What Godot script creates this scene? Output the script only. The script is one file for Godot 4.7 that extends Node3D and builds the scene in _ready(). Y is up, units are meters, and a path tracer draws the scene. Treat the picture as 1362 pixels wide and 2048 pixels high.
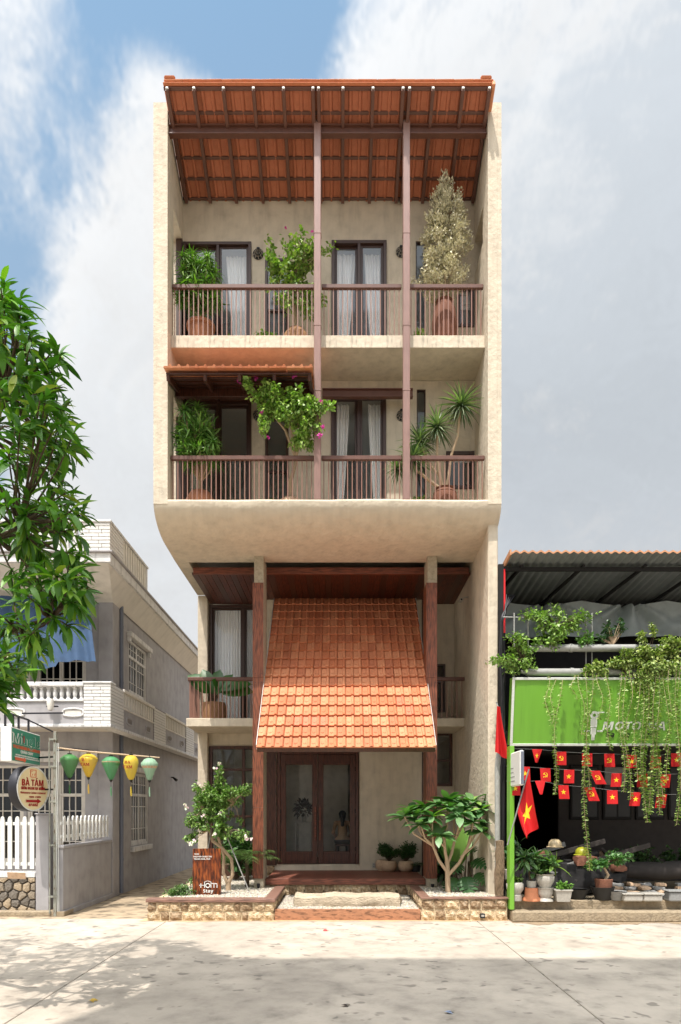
extends Node3D
# A narrow four-storey house with tiled roofs on a street, seen from across the road.
# x to the right, y up, z towards the viewer; the front edge of the upper storeys is z = 0, the ground y = 0.

const EYE := 1.95
var M := {}
var T := {}
var names := {}
var rng := RandomNumberGenerator.new()


func _ready() -> void:
	rng.seed = 20240611
	set_view_and_light()
	make_textures()
	make_materials()
	make_leaf_shapes()
	build_setting()
	build_house()
	build_front_garden()
	build_left_neighbour()
	build_right_neighbour()
	build_street_building()
	build_house_details()
	build_plants()
	build_shop_things()
	build_left_things()
	build_street_tree()


func set_view_and_light() -> void:
	var cam := Camera3D.new()
	cam.name = "camera"
	cam.projection = Camera3D.PROJECTION_FRUSTUM
	cam.keep_aspect = Camera3D.KEEP_HEIGHT
	cam.near = 0.1
	cam.far = 400.0
	cam.size = 0.1 * 2048.0 / 1365.0
	cam.frustum_offset = Vector2(0.0, 0.1 * 598.0 / 1365.0)
	cam.position = Vector3(0, EYE, 12.55)
	add_child(cam)
	cam.current = true
	var env := Environment.new()
	env.background_mode = Environment.BG_SKY
	var sky := Sky.new()
	var pano := PanoramaSkyMaterial.new()
	pano.panorama = sky_picture()
	pano.energy_multiplier = 1.0
	sky.sky_material = pano
	env.sky = sky
	env.background_energy_multiplier = 1.0
	env.tonemap_mode = Environment.TONE_MAPPER_LINEAR
	env.tonemap_exposure = 2.6
	env.sdfgi_enabled = true
	env.ssao_enabled = true
	env.ssil_enabled = true
	var we := WorldEnvironment.new()
	we.name = "world_environment"
	we.environment = env
	add_child(we)
	var sun := DirectionalLight3D.new()
	sun.name = "sun"
	sun.light_color = Color(1.0, 0.97, 0.935)
	sun.light_energy = 0.62
	sun.light_angular_distance = 0.53
	sun.shadow_enabled = true
	sun.look_at_from_position(Vector3.ZERO, Vector3(0.17, -1.0, -0.43), Vector3.UP)
	add_child(sun)


func sky_picture() -> ImageTexture:
	var w := 2048
	var h := 1024
	var im := Image.create(w, h, false, Image.FORMAT_RGBF)
	var big := FastNoiseLite.new()
	big.seed = 11
	big.noise_type = FastNoiseLite.TYPE_SIMPLEX_SMOOTH
	big.fractal_octaves = 5
	big.fractal_gain = 0.52
	big.frequency = 0.62
	big.domain_warp_enabled = true
	big.domain_warp_amplitude = 0.6
	big.domain_warp_frequency = 0.5
	var fine := FastNoiseLite.new()
	fine.seed = 5
	fine.fractal_octaves = 6
	fine.fractal_gain = 0.6
	fine.frequency = 2.2
	fine.domain_warp_enabled = true
	fine.domain_warp_amplitude = 0.4
	fine.domain_warp_frequency = 1.2
	# openings in the cloud: azimuth, elevation, half-widths (degrees), strength
	var gaps := [[-5.5, 49.5, 3.6, 3.2, 0.95], [-13.0, 50.5, 5.0, 2.4, 0.8], [-9.0, 54.0, 9.0, 3.0, 0.9], [-19.5, 47.0, 2.0, 3.5, 0.4], [-25.5, 34.0, 2.4, 4.0, 0.62], [-28.5, 26.0, 3.0, 6.0, 0.7], [-22.0, 23.0, 2.2, 2.2, 0.35], [-32.0, 42.0, 4.0, 5.0, 0.5], [-22.5, 41.0, 1.6, 3.0, 0.35]]
	im.fill(Color(0.3, 0.3, 0.3))
	var sun := Vector3(-0.17, 1.0, 0.43).normalized()
	for y in h / 2:
		var el := (0.5 - (y + 0.5) / h) * PI
		var se := sin(el)
		var ce := cos(el)
		for x in w:
			var az := wrapf((x + 0.5) / w * TAU, -PI, PI)
			var d := Vector3(sin(az) * ce, se, -cos(az) * ce)
			var q := d / (se + 0.4)
			var nf := fine.get_noise_3dv(q)
			var n := big.get_noise_3dv(q) + 0.42 * nf
			var bias := 0.50
			var a := rad_to_deg(az)
			var e := rad_to_deg(el)
			if absf(a) < 60.0:
				for g in gaps:
					var u: float = (a - g[0]) / g[2]
					var v: float = (e - g[1]) / g[3]
					var f: float = u * u + v * v
					if f < 9.0:
						bias -= g[4] * exp(-0.5 * f)
			var cov := n + bias
			var t := smoothstep(-0.26, 0.32, cov)
			var blue := Color(0.54, 0.69, 0.86).lerp(Color(0.24, 0.41, 0.63), clampf(e / 55.0, 0.0, 1.0))
			var thick := smoothstep(0.15, 0.95, cov + 0.30 * nf)
			thick = clampf(thick * (0.35 + 0.65 * smoothstep(-8.0, 8.0, a)) + 0.15 * smoothstep(0.0, 14.0, a), 0.0, 1.0)
			var cloud := Color(0.94, 0.95, 0.96).lerp(Color(0.66, 0.71, 0.765), thick)
			cloud = cloud.lerp(Color(0.86, 0.89, 0.93), 0.6 * smoothstep(30.0, 4.0, e))
			var wisp := 1.0 + 0.22 * nf * (1.0 - 0.4 * thick)
			var c := blue.lerp(Color(cloud.r * wisp, cloud.g * wisp, cloud.b * wisp), t)
			# brightness added to the sky towards the sun, as fill for shaded walls
			var near := d.dot(sun)
			var glow := 0.315 * (1.0 + 9.0 * exp(-(1.0 - near) / 0.06) + 2.6 * exp(-(1.0 - near) / 0.27))
			im.set_pixel(x, y, Color(c.r * glow, c.g * glow, c.b * glow))
	return ImageTexture.create_from_image(im)


# ---------------------------------------------------------------- tools
class Build:
	extends RefCounted
	var v := PackedVector3Array()
	var n := PackedVector3Array()
	var c := PackedColorArray()
	var t := PackedVector2Array()
	var i := PackedInt32Array()
	var color := Color.WHITE

	func tri(a: Vector3, b: Vector3, d: Vector3, ua := Vector2.ZERO, ub := Vector2.ZERO, ud := Vector2.ZERO) -> void:
		var m := (d - a).cross(b - a).normalized()
		var k := v.size()
		v.append(a); v.append(b); v.append(d)
		n.append(m); n.append(m); n.append(m)
		c.append(color); c.append(color); c.append(color)
		t.append(ua); t.append(ub); t.append(ud)
		i.append(k); i.append(k + 1); i.append(k + 2)

	func quad(a: Vector3, b: Vector3, d: Vector3, e: Vector3) -> void:  # clockwise from outside
		tri(a, b, d, Vector2(0, 0), Vector2(1, 0), Vector2(1, 1))
		tri(a, d, e, Vector2(0, 0), Vector2(1, 1), Vector2(0, 1))

	func face(p: Array, out: Vector3) -> void:  # a flat convex polygon that faces out
		var m: Vector3 = (p[2] - p[0]).cross(p[1] - p[0])
		if p.size() > 3:
			m += (p[3] - p[0]).cross(p[2] - p[0])
		var q := p.duplicate()
		if m.dot(out) < 0.0:
			q.reverse()
		for k in range(1, q.size() - 1):
			tri(q[0], q[k], q[k + 1])

	func box(lo: Vector3, hi: Vector3, b := 0.0) -> void:
		bar(Transform3D(Basis(), (lo + hi) / 2.0), hi - lo, b)

	func bar(at: Transform3D, size: Vector3, b := 0.0) -> void:  # a box with chamfered edges
		var s := size / 2.0
		b = minf(b, minf(s.x, minf(s.y, s.z)) * 0.9)
		var p := func(x: float, y: float, z: float) -> Vector3: return at * Vector3(x, y, z)
		for ax in 3:
			var u := (ax + 1) % 3
			var w := (ax + 2) % 3
			for g in [-1.0, 1.0]:
				var q := []
				for k in [[-1, -1], [1, -1], [1, 1], [-1, 1]]:
					var r := Vector3()
					r[ax] = s[ax] * g
					r[u] = (s[u] - b) * k[0]
					r[w] = (s[w] - b) * k[1]
					q.append(p.call(r.x, r.y, r.z))
				var o := Vector3()
				o[ax] = g
				face(q, at.basis * o)
			if b > 0.0:
				for g in [-1.0, 1.0]:
					for h in [-1.0, 1.0]:
						var q := []
						for k in [[0, -1], [0, 1], [1, 1], [1, -1]]:
							var r := Vector3()
							r[u] = (s[u] - (b if k[0] == 1 else 0.0)) * g
							r[w] = (s[w] - (b if k[0] == 0 else 0.0)) * h
							r[ax] = (s[ax] - b) * k[1]
							q.append(p.call(r.x, r.y, r.z))
						var o := Vector3()
						o[u] = g
						o[w] = h
						face(q, at.basis * o)
		if b > 0.0:
			for x in [-1.0, 1.0]:
				for y in [-1.0, 1.0]:
					for z in [-1.0, 1.0]:
						face([p.call(s.x * x, (s.y - b) * y, (s.z - b) * z), p.call((s.x - b) * x, s.y * y, (s.z - b) * z), p.call((s.x - b) * x, (s.y - b) * y, s.z * z)], at.basis * Vector3(x, y, z))

	func beam(a: Vector3, e: Vector3, wide: float, high: float, b := 0.0, up := Vector3.UP) -> void:  # a bar from a to e
		var y := (e - a).normalized()
		if absf(y.dot(up)) > 0.99:
			up = Vector3.BACK
		var x := y.cross(up).normalized()
		bar(Transform3D(Basis(x, y, x.cross(y)), (a + e) / 2.0), Vector3(wide, a.distance_to(e), high), b)

	func smooth(points: PackedVector3Array, normals: PackedVector3Array, index: PackedInt32Array) -> void:
		var k := v.size()
		v.append_array(points)
		n.append_array(normals)
		for j in points.size():
			c.append(color)
			t.append(Vector2.ZERO)
		for j in index:
			i.append(j + k)

	func stamp(at: Transform3D, points: PackedVector3Array, normals: PackedVector3Array, index: PackedInt32Array) -> void:
		var turn := at.basis.orthonormalized()
		smooth(at * points, Transform3D(turn, Vector3.ZERO) * normals, index)

	func tube(p: Array, r: Array, sides := 8, cap := true) -> void:
		var rings := p.size()
		var pts := PackedVector3Array()
		var nor := PackedVector3Array()
		var idx := PackedInt32Array()
		var side := Vector3.RIGHT
		for k in rings:
			var d: Vector3 = (p[mini(k + 1, rings - 1)] - p[maxi(k - 1, 0)]).normalized()
			if k == 0:
				side = d.cross(Vector3.UP if absf(d.y) < 0.9 else Vector3.BACK).normalized()
			side = (side - d * side.dot(d)).normalized()
			var other := d.cross(side)
			for s in sides:
				var a := TAU * s / sides
				var o := side * cos(a) + other * sin(a)
				pts.append(p[k] + o * r[mini(k, r.size() - 1)])
				nor.append(o)
		for k in rings - 1:
			for s in sides:
				var a := k * sides + s
				var b := k * sides + (s + 1) % sides
				idx.append_array([a, a + sides, b, b, a + sides, b + sides])
		smooth(pts, nor, idx)
		if cap:
			for e in [0, rings - 1]:
				var ring := []
				for s in sides:
					ring.append(pts[e * sides + s])
				face(ring, p[e] - p[1 if e == 0 else rings - 2])

	func lathe(at: Vector3, profile: Array, sides := 24) -> void:  # profile of Vector2(radius, height), from the bottom up on the outside
		var m := profile.size()
		var pts := PackedVector3Array()
		var nor := PackedVector3Array()
		var idx := PackedInt32Array()
		for k in m - 1:
			var a: Vector2 = profile[k]
			var b: Vector2 = profile[k + 1]
			var na := Vector2(b.y - a.y, a.x - b.x).normalized()
			var nb := na
			if k > 0:
				var e: Vector2 = (a - profile[k - 1]).normalized()
				var f := (b - a).normalized()
				if e.dot(f) > 0.6:
					na = Vector2(e.y + f.y, -e.x - f.x).normalized()
			if k < m - 2:
				var e := (b - a).normalized()
				var f: Vector2 = (profile[k + 2] - b).normalized()
				if e.dot(f) > 0.6:
					nb = Vector2(e.y + f.y, -e.x - f.x).normalized()
			var k0 := pts.size()
			for s in sides + 1:
				var g := TAU * s / sides
				var o := Vector3(cos(g), 0, sin(g))
				pts.append(at + o * a.x + Vector3(0, a.y, 0))
				nor.append(o * na.x + Vector3(0, na.y, 0))
				pts.append(at + o * b.x + Vector3(0, b.y, 0))
				nor.append(o * nb.x + Vector3(0, nb.y, 0))
			for s in sides:
				var g := k0 + s * 2
				idx.append_array([g, g + 2, g + 1, g + 1, g + 2, g + 3])
		smooth(pts, nor, idx)

	func ball(at: Vector3, r: Vector3, sides := 12, rings := 8) -> void:
		var pts := PackedVector3Array()
		var nor := PackedVector3Array()
		var idx := PackedInt32Array()
		for k in rings + 1:
			var a := PI * k / rings
			for s in sides + 1:
				var g := TAU * s / sides
				var o := Vector3(sin(a) * cos(g), cos(a), sin(a) * sin(g))
				pts.append(at + o * r)
				nor.append((o / r).normalized())
		for k in rings:
			for s in sides:
				var a := k * (sides + 1) + s
				var b := a + sides + 1
				idx.append_array([a, b, a + 1, a + 1, b, b + 1])
		smooth(pts, nor, idx)

	func prism(shape: PackedVector2Array, at: Transform3D, depth: float) -> void:  # shape in x and y, from z = 0 to z = depth
		var tris := Geometry2D.triangulate_polygon(shape)
		var fwd := at.basis.z
		for k in range(0, tris.size(), 3):
			var p := []
			var q := []
			for j in 3:
				var s := shape[tris[k + j]]
				p.append(at * Vector3(s.x, s.y, depth))
				q.append(at * Vector3(s.x, s.y, 0))
			face(p, fwd)
			face(q, -fwd)
		var ccw := not Geometry2D.is_polygon_clockwise(shape)
		for k in shape.size():
			var a := shape[k]
			var b := shape[(k + 1) % shape.size()]
			var o := Vector2(b.y - a.y, a.x - b.x) * (1.0 if ccw else -1.0)
			face([at * Vector3(a.x, a.y, 0), at * Vector3(b.x, b.y, 0), at * Vector3(b.x, b.y, depth), at * Vector3(a.x, a.y, depth)], at.basis * Vector3(o.x, o.y, 0))

	func sheet(rows: Array, thick := 0.0) -> void:  # a smooth grid of points (rows of equal length), with uv; thickness along the normal
		var h := rows.size()
		var w: int = rows[0].size()
		for side in ([1.0, -1.0] if thick > 0.0 else [1.0]):
			var pts := PackedVector3Array()
			var nor := PackedVector3Array()
			var idx := PackedInt32Array()
			var k0 := v.size()
			for r in h:
				for s in w:
					var du: Vector3 = rows[r][mini(s + 1, w - 1)] - rows[r][maxi(s - 1, 0)]
					var dv: Vector3 = rows[mini(r + 1, h - 1)][s] - rows[maxi(r - 1, 0)][s]
					var m: Vector3 = dv.cross(du).normalized() * side
					pts.append(rows[r][s] + m * thick * 0.5)
					nor.append(m)
			for r in h - 1:
				for s in w - 1:
					var a := r * w + s
					if side > 0.0:
						idx.append_array([a, a + 1, a + w, a + 1, a + w + 1, a + w])
					else:
						idx.append_array([a, a + w, a + 1, a + 1, a + w, a + w + 1])
			smooth(pts, nor, idx)
			for r in h:
				for s in w:
					t[k0 + r * w + s] = Vector2(float(s) / (w - 1), float(r) / (h - 1))

	func mesh(material: Material) -> ArrayMesh:
		var m := ArrayMesh.new()
		if v.is_empty():
			return m
		var a := []
		a.resize(Mesh.ARRAY_MAX)
		a[Mesh.ARRAY_VERTEX] = v
		a[Mesh.ARRAY_NORMAL] = n
		a[Mesh.ARRAY_COLOR] = c
		a[Mesh.ARRAY_TEX_UV] = t
		a[Mesh.ARRAY_INDEX] = i
		m.add_surface_from_arrays(Mesh.PRIMITIVE_TRIANGLES, a)
		m.surface_set_material(0, material)
		return m


func called(n: String, parent: Node) -> String:  # chair, chair_001, chair_002 ...
	var key := "%d/%s" % [parent.get_instance_id(), n]
	var k: int = names.get(key, 0)
	names[key] = k + 1
	return n if k == 0 else "%s_%03d" % [n, k]


func hang(o: Node3D, n: String, parent: Node) -> void:
	o.name = called(n, parent)
	parent.add_child(o, true)


func tag(o: Node3D, label: String, category := "", group := "", kind := "") -> Node3D:
	if label:
		o.set_meta("label", label)
	if category:
		o.set_meta("category", category)
	if group:
		o.set_meta("group", group)
	if kind:
		o.set_meta("kind", kind)
	return o


func thing(n: String, label: String, category: String, at := Vector3.ZERO, group := "", turn := 0.0) -> Node3D:
	var o := Node3D.new()
	hang(o, n, self)
	o.position = at
	o.rotation.y = turn
	tag(o, label, category, group)
	return o


# A part whose points are given in world coordinates: its own node undoes the place of the thing.
func put(n: String, b: Build, m: Material, parent: Node = self, kind := "") -> MeshInstance3D:
	var o := MeshInstance3D.new()
	o.mesh = b.mesh(m)
	hang(o, n, parent)
	if parent is Node3D and parent != self:
		o.transform = (parent as Node3D).global_transform.affine_inverse()
	if kind:
		o.set_meta("kind", kind)
	return o


# A part whose points are given in the axes of its parent.
func own(n: String, b: Build, m: Material, parent: Node, kind := "") -> MeshInstance3D:
	var o := MeshInstance3D.new()
	o.mesh = b.mesh(m)
	hang(o, n, parent)
	if kind:
		o.set_meta("kind", kind)
	return o


func piece(n: String, mesh: Mesh, at: Transform3D, parent: Node, m: Material = null) -> MeshInstance3D:  # one more of a shared mesh, placed in the parent's axes
	var o := MeshInstance3D.new()
	o.mesh = mesh
	if m:
		o.material_override = m
	hang(o, n, parent)
	o.transform = at
	return o


func inner(parent: Node, world: Transform3D) -> Transform3D:
	return (parent as Node3D).global_transform.affine_inverse() * world if parent is Node3D and parent != self else world


func again(o: Node3D, at: Vector3, label: String, turn := 0.0, size := 1.0) -> Node3D:  # a copy of a thing
	var d: Node3D = o.duplicate()
	var base := String(o.name).rstrip("0123456789").trim_suffix("_")
	hang(d, base, self)
	d.position = at
	d.rotation.y = turn
	d.scale = Vector3.ONE * size
	d.set_meta("label", label)
	return d


func P(x: float, y: float, away: float) -> Vector3:  # a place measured on the photograph, at a distance along the street's depth
	return Vector3((x - 681.0) * away / 1365.0, EYE + (1622.0 - y) * away / 1365.0, 12.55 - away)


# A wall across x (or across z, if along_z) with rectangular openings [a0, y0, a1, y1].
func wall_shape(a0: float, a1: float, y0: float, y1: float, b0: float, b1: float, holes: Array, along_z := false) -> Build:
	var s := Build.new()
	var xs := [a0, a1]
	var ys := [y0, y1]
	for h in holes:
		xs.append_array([clampf(h[0], a0, a1), clampf(h[2], a0, a1)])
		ys.append_array([clampf(h[1], y0, y1), clampf(h[3], y0, y1)])
	xs.sort()
	ys.sort()
	var ux := []
	var uy := []
	for x in xs:
		if ux.is_empty() or x - ux[-1] > 1e-5:
			ux.append(x)
	for y in ys:
		if uy.is_empty() or y - uy[-1] > 1e-5:
			uy.append(y)
	var open := func(i: int, j: int) -> bool:
		if i < 0 or j < 0 or i >= ux.size() - 1 or j >= uy.size() - 1:
			return true
		var mx: float = (ux[i] + ux[i + 1]) / 2.0
		var my: float = (uy[j] + uy[j + 1]) / 2.0
		for h in holes:
			if mx > h[0] and mx < h[2] and my > h[1] and my < h[3]:
				return true
		return false
	var p := func(a: float, y: float, b: float) -> Vector3: return Vector3(b, y, a) if along_z else Vector3(a, y, b)
	for i in ux.size() - 1:
		for j in uy.size() - 1:
			if open.call(i, j):
				continue
			var a: float = ux[i]
			var b: float = ux[i + 1]
			var c: float = uy[j]
			var d: float = uy[j + 1]
			for g in [[b0, -1.0], [b1, 1.0]]:
				s.face([p.call(a, c, g[0]), p.call(b, c, g[0]), p.call(b, d, g[0]), p.call(a, d, g[0])], p.call(0, 0, g[1]))
			if open.call(i - 1, j):
				s.face([p.call(a, c, b0), p.call(a, d, b0), p.call(a, d, b1), p.call(a, c, b1)], p.call(-1, 0, 0))
			if open.call(i + 1, j):
				s.face([p.call(b, c, b0), p.call(b, d, b0), p.call(b, d, b1), p.call(b, c, b1)], p.call(1, 0, 0))
			if open.call(i, j - 1):
				s.face([p.call(a, c, b0), p.call(b, c, b0), p.call(b, c, b1), p.call(a, c, b1)], Vector3.DOWN)
			if open.call(i, j + 1):
				s.face([p.call(a, d, b0), p.call(b, d, b0), p.call(b, d, b1), p.call(a, d, b1)], Vector3.UP)
	return s


func lettering(what: String, high: float, at: Transform3D, m: Material, parent: Node, font := "Droid Sans", weight := 700, wide := 1.0, n := "lettering") -> MeshInstance3D:
	var f := SystemFont.new()
	f.font_names = PackedStringArray([font])
	f.font_weight = weight
	var tm := TextMesh.new()
	tm.text = what
	tm.font = f
	tm.font_size = 48
	tm.pixel_size = high / 35.0
	tm.depth = 0.006
	tm.curve_step = 2.0
	tm.material = m
	var o := MeshInstance3D.new()
	o.mesh = tm
	hang(o, n, parent)
	o.transform = inner(parent, at * Transform3D(Basis.from_scale(Vector3(wide, 1, 1)), Vector3.ZERO))
	return o


# ---------------------------------------------------------------- textures and materials
func noise_picture(seed_: int, freq: float, octaves: int, stops: Array, size := 512, kind := FastNoiseLite.TYPE_SIMPLEX_SMOOTH, gain := 0.5) -> NoiseTexture2D:
	var f := FastNoiseLite.new()
	f.seed = seed_
	f.noise_type = kind
	f.frequency = freq
	f.fractal_octaves = octaves
	f.fractal_gain = gain
	var t := NoiseTexture2D.new()
	t.width = size
	t.height = size
	t.seamless = true
	t.seamless_blend_skirt = 0.25
	t.noise = f
	var g := Gradient.new()
	g.offsets = PackedFloat32Array(stops.map(func(s): return s[0]))
	g.colors = PackedColorArray(stops.map(func(s): return s[1] if s[1] is Color else Color(s[1], s[1], s[1])))
	t.color_ramp = g
	return t


func make_textures() -> void:
	T.mottle = noise_picture(3, 0.006, 5, [[0.0, 0.87], [0.45, 0.95], [1.0, 1.0]], 1024)
	T.streak = noise_picture(4, 0.011, 4, [[0.0, 0.90], [0.3, 0.96], [0.6, 0.985], [1.0, 1.0]], 512)
	T.soft = noise_picture(33, 0.006, 5, [[0.0, 0.91], [0.45, 0.97], [1.0, 1.0]], 1024)
	T.road_wear = road_wear_picture()
	T.drip = noise_picture(31, 0.016, 4, [[0.0, 0.70], [0.25, 0.90], [0.42, 1.0], [1.0, 1.0]], 512)
	T.grain = noise_picture(6, 0.12, 3, [[0.0, 0.8], [0.5, 0.95], [1.0, 1.0]], 512)
	T.trowel = noise_picture(8, 0.028, 5, [[0.0, 0.0], [1.0, 1.0]], 512)
	T.rough = noise_picture(9, 0.05, 5, [[0.0, 0.0], [1.0, 1.0]], 512)
	T.wood = noise_picture(12, 0.022, 4, [[0.0, 0.35], [0.3, 0.62], [0.55, 0.85], [1.0, 1.0]], 512)
	T.concrete = noise_picture(14, 0.008, 6, [[0.0, 0.76], [0.35, 0.90], [0.6, 0.96], [1.0, 1.0]], 1024, FastNoiseLite.TYPE_SIMPLEX_SMOOTH, 0.62)
	T.specks = noise_picture(17, 0.035, 3, [[0.0, 0.55], [0.14, 0.74], [0.22, 0.95], [0.45, 1.0], [1.0, 1.0]], 1024)
	T.patches = noise_picture(18, 0.010, 4, [[0.0, 0.60], [0.28, 0.82], [0.42, 1.0], [1.0, 1.0]], 1024)
	T.stone = noise_picture(21, 0.02, 5, [[0.0, Color(0.52, 0.44, 0.36)], [0.35, Color(0.76, 0.67, 0.55)], [0.65, Color(0.87, 0.80, 0.69)], [1.0, Color(0.95, 0.92, 0.86)]], 512)
	T.burl = noise_picture(23, 0.018, 4, [[0.0, Color(0.13, 0.06, 0.03)], [0.35, Color(0.36, 0.17, 0.08)], [0.6, Color(0.60, 0.31, 0.13)], [1.0, Color(0.84, 0.52, 0.24)]], 512)
	T.rust = noise_picture(25, 0.02, 4, [[0.0, Color(0.40, 0.22, 0.12)], [0.4, Color(0.66, 0.66, 0.62)], [1.0, Color(0.72, 0.73, 0.70)]], 256)
	T.weave = weave_picture()
	T.star_flag = flag_picture(true)
	T.party_flag = flag_picture(false)


func weave_picture() -> ImageTexture:  # the relief of woven rattan
	var im := Image.create(64, 64, false, Image.FORMAT_L8)
	for y in 64:
		for x in 64:
			var a := absf(sin((x + (8 if (y / 8) % 2 else 0)) * TAU / 32.0))
			var b := absf(sin(y * TAU / 16.0))
			im.set_pixel(x, y, Color.from_hsv(0, 0, clampf(0.25 + 0.75 * a * b, 0, 1)))
	return ImageTexture.create_from_image(im)


func road_wear_picture() -> ImageTexture:  # stains, dark spots and old blotches of the street, 14 metres across
	var size := 1536
	var im := Image.create(size, size, false, Image.FORMAT_L8)
	var f := FastNoiseLite.new()
	f.noise_type = FastNoiseLite.TYPE_SIMPLEX_SMOOTH
	f.seed = 61
	f.frequency = 0.35
	f.fractal_octaves = 5
	var g := FastNoiseLite.new()
	g.seed = 62
	g.frequency = 3.0
	g.fractal_octaves = 3
	for y in size:
		for x in size:
			var u := x * 14.0 / size
			var v := y * 14.0 / size
			var a := f.get_noise_2d(u, v)
			var k := 0.95 + 0.13 * a
			var b := g.get_noise_2d(u, v)
			if b > 0.40:
				k *= 1.0 - 0.24 * smoothstep(0.40, 0.55, b) * smoothstep(-0.15, 0.25, a + 0.1)
			k *= 0.985 + 0.03 * (0.5 + 0.5 * sin(u * 1.9 + a * 4.0))
			im.set_pixel(x, y, Color(k, k, k))
	return ImageTexture.create_from_image(im)


func flag_picture(star: bool) -> ImageTexture:  # the print on the flags: a yellow five-pointed star, or a hammer and sickle
	var w := 192
	var h := 128
	var im := Image.create(w, h, false, Image.FORMAT_RGB8)
	var points := PackedVector2Array()
	for k in 10:
		var r := 0.62 if k % 2 == 0 else 0.24
		points.append(Vector2(sin(TAU * k / 10.0), -cos(TAU * k / 10.0)) * r)
	for y in h:
		for x in w:
			var q := Vector2((x + 0.5 - w / 2.0) / (h / 2.0), (y + 0.5 - h / 2.0) / (h / 2.0))
			var on := false
			if star:
				on = Geometry2D.is_point_in_polygon(q, points)
			else:
				var d := q - Vector2(-0.02, -0.04)
				var e := q - Vector2(-0.14, -0.12)
				on = d.length() < 0.52 and e.length() > 0.44 and d.angle() > -1.75 and d.angle() < 2.5
				var s := q.rotated(-PI / 4.0)
				on = on or (absf(s.x - 0.05) < 0.55 and absf(s.y) < 0.07) or (absf(s.x + 0.42) < 0.11 and absf(s.y) < 0.24)
				on = on or (absf(q.x + 0.43) < 0.09 and absf(q.y - 0.45) < 0.09)
			im.set_pixel(x, y, Color(0.93, 0.80, 0.14) if on else Color(0.78, 0.07, 0.08))
	return ImageTexture.create_from_image(im)


func plain(c: Color, rough := 0.8, metal := 0.0) -> StandardMaterial3D:
	var m := StandardMaterial3D.new()
	m.albedo_color = c
	m.roughness = rough
	m.metallic = metal
	return m


# A colour with a pattern, looked up in world or object axes; relief in centimetres; a second, larger pattern over it.
func stuff_of(c: Color, tex: Texture2D, scale: Vector3, rough := 0.85, relief: Texture2D = null, relief_cm := 0.0, over: Texture2D = null, over_scale := Vector3.ONE) -> StandardMaterial3D:
	var m := plain(c, rough)
	m.albedo_texture = tex
	m.uv1_triplanar = true
	m.uv1_world_triplanar = true
	m.uv1_triplanar_sharpness = 4.0
	m.uv1_scale = scale
	if relief:
		m.heightmap_enabled = true
		m.heightmap_texture = relief
		m.heightmap_scale = relief_cm
	if over:
		m.detail_enabled = true
		m.detail_albedo = over
		m.detail_blend_mode = BaseMaterial3D.BLEND_MODE_MUL
		m.detail_uv_layer = BaseMaterial3D.DETAIL_UV_2
		m.uv2_triplanar = true
		m.uv2_world_triplanar = true
		m.uv2_scale = over_scale
	return m


func leafy(rough := 0.45, through := 0.9) -> StandardMaterial3D:
	var m := plain(Color.WHITE, rough)
	m.vertex_color_use_as_albedo = true
	m.cull_mode = BaseMaterial3D.CULL_DISABLED
	m.backlight_enabled = true
	m.backlight = Color(through * 0.8, through, through * 0.35)
	return m


func glass(tint: Color, alpha: float, mirror := 0.0) -> StandardMaterial3D:
	var m := plain(Color(tint.r, tint.g, tint.b, alpha), 0.03, mirror)
	m.transparency = BaseMaterial3D.TRANSPARENCY_ALPHA
	return m


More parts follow.
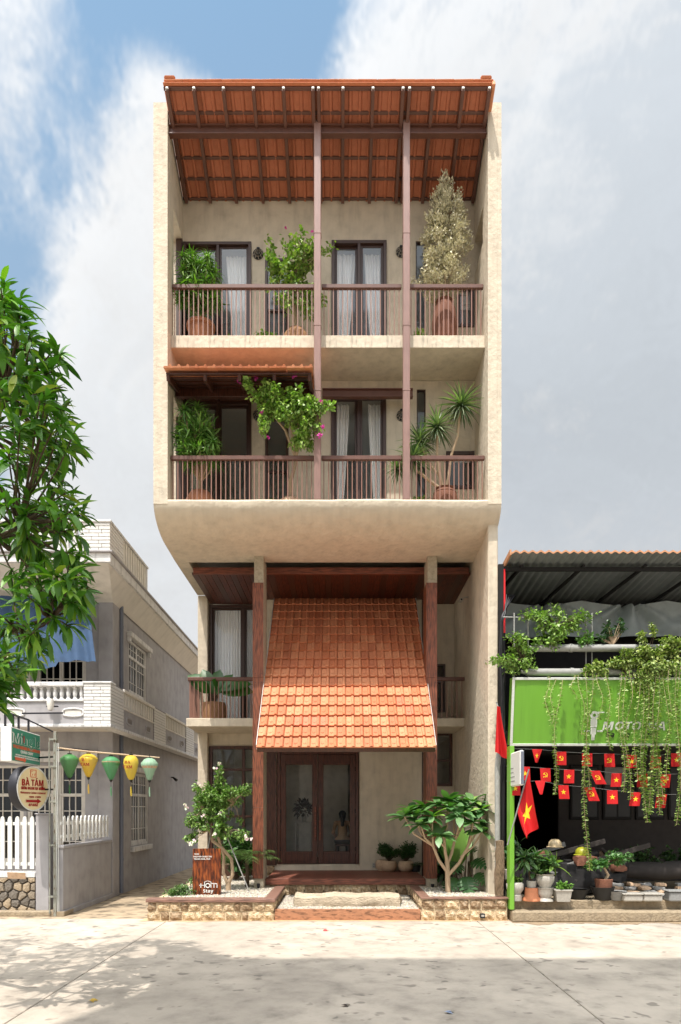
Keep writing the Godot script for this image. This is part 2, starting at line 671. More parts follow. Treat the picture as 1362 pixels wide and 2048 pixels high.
func make_materials() -> void:
	var v3 := func(a: float) -> Vector3: return Vector3(a, a, a)
	M.plaster = stuff_of(Color(0.825, 0.775, 0.69), T.soft, v3.call(0.45), 0.9, T.trowel, 0.8, T.streak, Vector3(1.1, 0.16, 1.1))
	M.plaster_edge = stuff_of(Color(0.825, 0.775, 0.69), T.soft, v3.call(0.45), 0.9, T.trowel, 0.8, T.drip, Vector3(1.5, 0.22, 1.5))
	M.plaster_in = stuff_of(Color(0.85, 0.83, 0.78), T.mottle, v3.call(0.5), 0.9)
	M.ceiling = plain(Color(0.85, 0.84, 0.81), 0.9)
	M.room_floor = stuff_of(Color(0.36, 0.24, 0.17), T.wood, Vector3(4, 4, 0.5), 0.4)
	M.terracotta = stuff_of(Color(0.88, 0.565, 0.40), T.grain, v3.call(1.6), 0.75, T.rough, 0.25, T.mottle, v3.call(1.3))
	M.terracotta_1 = stuff_of(Color(0.91, 0.61, 0.44), T.grain, v3.call(1.9), 0.72, T.rough, 0.25, T.mottle, v3.call(1.1))
	M.terracotta_2 = stuff_of(Color(0.845, 0.515, 0.35), T.grain, v3.call(1.7), 0.78, T.rough, 0.25, T.mottle, v3.call(1.5))
	M.terracotta_3 = stuff_of(Color(0.82, 0.505, 0.355), T.grain, v3.call(1.7), 0.8, T.rough, 0.25, T.mottle, v3.call(1.5))
	M.terracotta_red = stuff_of(Color(0.86, 0.50, 0.37), T.grain, v3.call(1.7), 0.6)
	M.terracotta_under = stuff_of(Color(0.78, 0.475, 0.345), T.grain, v3.call(1.6), 0.8, T.rough, 0.2, T.mottle, v3.call(1.3))
	M.mark = plain(Color(0.55, 0.27, 0.16), 0.85)
	M.wood_up = stuff_of(Color(0.62, 0.36, 0.25), T.wood, Vector3(3.4, 0.28, 3.4), 0.5, T.wood, 0.15, T.mottle, v3.call(0.8))
	M.wood_x = stuff_of(Color(0.55, 0.30, 0.21), T.wood, Vector3(0.28, 3.4, 3.4), 0.5, T.wood, 0.15)
	M.wood_z = stuff_of(Color(0.42, 0.205, 0.135), T.wood, Vector3(3.4, 3.4, 0.28), 0.48, T.wood, 0.15)
	M.deck = stuff_of(Color(0.60, 0.36, 0.28), T.wood, Vector3(0.3, 4, 4), 0.5, T.wood, 0.2)
	M.door_wood = stuff_of(Color(0.37, 0.205, 0.145), T.wood, Vector3(3.4, 0.28, 3.4), 0.4, T.wood, 0.1)
	M.coping = stuff_of(Color(0.63, 0.47, 0.40), T.wood, Vector3(0.3, 4, 4), 0.6, T.wood, 0.2)
	M.dark_wood = stuff_of(Color(0.36, 0.205, 0.15), T.wood, Vector3(3, 0.3, 3), 0.42, T.wood, 0.1)
	M.frame = stuff_of(Color(0.27, 0.185, 0.155), T.grain, v3.call(2.0), 0.4)
	M.steel = stuff_of(Color(0.60, 0.47, 0.43), T.mottle, Vector3(2.2, 0.5, 2.2), 0.38, null, 0.0, T.grain, v3.call(3.0))
	M.steel_dark = stuff_of(Color(0.40, 0.26, 0.21), T.mottle, v3.call(0.8), 0.45)
	M.rod = plain(Color(0.52, 0.37, 0.31), 0.45, 0.0)
	M.white_end = plain(Color(0.85, 0.86, 0.84), 0.6)
	M.flashing = plain(Color(0.80, 0.79, 0.77), 0.4, 0.3)
	M.concrete_post = stuff_of(Color(0.70, 0.655, 0.57), T.concrete, v3.call(1.2), 0.9, T.rough, 0.5)
	M.glass_up = glass(Color(0.86, 0.90, 0.95), 0.03, 0.12)
	M.glass = glass(Color(0.80, 0.85, 0.84), 0.02, 0.04)
	M.glass_door = glass(Color(0.75, 0.80, 0.78), 0.02, 0.0)
	M.glass_door.metallic_specular = 0.4
	M.curtain = plain(Color(0.96, 0.96, 0.95), 0.9)
	M.curtain.backlight_enabled = true
	M.curtain.backlight = Color(0.25, 0.25, 0.25)
	M.curtain.cull_mode = BaseMaterial3D.CULL_DISABLED
	M.stone = stuff_of(Color(0.88, 0.85, 0.80), T.stone, v3.call(0.9), 0.9, T.rough, 2.2)
	M.stone_1 = stuff_of(Color(0.96, 0.93, 0.88), T.stone, v3.call(1.1), 0.9, T.rough, 2.2)
	M.stone_2 = stuff_of(Color(0.72, 0.67, 0.62), T.stone, v3.call(0.8), 0.9, T.rough, 2.2)
	M.mortar = stuff_of(Color(0.88, 0.80, 0.66), T.grain, v3.call(3.0), 0.95, T.rough, 0.8)
	M.gravel = stuff_of(Color(0.80, 0.74, 0.66), T.grain, v3.call(3.0), 0.9)
	M.pebble = plain(Color.WHITE, 0.9)
	M.pebble.vertex_color_use_as_albedo = true
	M.slab_rock = stuff_of(Color(0.80, 0.73, 0.63), T.concrete, Vector3(0.6, 2.0, 0.8), 0.9, T.rough, 3.0)
	M.corten = stuff_of(Color(0.70, 0.49, 0.36), T.patches, Vector3(0.5, 1.6, 0.5), 0.8, T.rough, 0.5, T.mottle, v3.call(1.0))
	M.road = stuff_of(Color(0.755, 0.71, 0.65), T.concrete, v3.call(0.21), 0.9, T.rough, 0.8, T.road_wear, v3.call(1.0 / 14.0))
	M.road.uv2_offset = Vector3(0.5, 0.0, 0.0)
	M.alley = stuff_of(Color(0.70, 0.625, 0.52), T.concrete, v3.call(0.3), 0.92, T.rough, 0.8, T.patches, v3.call(0.23))
	M.soil = stuff_of(Color(0.60, 0.52, 0.42), T.concrete, v3.call(0.5), 0.95, T.rough, 1.0)
	M.villa_grey = stuff_of(Color(0.665, 0.655, 0.66), T.mottle, v3.call(0.35), 0.75, T.trowel, 0.3, T.streak, Vector3(0.6, 0.12, 0.6))
	M.villa_white = stuff_of(Color(0.84, 0.835, 0.825), T.soft, v3.call(0.5), 0.7, T.trowel, 0.4, T.drip, Vector3(0.9, 0.15, 0.9))
	M.villa_cream = stuff_of(Color(0.86, 0.84, 0.80), T.mottle, v3.call(0.5), 0.7)
	M.white_brick = stuff_of(Color(0.88, 0.87, 0.85), T.grain, v3.call(1.5), 0.75, T.rough, 0.4)
	M.joint = plain(Color(0.50, 0.48, 0.47), 0.95)
	M.white_paint = stuff_of(Color(0.90, 0.90, 0.88), T.grain, v3.call(1.0), 0.5)
	M.dark_pane = glass(Color(0.05, 0.045, 0.045), 0.7, 0.0)
	M.pipe = plain(Color(0.40, 0.42, 0.47), 0.45)
	M.grey_pipe = stuff_of(Color(0.62, 0.62, 0.60), T.mottle, v3.call(1.2), 0.5)
	M.field_stone = stuff_of(Color(0.56, 0.51, 0.44), T.concrete, v3.call(0.9), 0.85, T.rough, 1.2)
	M.field_stone_1 = stuff_of(Color(0.66, 0.59, 0.49), T.concrete, v3.call(0.9), 0.85, T.rough, 1.2)
	M.field_stone_2 = stuff_of(Color(0.45, 0.42, 0.38), T.concrete, v3.call(0.9), 0.85, T.rough, 1.2)
	M.dark_mortar = plain(Color(0.24, 0.22, 0.20), 0.95)
	M.rusty = stuff_of(Color(0.80, 0.80, 0.78), T.rust, Vector3(3.0, 1.2, 3.0), 0.7)
	M.black = plain(Color(0.07, 0.07, 0.075), 0.5)
	M.dark_metal = plain(Color(0.17, 0.17, 0.19), 0.4, 0.4)
	M.blue_cloth = stuff_of(Color(0.20, 0.30, 0.42), T.mottle, v3.call(0.8), 0.85)
	M.blue_cloth.cull_mode = BaseMaterial3D.CULL_DISABLED
	M.sign_green = plain(Color(0.02, 0.53, 0.42), 0.35)
	M.sign_cream = plain(Color(0.93, 0.86, 0.68), 0.35)
	M.sign_red = plain(Color(0.62, 0.09, 0.10), 0.4)
	M.sign_orange = plain(Color(0.86, 0.38, 0.22), 0.4)
	M.sign_white = plain(Color(0.86, 0.86, 0.84), 0.4)
	M.shop_green = stuff_of(Color(0.43, 0.65, 0.20), T.streak, Vector3(1.3, 0.12, 1.3), 0.35)
	M.shop_trim = plain(Color(0.80, 0.81, 0.78), 0.5)
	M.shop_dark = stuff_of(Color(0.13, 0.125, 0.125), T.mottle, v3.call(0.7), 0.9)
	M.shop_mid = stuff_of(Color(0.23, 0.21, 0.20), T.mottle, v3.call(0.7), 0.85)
	M.tarp = stuff_of(Color(0.66, 0.70, 0.70), T.mottle, v3.call(0.6), 0.6)
	M.tin = stuff_of(Color(0.52, 0.54, 0.54), T.mottle, v3.call(0.5), 0.5)
	M.tin_edge = stuff_of(Color(0.72, 0.52, 0.38), T.mottle, v3.call(0.9), 0.8)
	M.step = stuff_of(Color(0.64, 0.575, 0.475), T.concrete, v3.call(0.7), 0.9, T.rough, 1.0, T.streak, Vector3(1.6, 0.3, 1.6))
	M.red_paint = plain(Color(0.80, 0.10, 0.12), 0.5)
	M.bark = stuff_of(Color(0.50, 0.42, 0.33), T.wood, Vector3(9, 2, 9), 0.9, T.rough, 0.8)
	M.bark_pale = stuff_of(Color(0.78, 0.68, 0.56), T.grain, v3.call(3.0), 0.85, T.rough, 0.5)
	M.driftwood = stuff_of(Color(0.64, 0.54, 0.43), T.wood, Vector3(12, 0.9, 12), 0.9, T.wood, 1.0)
	M.clay = stuff_of(Color(0.70, 0.47, 0.34), T.mottle, v3.call(1.6), 0.85, T.rough, 0.6, T.streak, v3.call(2.0))
	M.clay_dark = stuff_of(Color(0.52, 0.34, 0.26), T.mottle, v3.call(1.6), 0.85, T.rough, 0.6, T.streak, v3.call(2.0))
	M.clay_pale = stuff_of(Color(0.78, 0.66, 0.54), T.mottle, v3.call(2.0), 0.85, T.rough, 0.4)
	M.rattan = stuff_of(Color(0.70, 0.53, 0.38), T.grain, v3.call(3.0), 0.85, T.weave, 1.2)
	M.rattan.uv1_scale = v3.call(12.0)
	M.pot_white = stuff_of(Color(0.70, 0.68, 0.64), T.mottle, v3.call(2.5), 0.4)  # white greyed down: shade over the shop step pots is put into the colour
	M.pot_grey = stuff_of(Color(0.55, 0.55, 0.54), T.mottle, v3.call(2.5), 0.7)
	M.pot_black = plain(Color(0.13, 0.13, 0.13), 0.6)
	M.earth = plain(Color(0.20, 0.14, 0.10), 0.95)
	M.leaf = leafy(0.42, 0.75)
	M.leaf_dull = leafy(0.7, 0.25)
	M.sand = stuff_of(Color(0.80, 0.69, 0.54), T.mottle, v3.call(0.8), 0.95, T.rough, 0.5)
	M.damp = stuff_of(Color(0.60, 0.52, 0.42), T.concrete, v3.call(0.5), 0.8)
	M.petal = leafy(0.7, 0.9)
	M.petal.backlight = Color(0.8, 0.8, 0.8)
	M.star_flag = plain(Color.WHITE, 0.75)
	M.star_flag.albedo_texture = T.star_flag
	M.star_flag.cull_mode = BaseMaterial3D.CULL_DISABLED
	M.star_flag.backlight_enabled = true
	M.star_flag.backlight = Color(0.6, 0.6, 0.6)
	M.party_flag = M.star_flag.duplicate()
	M.party_flag.albedo_texture = T.party_flag
	M.skin = plain(Color(0.72, 0.50, 0.38), 0.6)
	M.cloth_tan = plain(Color(0.62, 0.47, 0.34), 0.9)
	M.cloth_dark = plain(Color(0.16, 0.14, 0.15), 0.9)
	M.hair = plain(Color(0.035, 0.03, 0.03), 0.5)
	M.burl = stuff_of(Color(0.80, 0.76, 0.74), T.burl, Vector3(2.6, 0.42, 2.6), 0.35, T.wood, 0.2)
	M.flame_tree = M.bark


# ---------------------------------------------------------------- the ground
func build_setting() -> void:
	var g := Build.new()
	g.box(Vector3(-160, -0.5, -160), Vector3(160, -0.07, 60))
	tag(put("ground", g, M.soil), "", "", "", "structure")
	var road := Node3D.new()
	hang(road, "road", self)
	tag(road, "pale concrete street of wide slabs with straight joints", "", "", "structure")
	var xs := [-41.58, -36.08, -30.58, -25.08, -19.58, -14.08, -8.58, -3.08, 2.42, 7.92, 13.42, 18.92, 24.42, 29.92, 35.42]
	for k in xs.size() - 1:
		for z in [[0.2, 6.9], [6.9, 13.2]]:
			var s := Build.new()
			s.box(Vector3(xs[k] + 0.006, -0.068, z[0] + 0.006), Vector3(xs[k + 1] - 0.006, 0.0, z[1] - 0.006), 0.006)
			put("slab", s, M.road, road)
	var alley := Build.new()
	alley.box(Vector3(-5.3, -0.068, -30.0), Vector3(-3.3, 0.001, 0.203), 0.003)
	alley.box(Vector3(-3.297, -0.068, -1.0), Vector3(3.1, 0.001, 0.203), 0.003)
	tag(put("alley_path", alley, M.alley), "sandy concrete path running back between two houses", "", "", "structure")
	var verge := Build.new()
	verge.box(Vector3(-40, -0.068, -0.9), Vector3(-5.303, 0.002, 0.203), 0.003)
	verge.box(Vector3(3.103, -0.068, -0.9), Vector3(40, 0.002, 0.203), 0.003)
	tag(put("pavement", verge, M.alley), "dusty concrete edge along the house fronts", "", "", "structure")


# ---------------------------------------------------------------- the house in the middle
const XL := -3.44
const XR := 2.96
const IL := -3.18
const IR := 2.71
var house: Node3D


func window(parent: Node, n: String, x0: float, x1: float, y0: float, y1: float, z: float, cols: Array, rows: Array, fw: float, deep: float, m: Material, gm: Material, stile := 0.0) -> MeshInstance3D:
	# a frame with bars at the given fractions; every pane is a sub-part
	var s := Build.new()
	s.box(Vector3(x0, y0, z - deep), Vector3(x0 + fw, y1, z), 0.004)
	s.box(Vector3(x1 - fw, y0, z - deep), Vector3(x1, y1, z), 0.004)
	s.box(Vector3(x0 + fw, y1 - fw, z - deep), Vector3(x1 - fw, y1, z - 0.002), 0.004)
	s.box(Vector3(x0 + fw, y0, z - deep), Vector3(x1 - fw, y0 + fw, z - 0.002), 0.004)
	var cx := [x0 + fw]
	var cy := [y0 + fw]
	for f in cols:
		var c: float = lerpf(x0, x1, f)
		s.box(Vector3(c - fw * 0.45, y0 + fw, z - deep * 0.9), Vector3(c + fw * 0.45, y1 - fw, z - 0.008), 0.003)
		cx.append_array([c - fw * 0.45, c + fw * 0.45])
	for f in rows:
		var c: float = lerpf(y0, y1, f)
		s.box(Vector3(x0 + fw, c - fw * 0.4, z - deep * 0.8), Vector3(x1 - fw, c + fw * 0.4, z - 0.012), 0.003)
		cy.append_array([c - fw * 0.4, c + fw * 0.4])
	cx.append(x1 - fw)
	cy.append(y1 - fw)
	if stile > 0.0:
		for k in range(0, cx.size(), 2):
			var back := deep * (0.35 if (k / 2) % 2 else 0.6)
			for e in [[cx[k], cx[k] + stile], [cx[k + 1] - stile, cx[k + 1]]]:
				s.box(Vector3(e[0] + 0.001, y0 + fw, z - back - 0.03), Vector3(e[1] - 0.001, y1 - fw, z - back), 0.003)
			for e in [[y0 + fw, y0 + fw + stile * 1.6], [y1 - fw - stile, y1 - fw]]:
				s.box(Vector3(cx[k] + stile, e[0] + 0.001, z - back - 0.029), Vector3(cx[k + 1] - stile, e[1] - 0.001, z - back - 0.001), 0.003)
	var o := put(n, s, m, parent)
	for k in range(0, cx.size(), 2):
		for j in range(0, cy.size(), 2):
			var p := Build.new()
			var q := z - deep * 0.5 - 0.002 * (k + j)
			if stile > 0.0:
				q = z - deep * (0.35 if (k / 2) % 2 else 0.6) - 0.015
			p.face([Vector3(cx[k], cy[j], q), Vector3(cx[k + 1], cy[j], q), Vector3(cx[k + 1], cy[j + 1], q), Vector3(cx[k], cy[j + 1], q)], Vector3.BACK)
			put("pane", p, gm, o)
	return o


func railing(n: String, runs: Array, floor_y: float, top_y: float, step: float, parent: Node) -> void:
	# runs of [from, to] in plan; a handrail, a bottom rail and every baluster
	var r := Build.new()
	var deep := 0.085
	for run in runs:
		var a: Vector2 = run[0]
		var b: Vector2 = run[1]
		r.beam(Vector3(a.x, top_y - deep / 2, a.y), Vector3(b.x, top_y - deep / 2, b.y), 0.07, deep, 0.012)
	var o := put(n, r, M.steel_dark, parent)
	var bal := Build.new()
	bal.box(Vector3(-0.009, floor_y - top_y + deep - 0.04, -0.009), Vector3(0.009, 0.012, 0.009))
	var mesh := bal.mesh(M.rod)
	for run in runs:
		var a: Vector2 = run[0]
		var b: Vector2 = run[1]
		var count := int(a.distance_to(b) / step)
		for k in count:
			var q := a.lerp(b, (k + 0.5) / count)
			piece("baluster", mesh, Transform3D(Basis(), Vector3(q.x, top_y - deep, q.y)), o)


func tile_mesh(w: float, l: float, m: Material, under := false) -> ArrayMesh:
	# one interlocking tile: a flat pan with a stamped mark and a raised roll; x across, z down the slope, y out of the roof
	var s := Build.new()
	var prof := [Vector2(0, 0.004), Vector2(0.06, 0.016), Vector2(0.60, 0.016), Vector2(0.66, 0.036), Vector2(0.78, 0.046), Vector2(0.90, 0.036), Vector2(0.985, 0.010)]
	var lift := 0.014 if under else 0.044
	for k in prof.size() - 1:
		var a: Vector2 = prof[k]
		var b: Vector2 = prof[k + 1]
		s.face([Vector3(a.x * w, a.y, 0), Vector3(b.x * w, b.y, 0), Vector3(b.x * w, b.y + lift, l), Vector3(a.x * w, a.y + lift, l)], Vector3.UP)
		s.face([Vector3(a.x * w, a.y + lift, l), Vector3(b.x * w, b.y + lift, l), Vector3(b.x * w, lift - 0.012, l), Vector3(a.x * w, lift - 0.012, l)], Vector3.BACK)
	s.face([Vector3(0, -0.012, 0), Vector3(0.985 * w, -0.012, 0), Vector3(0.985 * w, lift - 0.012, l), Vector3(0, lift - 0.012, l)], Vector3.DOWN)
	s.face([Vector3(0.985 * w, -0.012, 0), Vector3(0.985 * w, 0.01, 0), Vector3(0.985 * w, 0.01 + lift, l), Vector3(0.985 * w, lift - 0.012, l)], Vector3.RIGHT)
	s.face([Vector3(0, -0.012, 0), Vector3(0, 0.004, 0), Vector3(0, 0.004 + lift, l), Vector3(0, lift - 0.012, l)], Vector3.LEFT)
	if under:
		var q := func(f: float) -> float: return lift * f - 0.012
		for cx in [0.34, 0.74]:
			var c := Vector3(cx * w, q.call(0.55) - 0.012, 0.55 * l)
			var e := [Vector3(cx * w, q.call(0.22), 0.22 * l), Vector3((cx + 0.07) * w, q.call(0.55), 0.55 * l), Vector3(cx * w, q.call(0.88), 0.88 * l), Vector3((cx - 0.07) * w, q.call(0.55), 0.55 * l)]
			for k in 4:
				s.face([c, e[k], e[(k + 1) % 4]], Vector3.DOWN)
	else:
		var z := 0.70 * l
		for g in [-1.0, 1.0]:
			var t := Transform3D(Basis(Vector3.UP, -0.75 * g), Vector3((0.33 + 0.055 * g) * w, 0.018 + lift * 0.69, z))
			s.bar(t, Vector3(0.013, 0.014, 0.046))
	return s.mesh(m)


func tiled(n: String, parent: Node, x0: float, x1: float, top: Vector3, foot: Vector3, across: int, rows: int, under: bool, base: Build, bm: Material) -> MeshInstance3D:
	# tiles from top to foot (their x is ignored); base is the part that carries them
	var o := put(n, base, bm, parent)
	var w := (x1 - x0) / across
	var down := Vector3(0, foot.y - top.y, foot.z - top.z)
	var l := down.length() / rows
	down = down.normalized()
	var up := down.cross(Vector3.RIGHT)
	var meshes := []
	for m in ([M.terracotta_under] if under else [M.terracotta, M.terracotta_1, M.terracotta_2, M.terracotta, M.terracotta_1, M.terracotta_3]):
		meshes.append(tile_mesh(w * (1.03 if under else 1.0), l + 0.045, m, under))
	var red := tile_mesh(w, l + 0.045, M.terracotta_red, under)
	var rest := Build.new()
	var made := 0
	for r in range(rows - 1, -1, -1):
		for k in across:
			var b := Basis(Vector3.RIGHT, up, down)
			var j := 0.004 if under else 0.012
			b = Basis(up, rng.randf_range(-j, j)) * Basis(down, rng.randf_range(-j, j)) * b
			var at := Transform3D(b, Vector3(x0 + k * w, top.y, top.z) + down * (r * l - 0.0 + rng.randf_range(-0.004, 0.004)) + up * rng.randf_range(0.0, 0.004))
			made += 1
			if made <= 300:
				var use: ArrayMesh = meshes[rng.randi() % meshes.size()]
				if not under and r == rows - 3 and [4, 5, 6, 7].has(k) or not under and [[rows - 4, 17], [rows - 5, 16]].has([r, k]):
					use = red
				piece("tile", use, at, o)
			else:
				var a: Array = meshes[0].surface_get_arrays(0)
				rest.stamp(at, a[Mesh.ARRAY_VERTEX], a[Mesh.ARRAY_NORMAL], a[Mesh.ARRAY_INDEX])
	if not rest.v.is_empty():
		put("tiles_at_the_top", rest, M.terracotta, o, "stuff")
	return o


func build_house() -> void:
	house = thing("townhouse", "tall tan plaster house with three open storeys under a red tiled roof", "house", Vector3(-0.24, 0, -0.2))
	var y2 := 7.69
	var y3 := 10.87
	# side walls of the upper storeys
	var s := wall_shape(-8.0, 0.0, 7.60, 14.98, XL, IL, [[-1.231, y3, -0.45, 13.45], [-1.231, y2 + 0.001, -0.45, 9.85]], true)
	var lw := put("side_wall", s, M.plaster, house)
	s = wall_shape(-8.0, 0.0, 7.60, 14.98, IR, IR + 0.17, [[-1.231, y3 + 1.9, -0.45, 13.45]], true)
	s.box(Vector3(IR + 0.172, 7.60, -8.0), Vector3(XR, 14.979, -0.001))
	put("side_wall", s, M.plaster, house)
	# the rounded belly under the second floor
	var prof := [Vector2(-0.03, y2), Vector2(-0.006, y2 - 0.012), Vector2(0.0, y2 - 0.04)]
	for k in range(0, 13):
		var a := PI / 2 * k / 12.0
		prof.append(Vector2(-0.85 * (1.0 - cos(a)), 7.645 - 0.465 * sin(a)))
	prof.append(Vector2(-1.7, 7.14))
	var fine := FastNoiseLite.new()
	fine.seed = 3
	fine.frequency = 0.8
	fine.fractal_octaves = 3
	var b := Build.new()
	var rows := []
	for q in prof:
		var row := []
		for k in 81:
			var x := lerpf(XL, XR, k / 80.0)
			var w := fine.get_noise_3d(x, q.y * 2.0, q.x * 2.0) * 0.018 * (0.0 if q.x < -1.6 else 1.0)
			row.append(Vector3(x, q.y + w * 0.6, q.x + w))
		rows.append(row)
	b.sheet(rows)
	for x in [XL, XR]:
		for k in prof.size() - 1:
			b.face([Vector3(x, prof[k].y, prof[k].x), Vector3(x, prof[k + 1].y, prof[k + 1].x), Vector3(x, y2, -1.7)], Vector3(signf(x), 0, 0))
	b.face([Vector3(XL, y2, -0.03), Vector3(XR, y2, -0.03), Vector3(XR, y2, -1.7), Vector3(XL, y2, -1.7)], Vector3.UP)
	b.face([Vector3(XL, 7.14, -1.7), Vector3(XR, 7.14, -1.7), Vector3(XR, y2, -1.7), Vector3(XL, y2, -1.7)], Vector3.FORWARD)
	put("rounded_belly", b, M.plaster, house)
	b = Build.new()
	b.box(Vector3(XL + 0.003, 7.137, -3.86), Vector3(-3.17, 7.44, -1.703))
	put("soffit_edge", b, M.plaster, house)
	b = Build.new()
	b.box(Vector3(XL + 0.004, 7.42, -8.0), Vector3(XR - 0.004, y2 - 0.001, -1.702))
	put("floor_slab", b, M.ceiling, house)
	# third floor slab with its front edge
	b = Build.new()
	b.box(Vector3(IL + 0.001, 10.64, -1.24), Vector3(IR - 0.001, y3, -0.268))
	var slab := put("balcony_slab", b, M.plaster, house)
	b = Build.new()
	b.box(Vector3(IL + 0.002, 10.638, -0.266), Vector3(IR - 0.002, y3 + 0.003, -0.25), 0.007)
	put("slab_edge", b, M.plaster_edge, slab)
	b = Build.new()
	b.box(Vector3(IL + 0.001, 10.63, -8.0), Vector3(IR - 0.001, y3 - 0.002, -1.243))
	put("floor_slab", b, M.ceiling, house)
	b = Build.new()
	b.box(Vector3(IL + 0.001, 14.16, -8.0), Vector3(IR - 0.001, 14.36, -1.385))
	put("flat_roof", b, M.ceiling, house)
	# back walls of the two balconies
	var holes2 := [[-3.19, y2 + 0.005, -1.80, 10.20], [-1.52, 8.0, -1.05, 9.9], [-0.19, y2 + 0.005, 0.92, 10.37], [1.54, 8.1, 1.72, 10.47], [2.13, 8.45, 2.70, 9.21]]
	var holes3 := [[-3.19, y3 + 0.005, -1.80, 13.43], [-1.52, 11.3, -1.05, 13.1], [-0.18, y3 + 0.005, 0.93, 13.46], [1.52, 11.7, 1.72, 13.46], [2.35, 11.72, 2.70, 12.55]]
	put("balcony_wall", wall_shape(IL + 0.001, IR - 0.001, y2, 10.63, -1.38, -1.232, holes2), M.plaster, house)
	put("balcony_wall", wall_shape(IL + 0.001, IR - 0.001, y3, 14.75, -1.38, -1.232, holes3), M.plaster, house)
	# windows behind the balconies
	for e in [[0, y2, holes2, M.glass], [1, y3, holes3, M.glass_up]]:
		var h: Array = e[2]
		var g: Material = e[3]
		window(house, "window", -3.178, h[0][2], e[1] + 0.006, h[0][3], -1.20, [0.51], [], 0.06, 0.14, M.frame, g, 0.045)
		b = Build.new()
		b.box(Vector3(-3.30, e[1] + 0.006, -1.225), Vector3(-3.185, h[0][3], -1.13), 0.006)
		put("window_post", b, M.frame, house)
		window(house, "window", h[1][0], h[1][2], h[1][1], h[1][3], -1.21, [], [0.42], 0.05, 0.10, M.frame, g)
		window(house, "window", h[2][0], h[2][2], h[2][1], h[2][3], -1.20, [0.5], [], 0.065, 0.14, M.frame, g, 0.05)
		window(house, "window", h[3][0], h[3][2], h[3][1], h[3][3], -1.25, [], [], 0.02, 0.08, M.frame, g)
		window(house, "window", h[4][0], h[4][2], h[4][1], h[4][3], -1.21, [], [], 0.07, 0.12, M.frame, g)
	# rooms
	b = Build.new()
	b.box(Vector3(XL, 0.3, -8.2), Vector3(XR, 14.3, -8.003))
	put("rear_wall", b, M.plaster_in, house)
	for e in [[y2, 10.63], [y3, 14.16]]:
		b = Build.new()
		b.box(Vector3(-0.90, e[0], -8.0), Vector3(-0.80, e[1], -1.385))
		b.box(Vector3(1.25, e[0], -8.0), Vector3(1.35, e[1], -1.385))
		b.box(Vector3(IL + 0.002, e[0], -4.6), Vector3(IR - 0.002, e[1], -4.5))
		put("room_wall", b, M.plaster_in, house)
	# top roof: purlin beam, rafters, battens, tiles
	var top := Vector3(0, 14.30, -1.23)
	var foot := Vector3(0, 14.93, 0.32)
	var dn := (foot - top).normalized()
	var up := Vector3(0, dn.z, -dn.y)
	b = Build.new()
	for px_ in [334.5, 388.0, 447.0, 507.0, 567.0, 626.0, 637.0, 686.0, 746.0, 806.0, 819.0, 866.0, 926.0, 983.0]:
		pass
	for k in 6:
		var q := top + dn * (0.02 + k * 0.327) - up * 0.022
		b.bar(Transform3D(Basis(Vector3.RIGHT, up, dn), Vector3(-0.24, q.y, q.z)), Vector3(5.86, 0.035, 0.05), 0.004)
	var roof := tiled("roof", house, -3.17, 2.70, foot + up * 0.02, top + up * 0.02, 33, 5, true, b, M.steel_dark)
	for px_ in [334.5, 388.0, 447.0, 507.0, 567.0, 626.0, 637.0, 686.0, 746.0, 806.0, 819.0, 866.0, 926.0, 983.0]:
		var x: float = clampf((px_ - 681.0) * 12.2 / 1365.0, -3.14, 2.66)
		var r := Build.new()
		r.bar(Transform3D(Basis(Vector3.RIGHT, up, dn), (top + foot) / 2.0 - up * 0.098 + Vector3(x, 0, 0)), Vector3(0.06, 0.10, 1.68), 0.005)
		put("rafter", r, M.steel_dark, roof)
		r = Build.new()
		var q := foot + dn * 0.02 - up * 0.095
		r.bar(Transform3D(Basis(Vector3.RIGHT, up, dn), q + Vector3(x, 0, 0)), Vector3(0.045, 0.05, 0.02), 0.004)
		put("rafter_end", r, M.white_end, roof)
	b = Build.new()
	var edge := foot + dn * 0.045 - up * 0.03
	b.bar(Transform3D(Basis(Vector3.RIGHT, up, dn), Vector3(-0.22, edge.y + 0.022, edge.z - 0.02)), Vector3(5.90, 0.014, 0.05), 0.003)
	put("eaves_board", b, M.terracotta_2, roof)
	for k in 17:
		var r := Build.new()
		var x := -3.17 + 0.346 * k
		r.bar(Transform3D(Basis(Vector3.BACK, rng.randf_range(-0.02, 0.02)) * Basis(Vector3.RIGHT, up, dn), Vector3(x + 0.19, edge.y + 0.05, edge.z - 0.09)), Vector3(0.35, 0.026, 0.2), 0.010)
		put("ridge_tile", r, M.terracotta if k % 3 else M.terracotta_1, roof)
	for x in [-3.05, 2.60]:
		var r := Build.new()
		r.bar(Transform3D(Basis(Vector3.RIGHT, up, dn), Vector3(x, edge.y + 0.085, edge.z - 0.10)), Vector3(0.20, 0.045, 0.26), 0.02)
		put("ridge_tile", r, M.terracotta_2, roof)
	b = Build.new()
	var vq := foot - dn * 0.13
	b.bar(Transform3D(Basis(Vector3.RIGHT, up, dn), Vector3(2.735, vq.y, vq.z)), Vector3(0.06, 0.13, 0.38), 0.01)
	put("verge_tile", b, M.terracotta_1, roof)
	# the I-beam and the two posts that carry the roof
	b = Build.new()
	for e in [[14.47, 14.49, 0.055], [14.63, 14.65, 0.055], [14.48, 14.64, 0.008]]:
		b.box(Vector3(IL + 0.004, e[0], -0.11 - e[2]), Vector3(IR - 0.004, e[1], -0.11 + e[2]), 0.002)
	put("roof_beam", b, M.steel_dark, house)
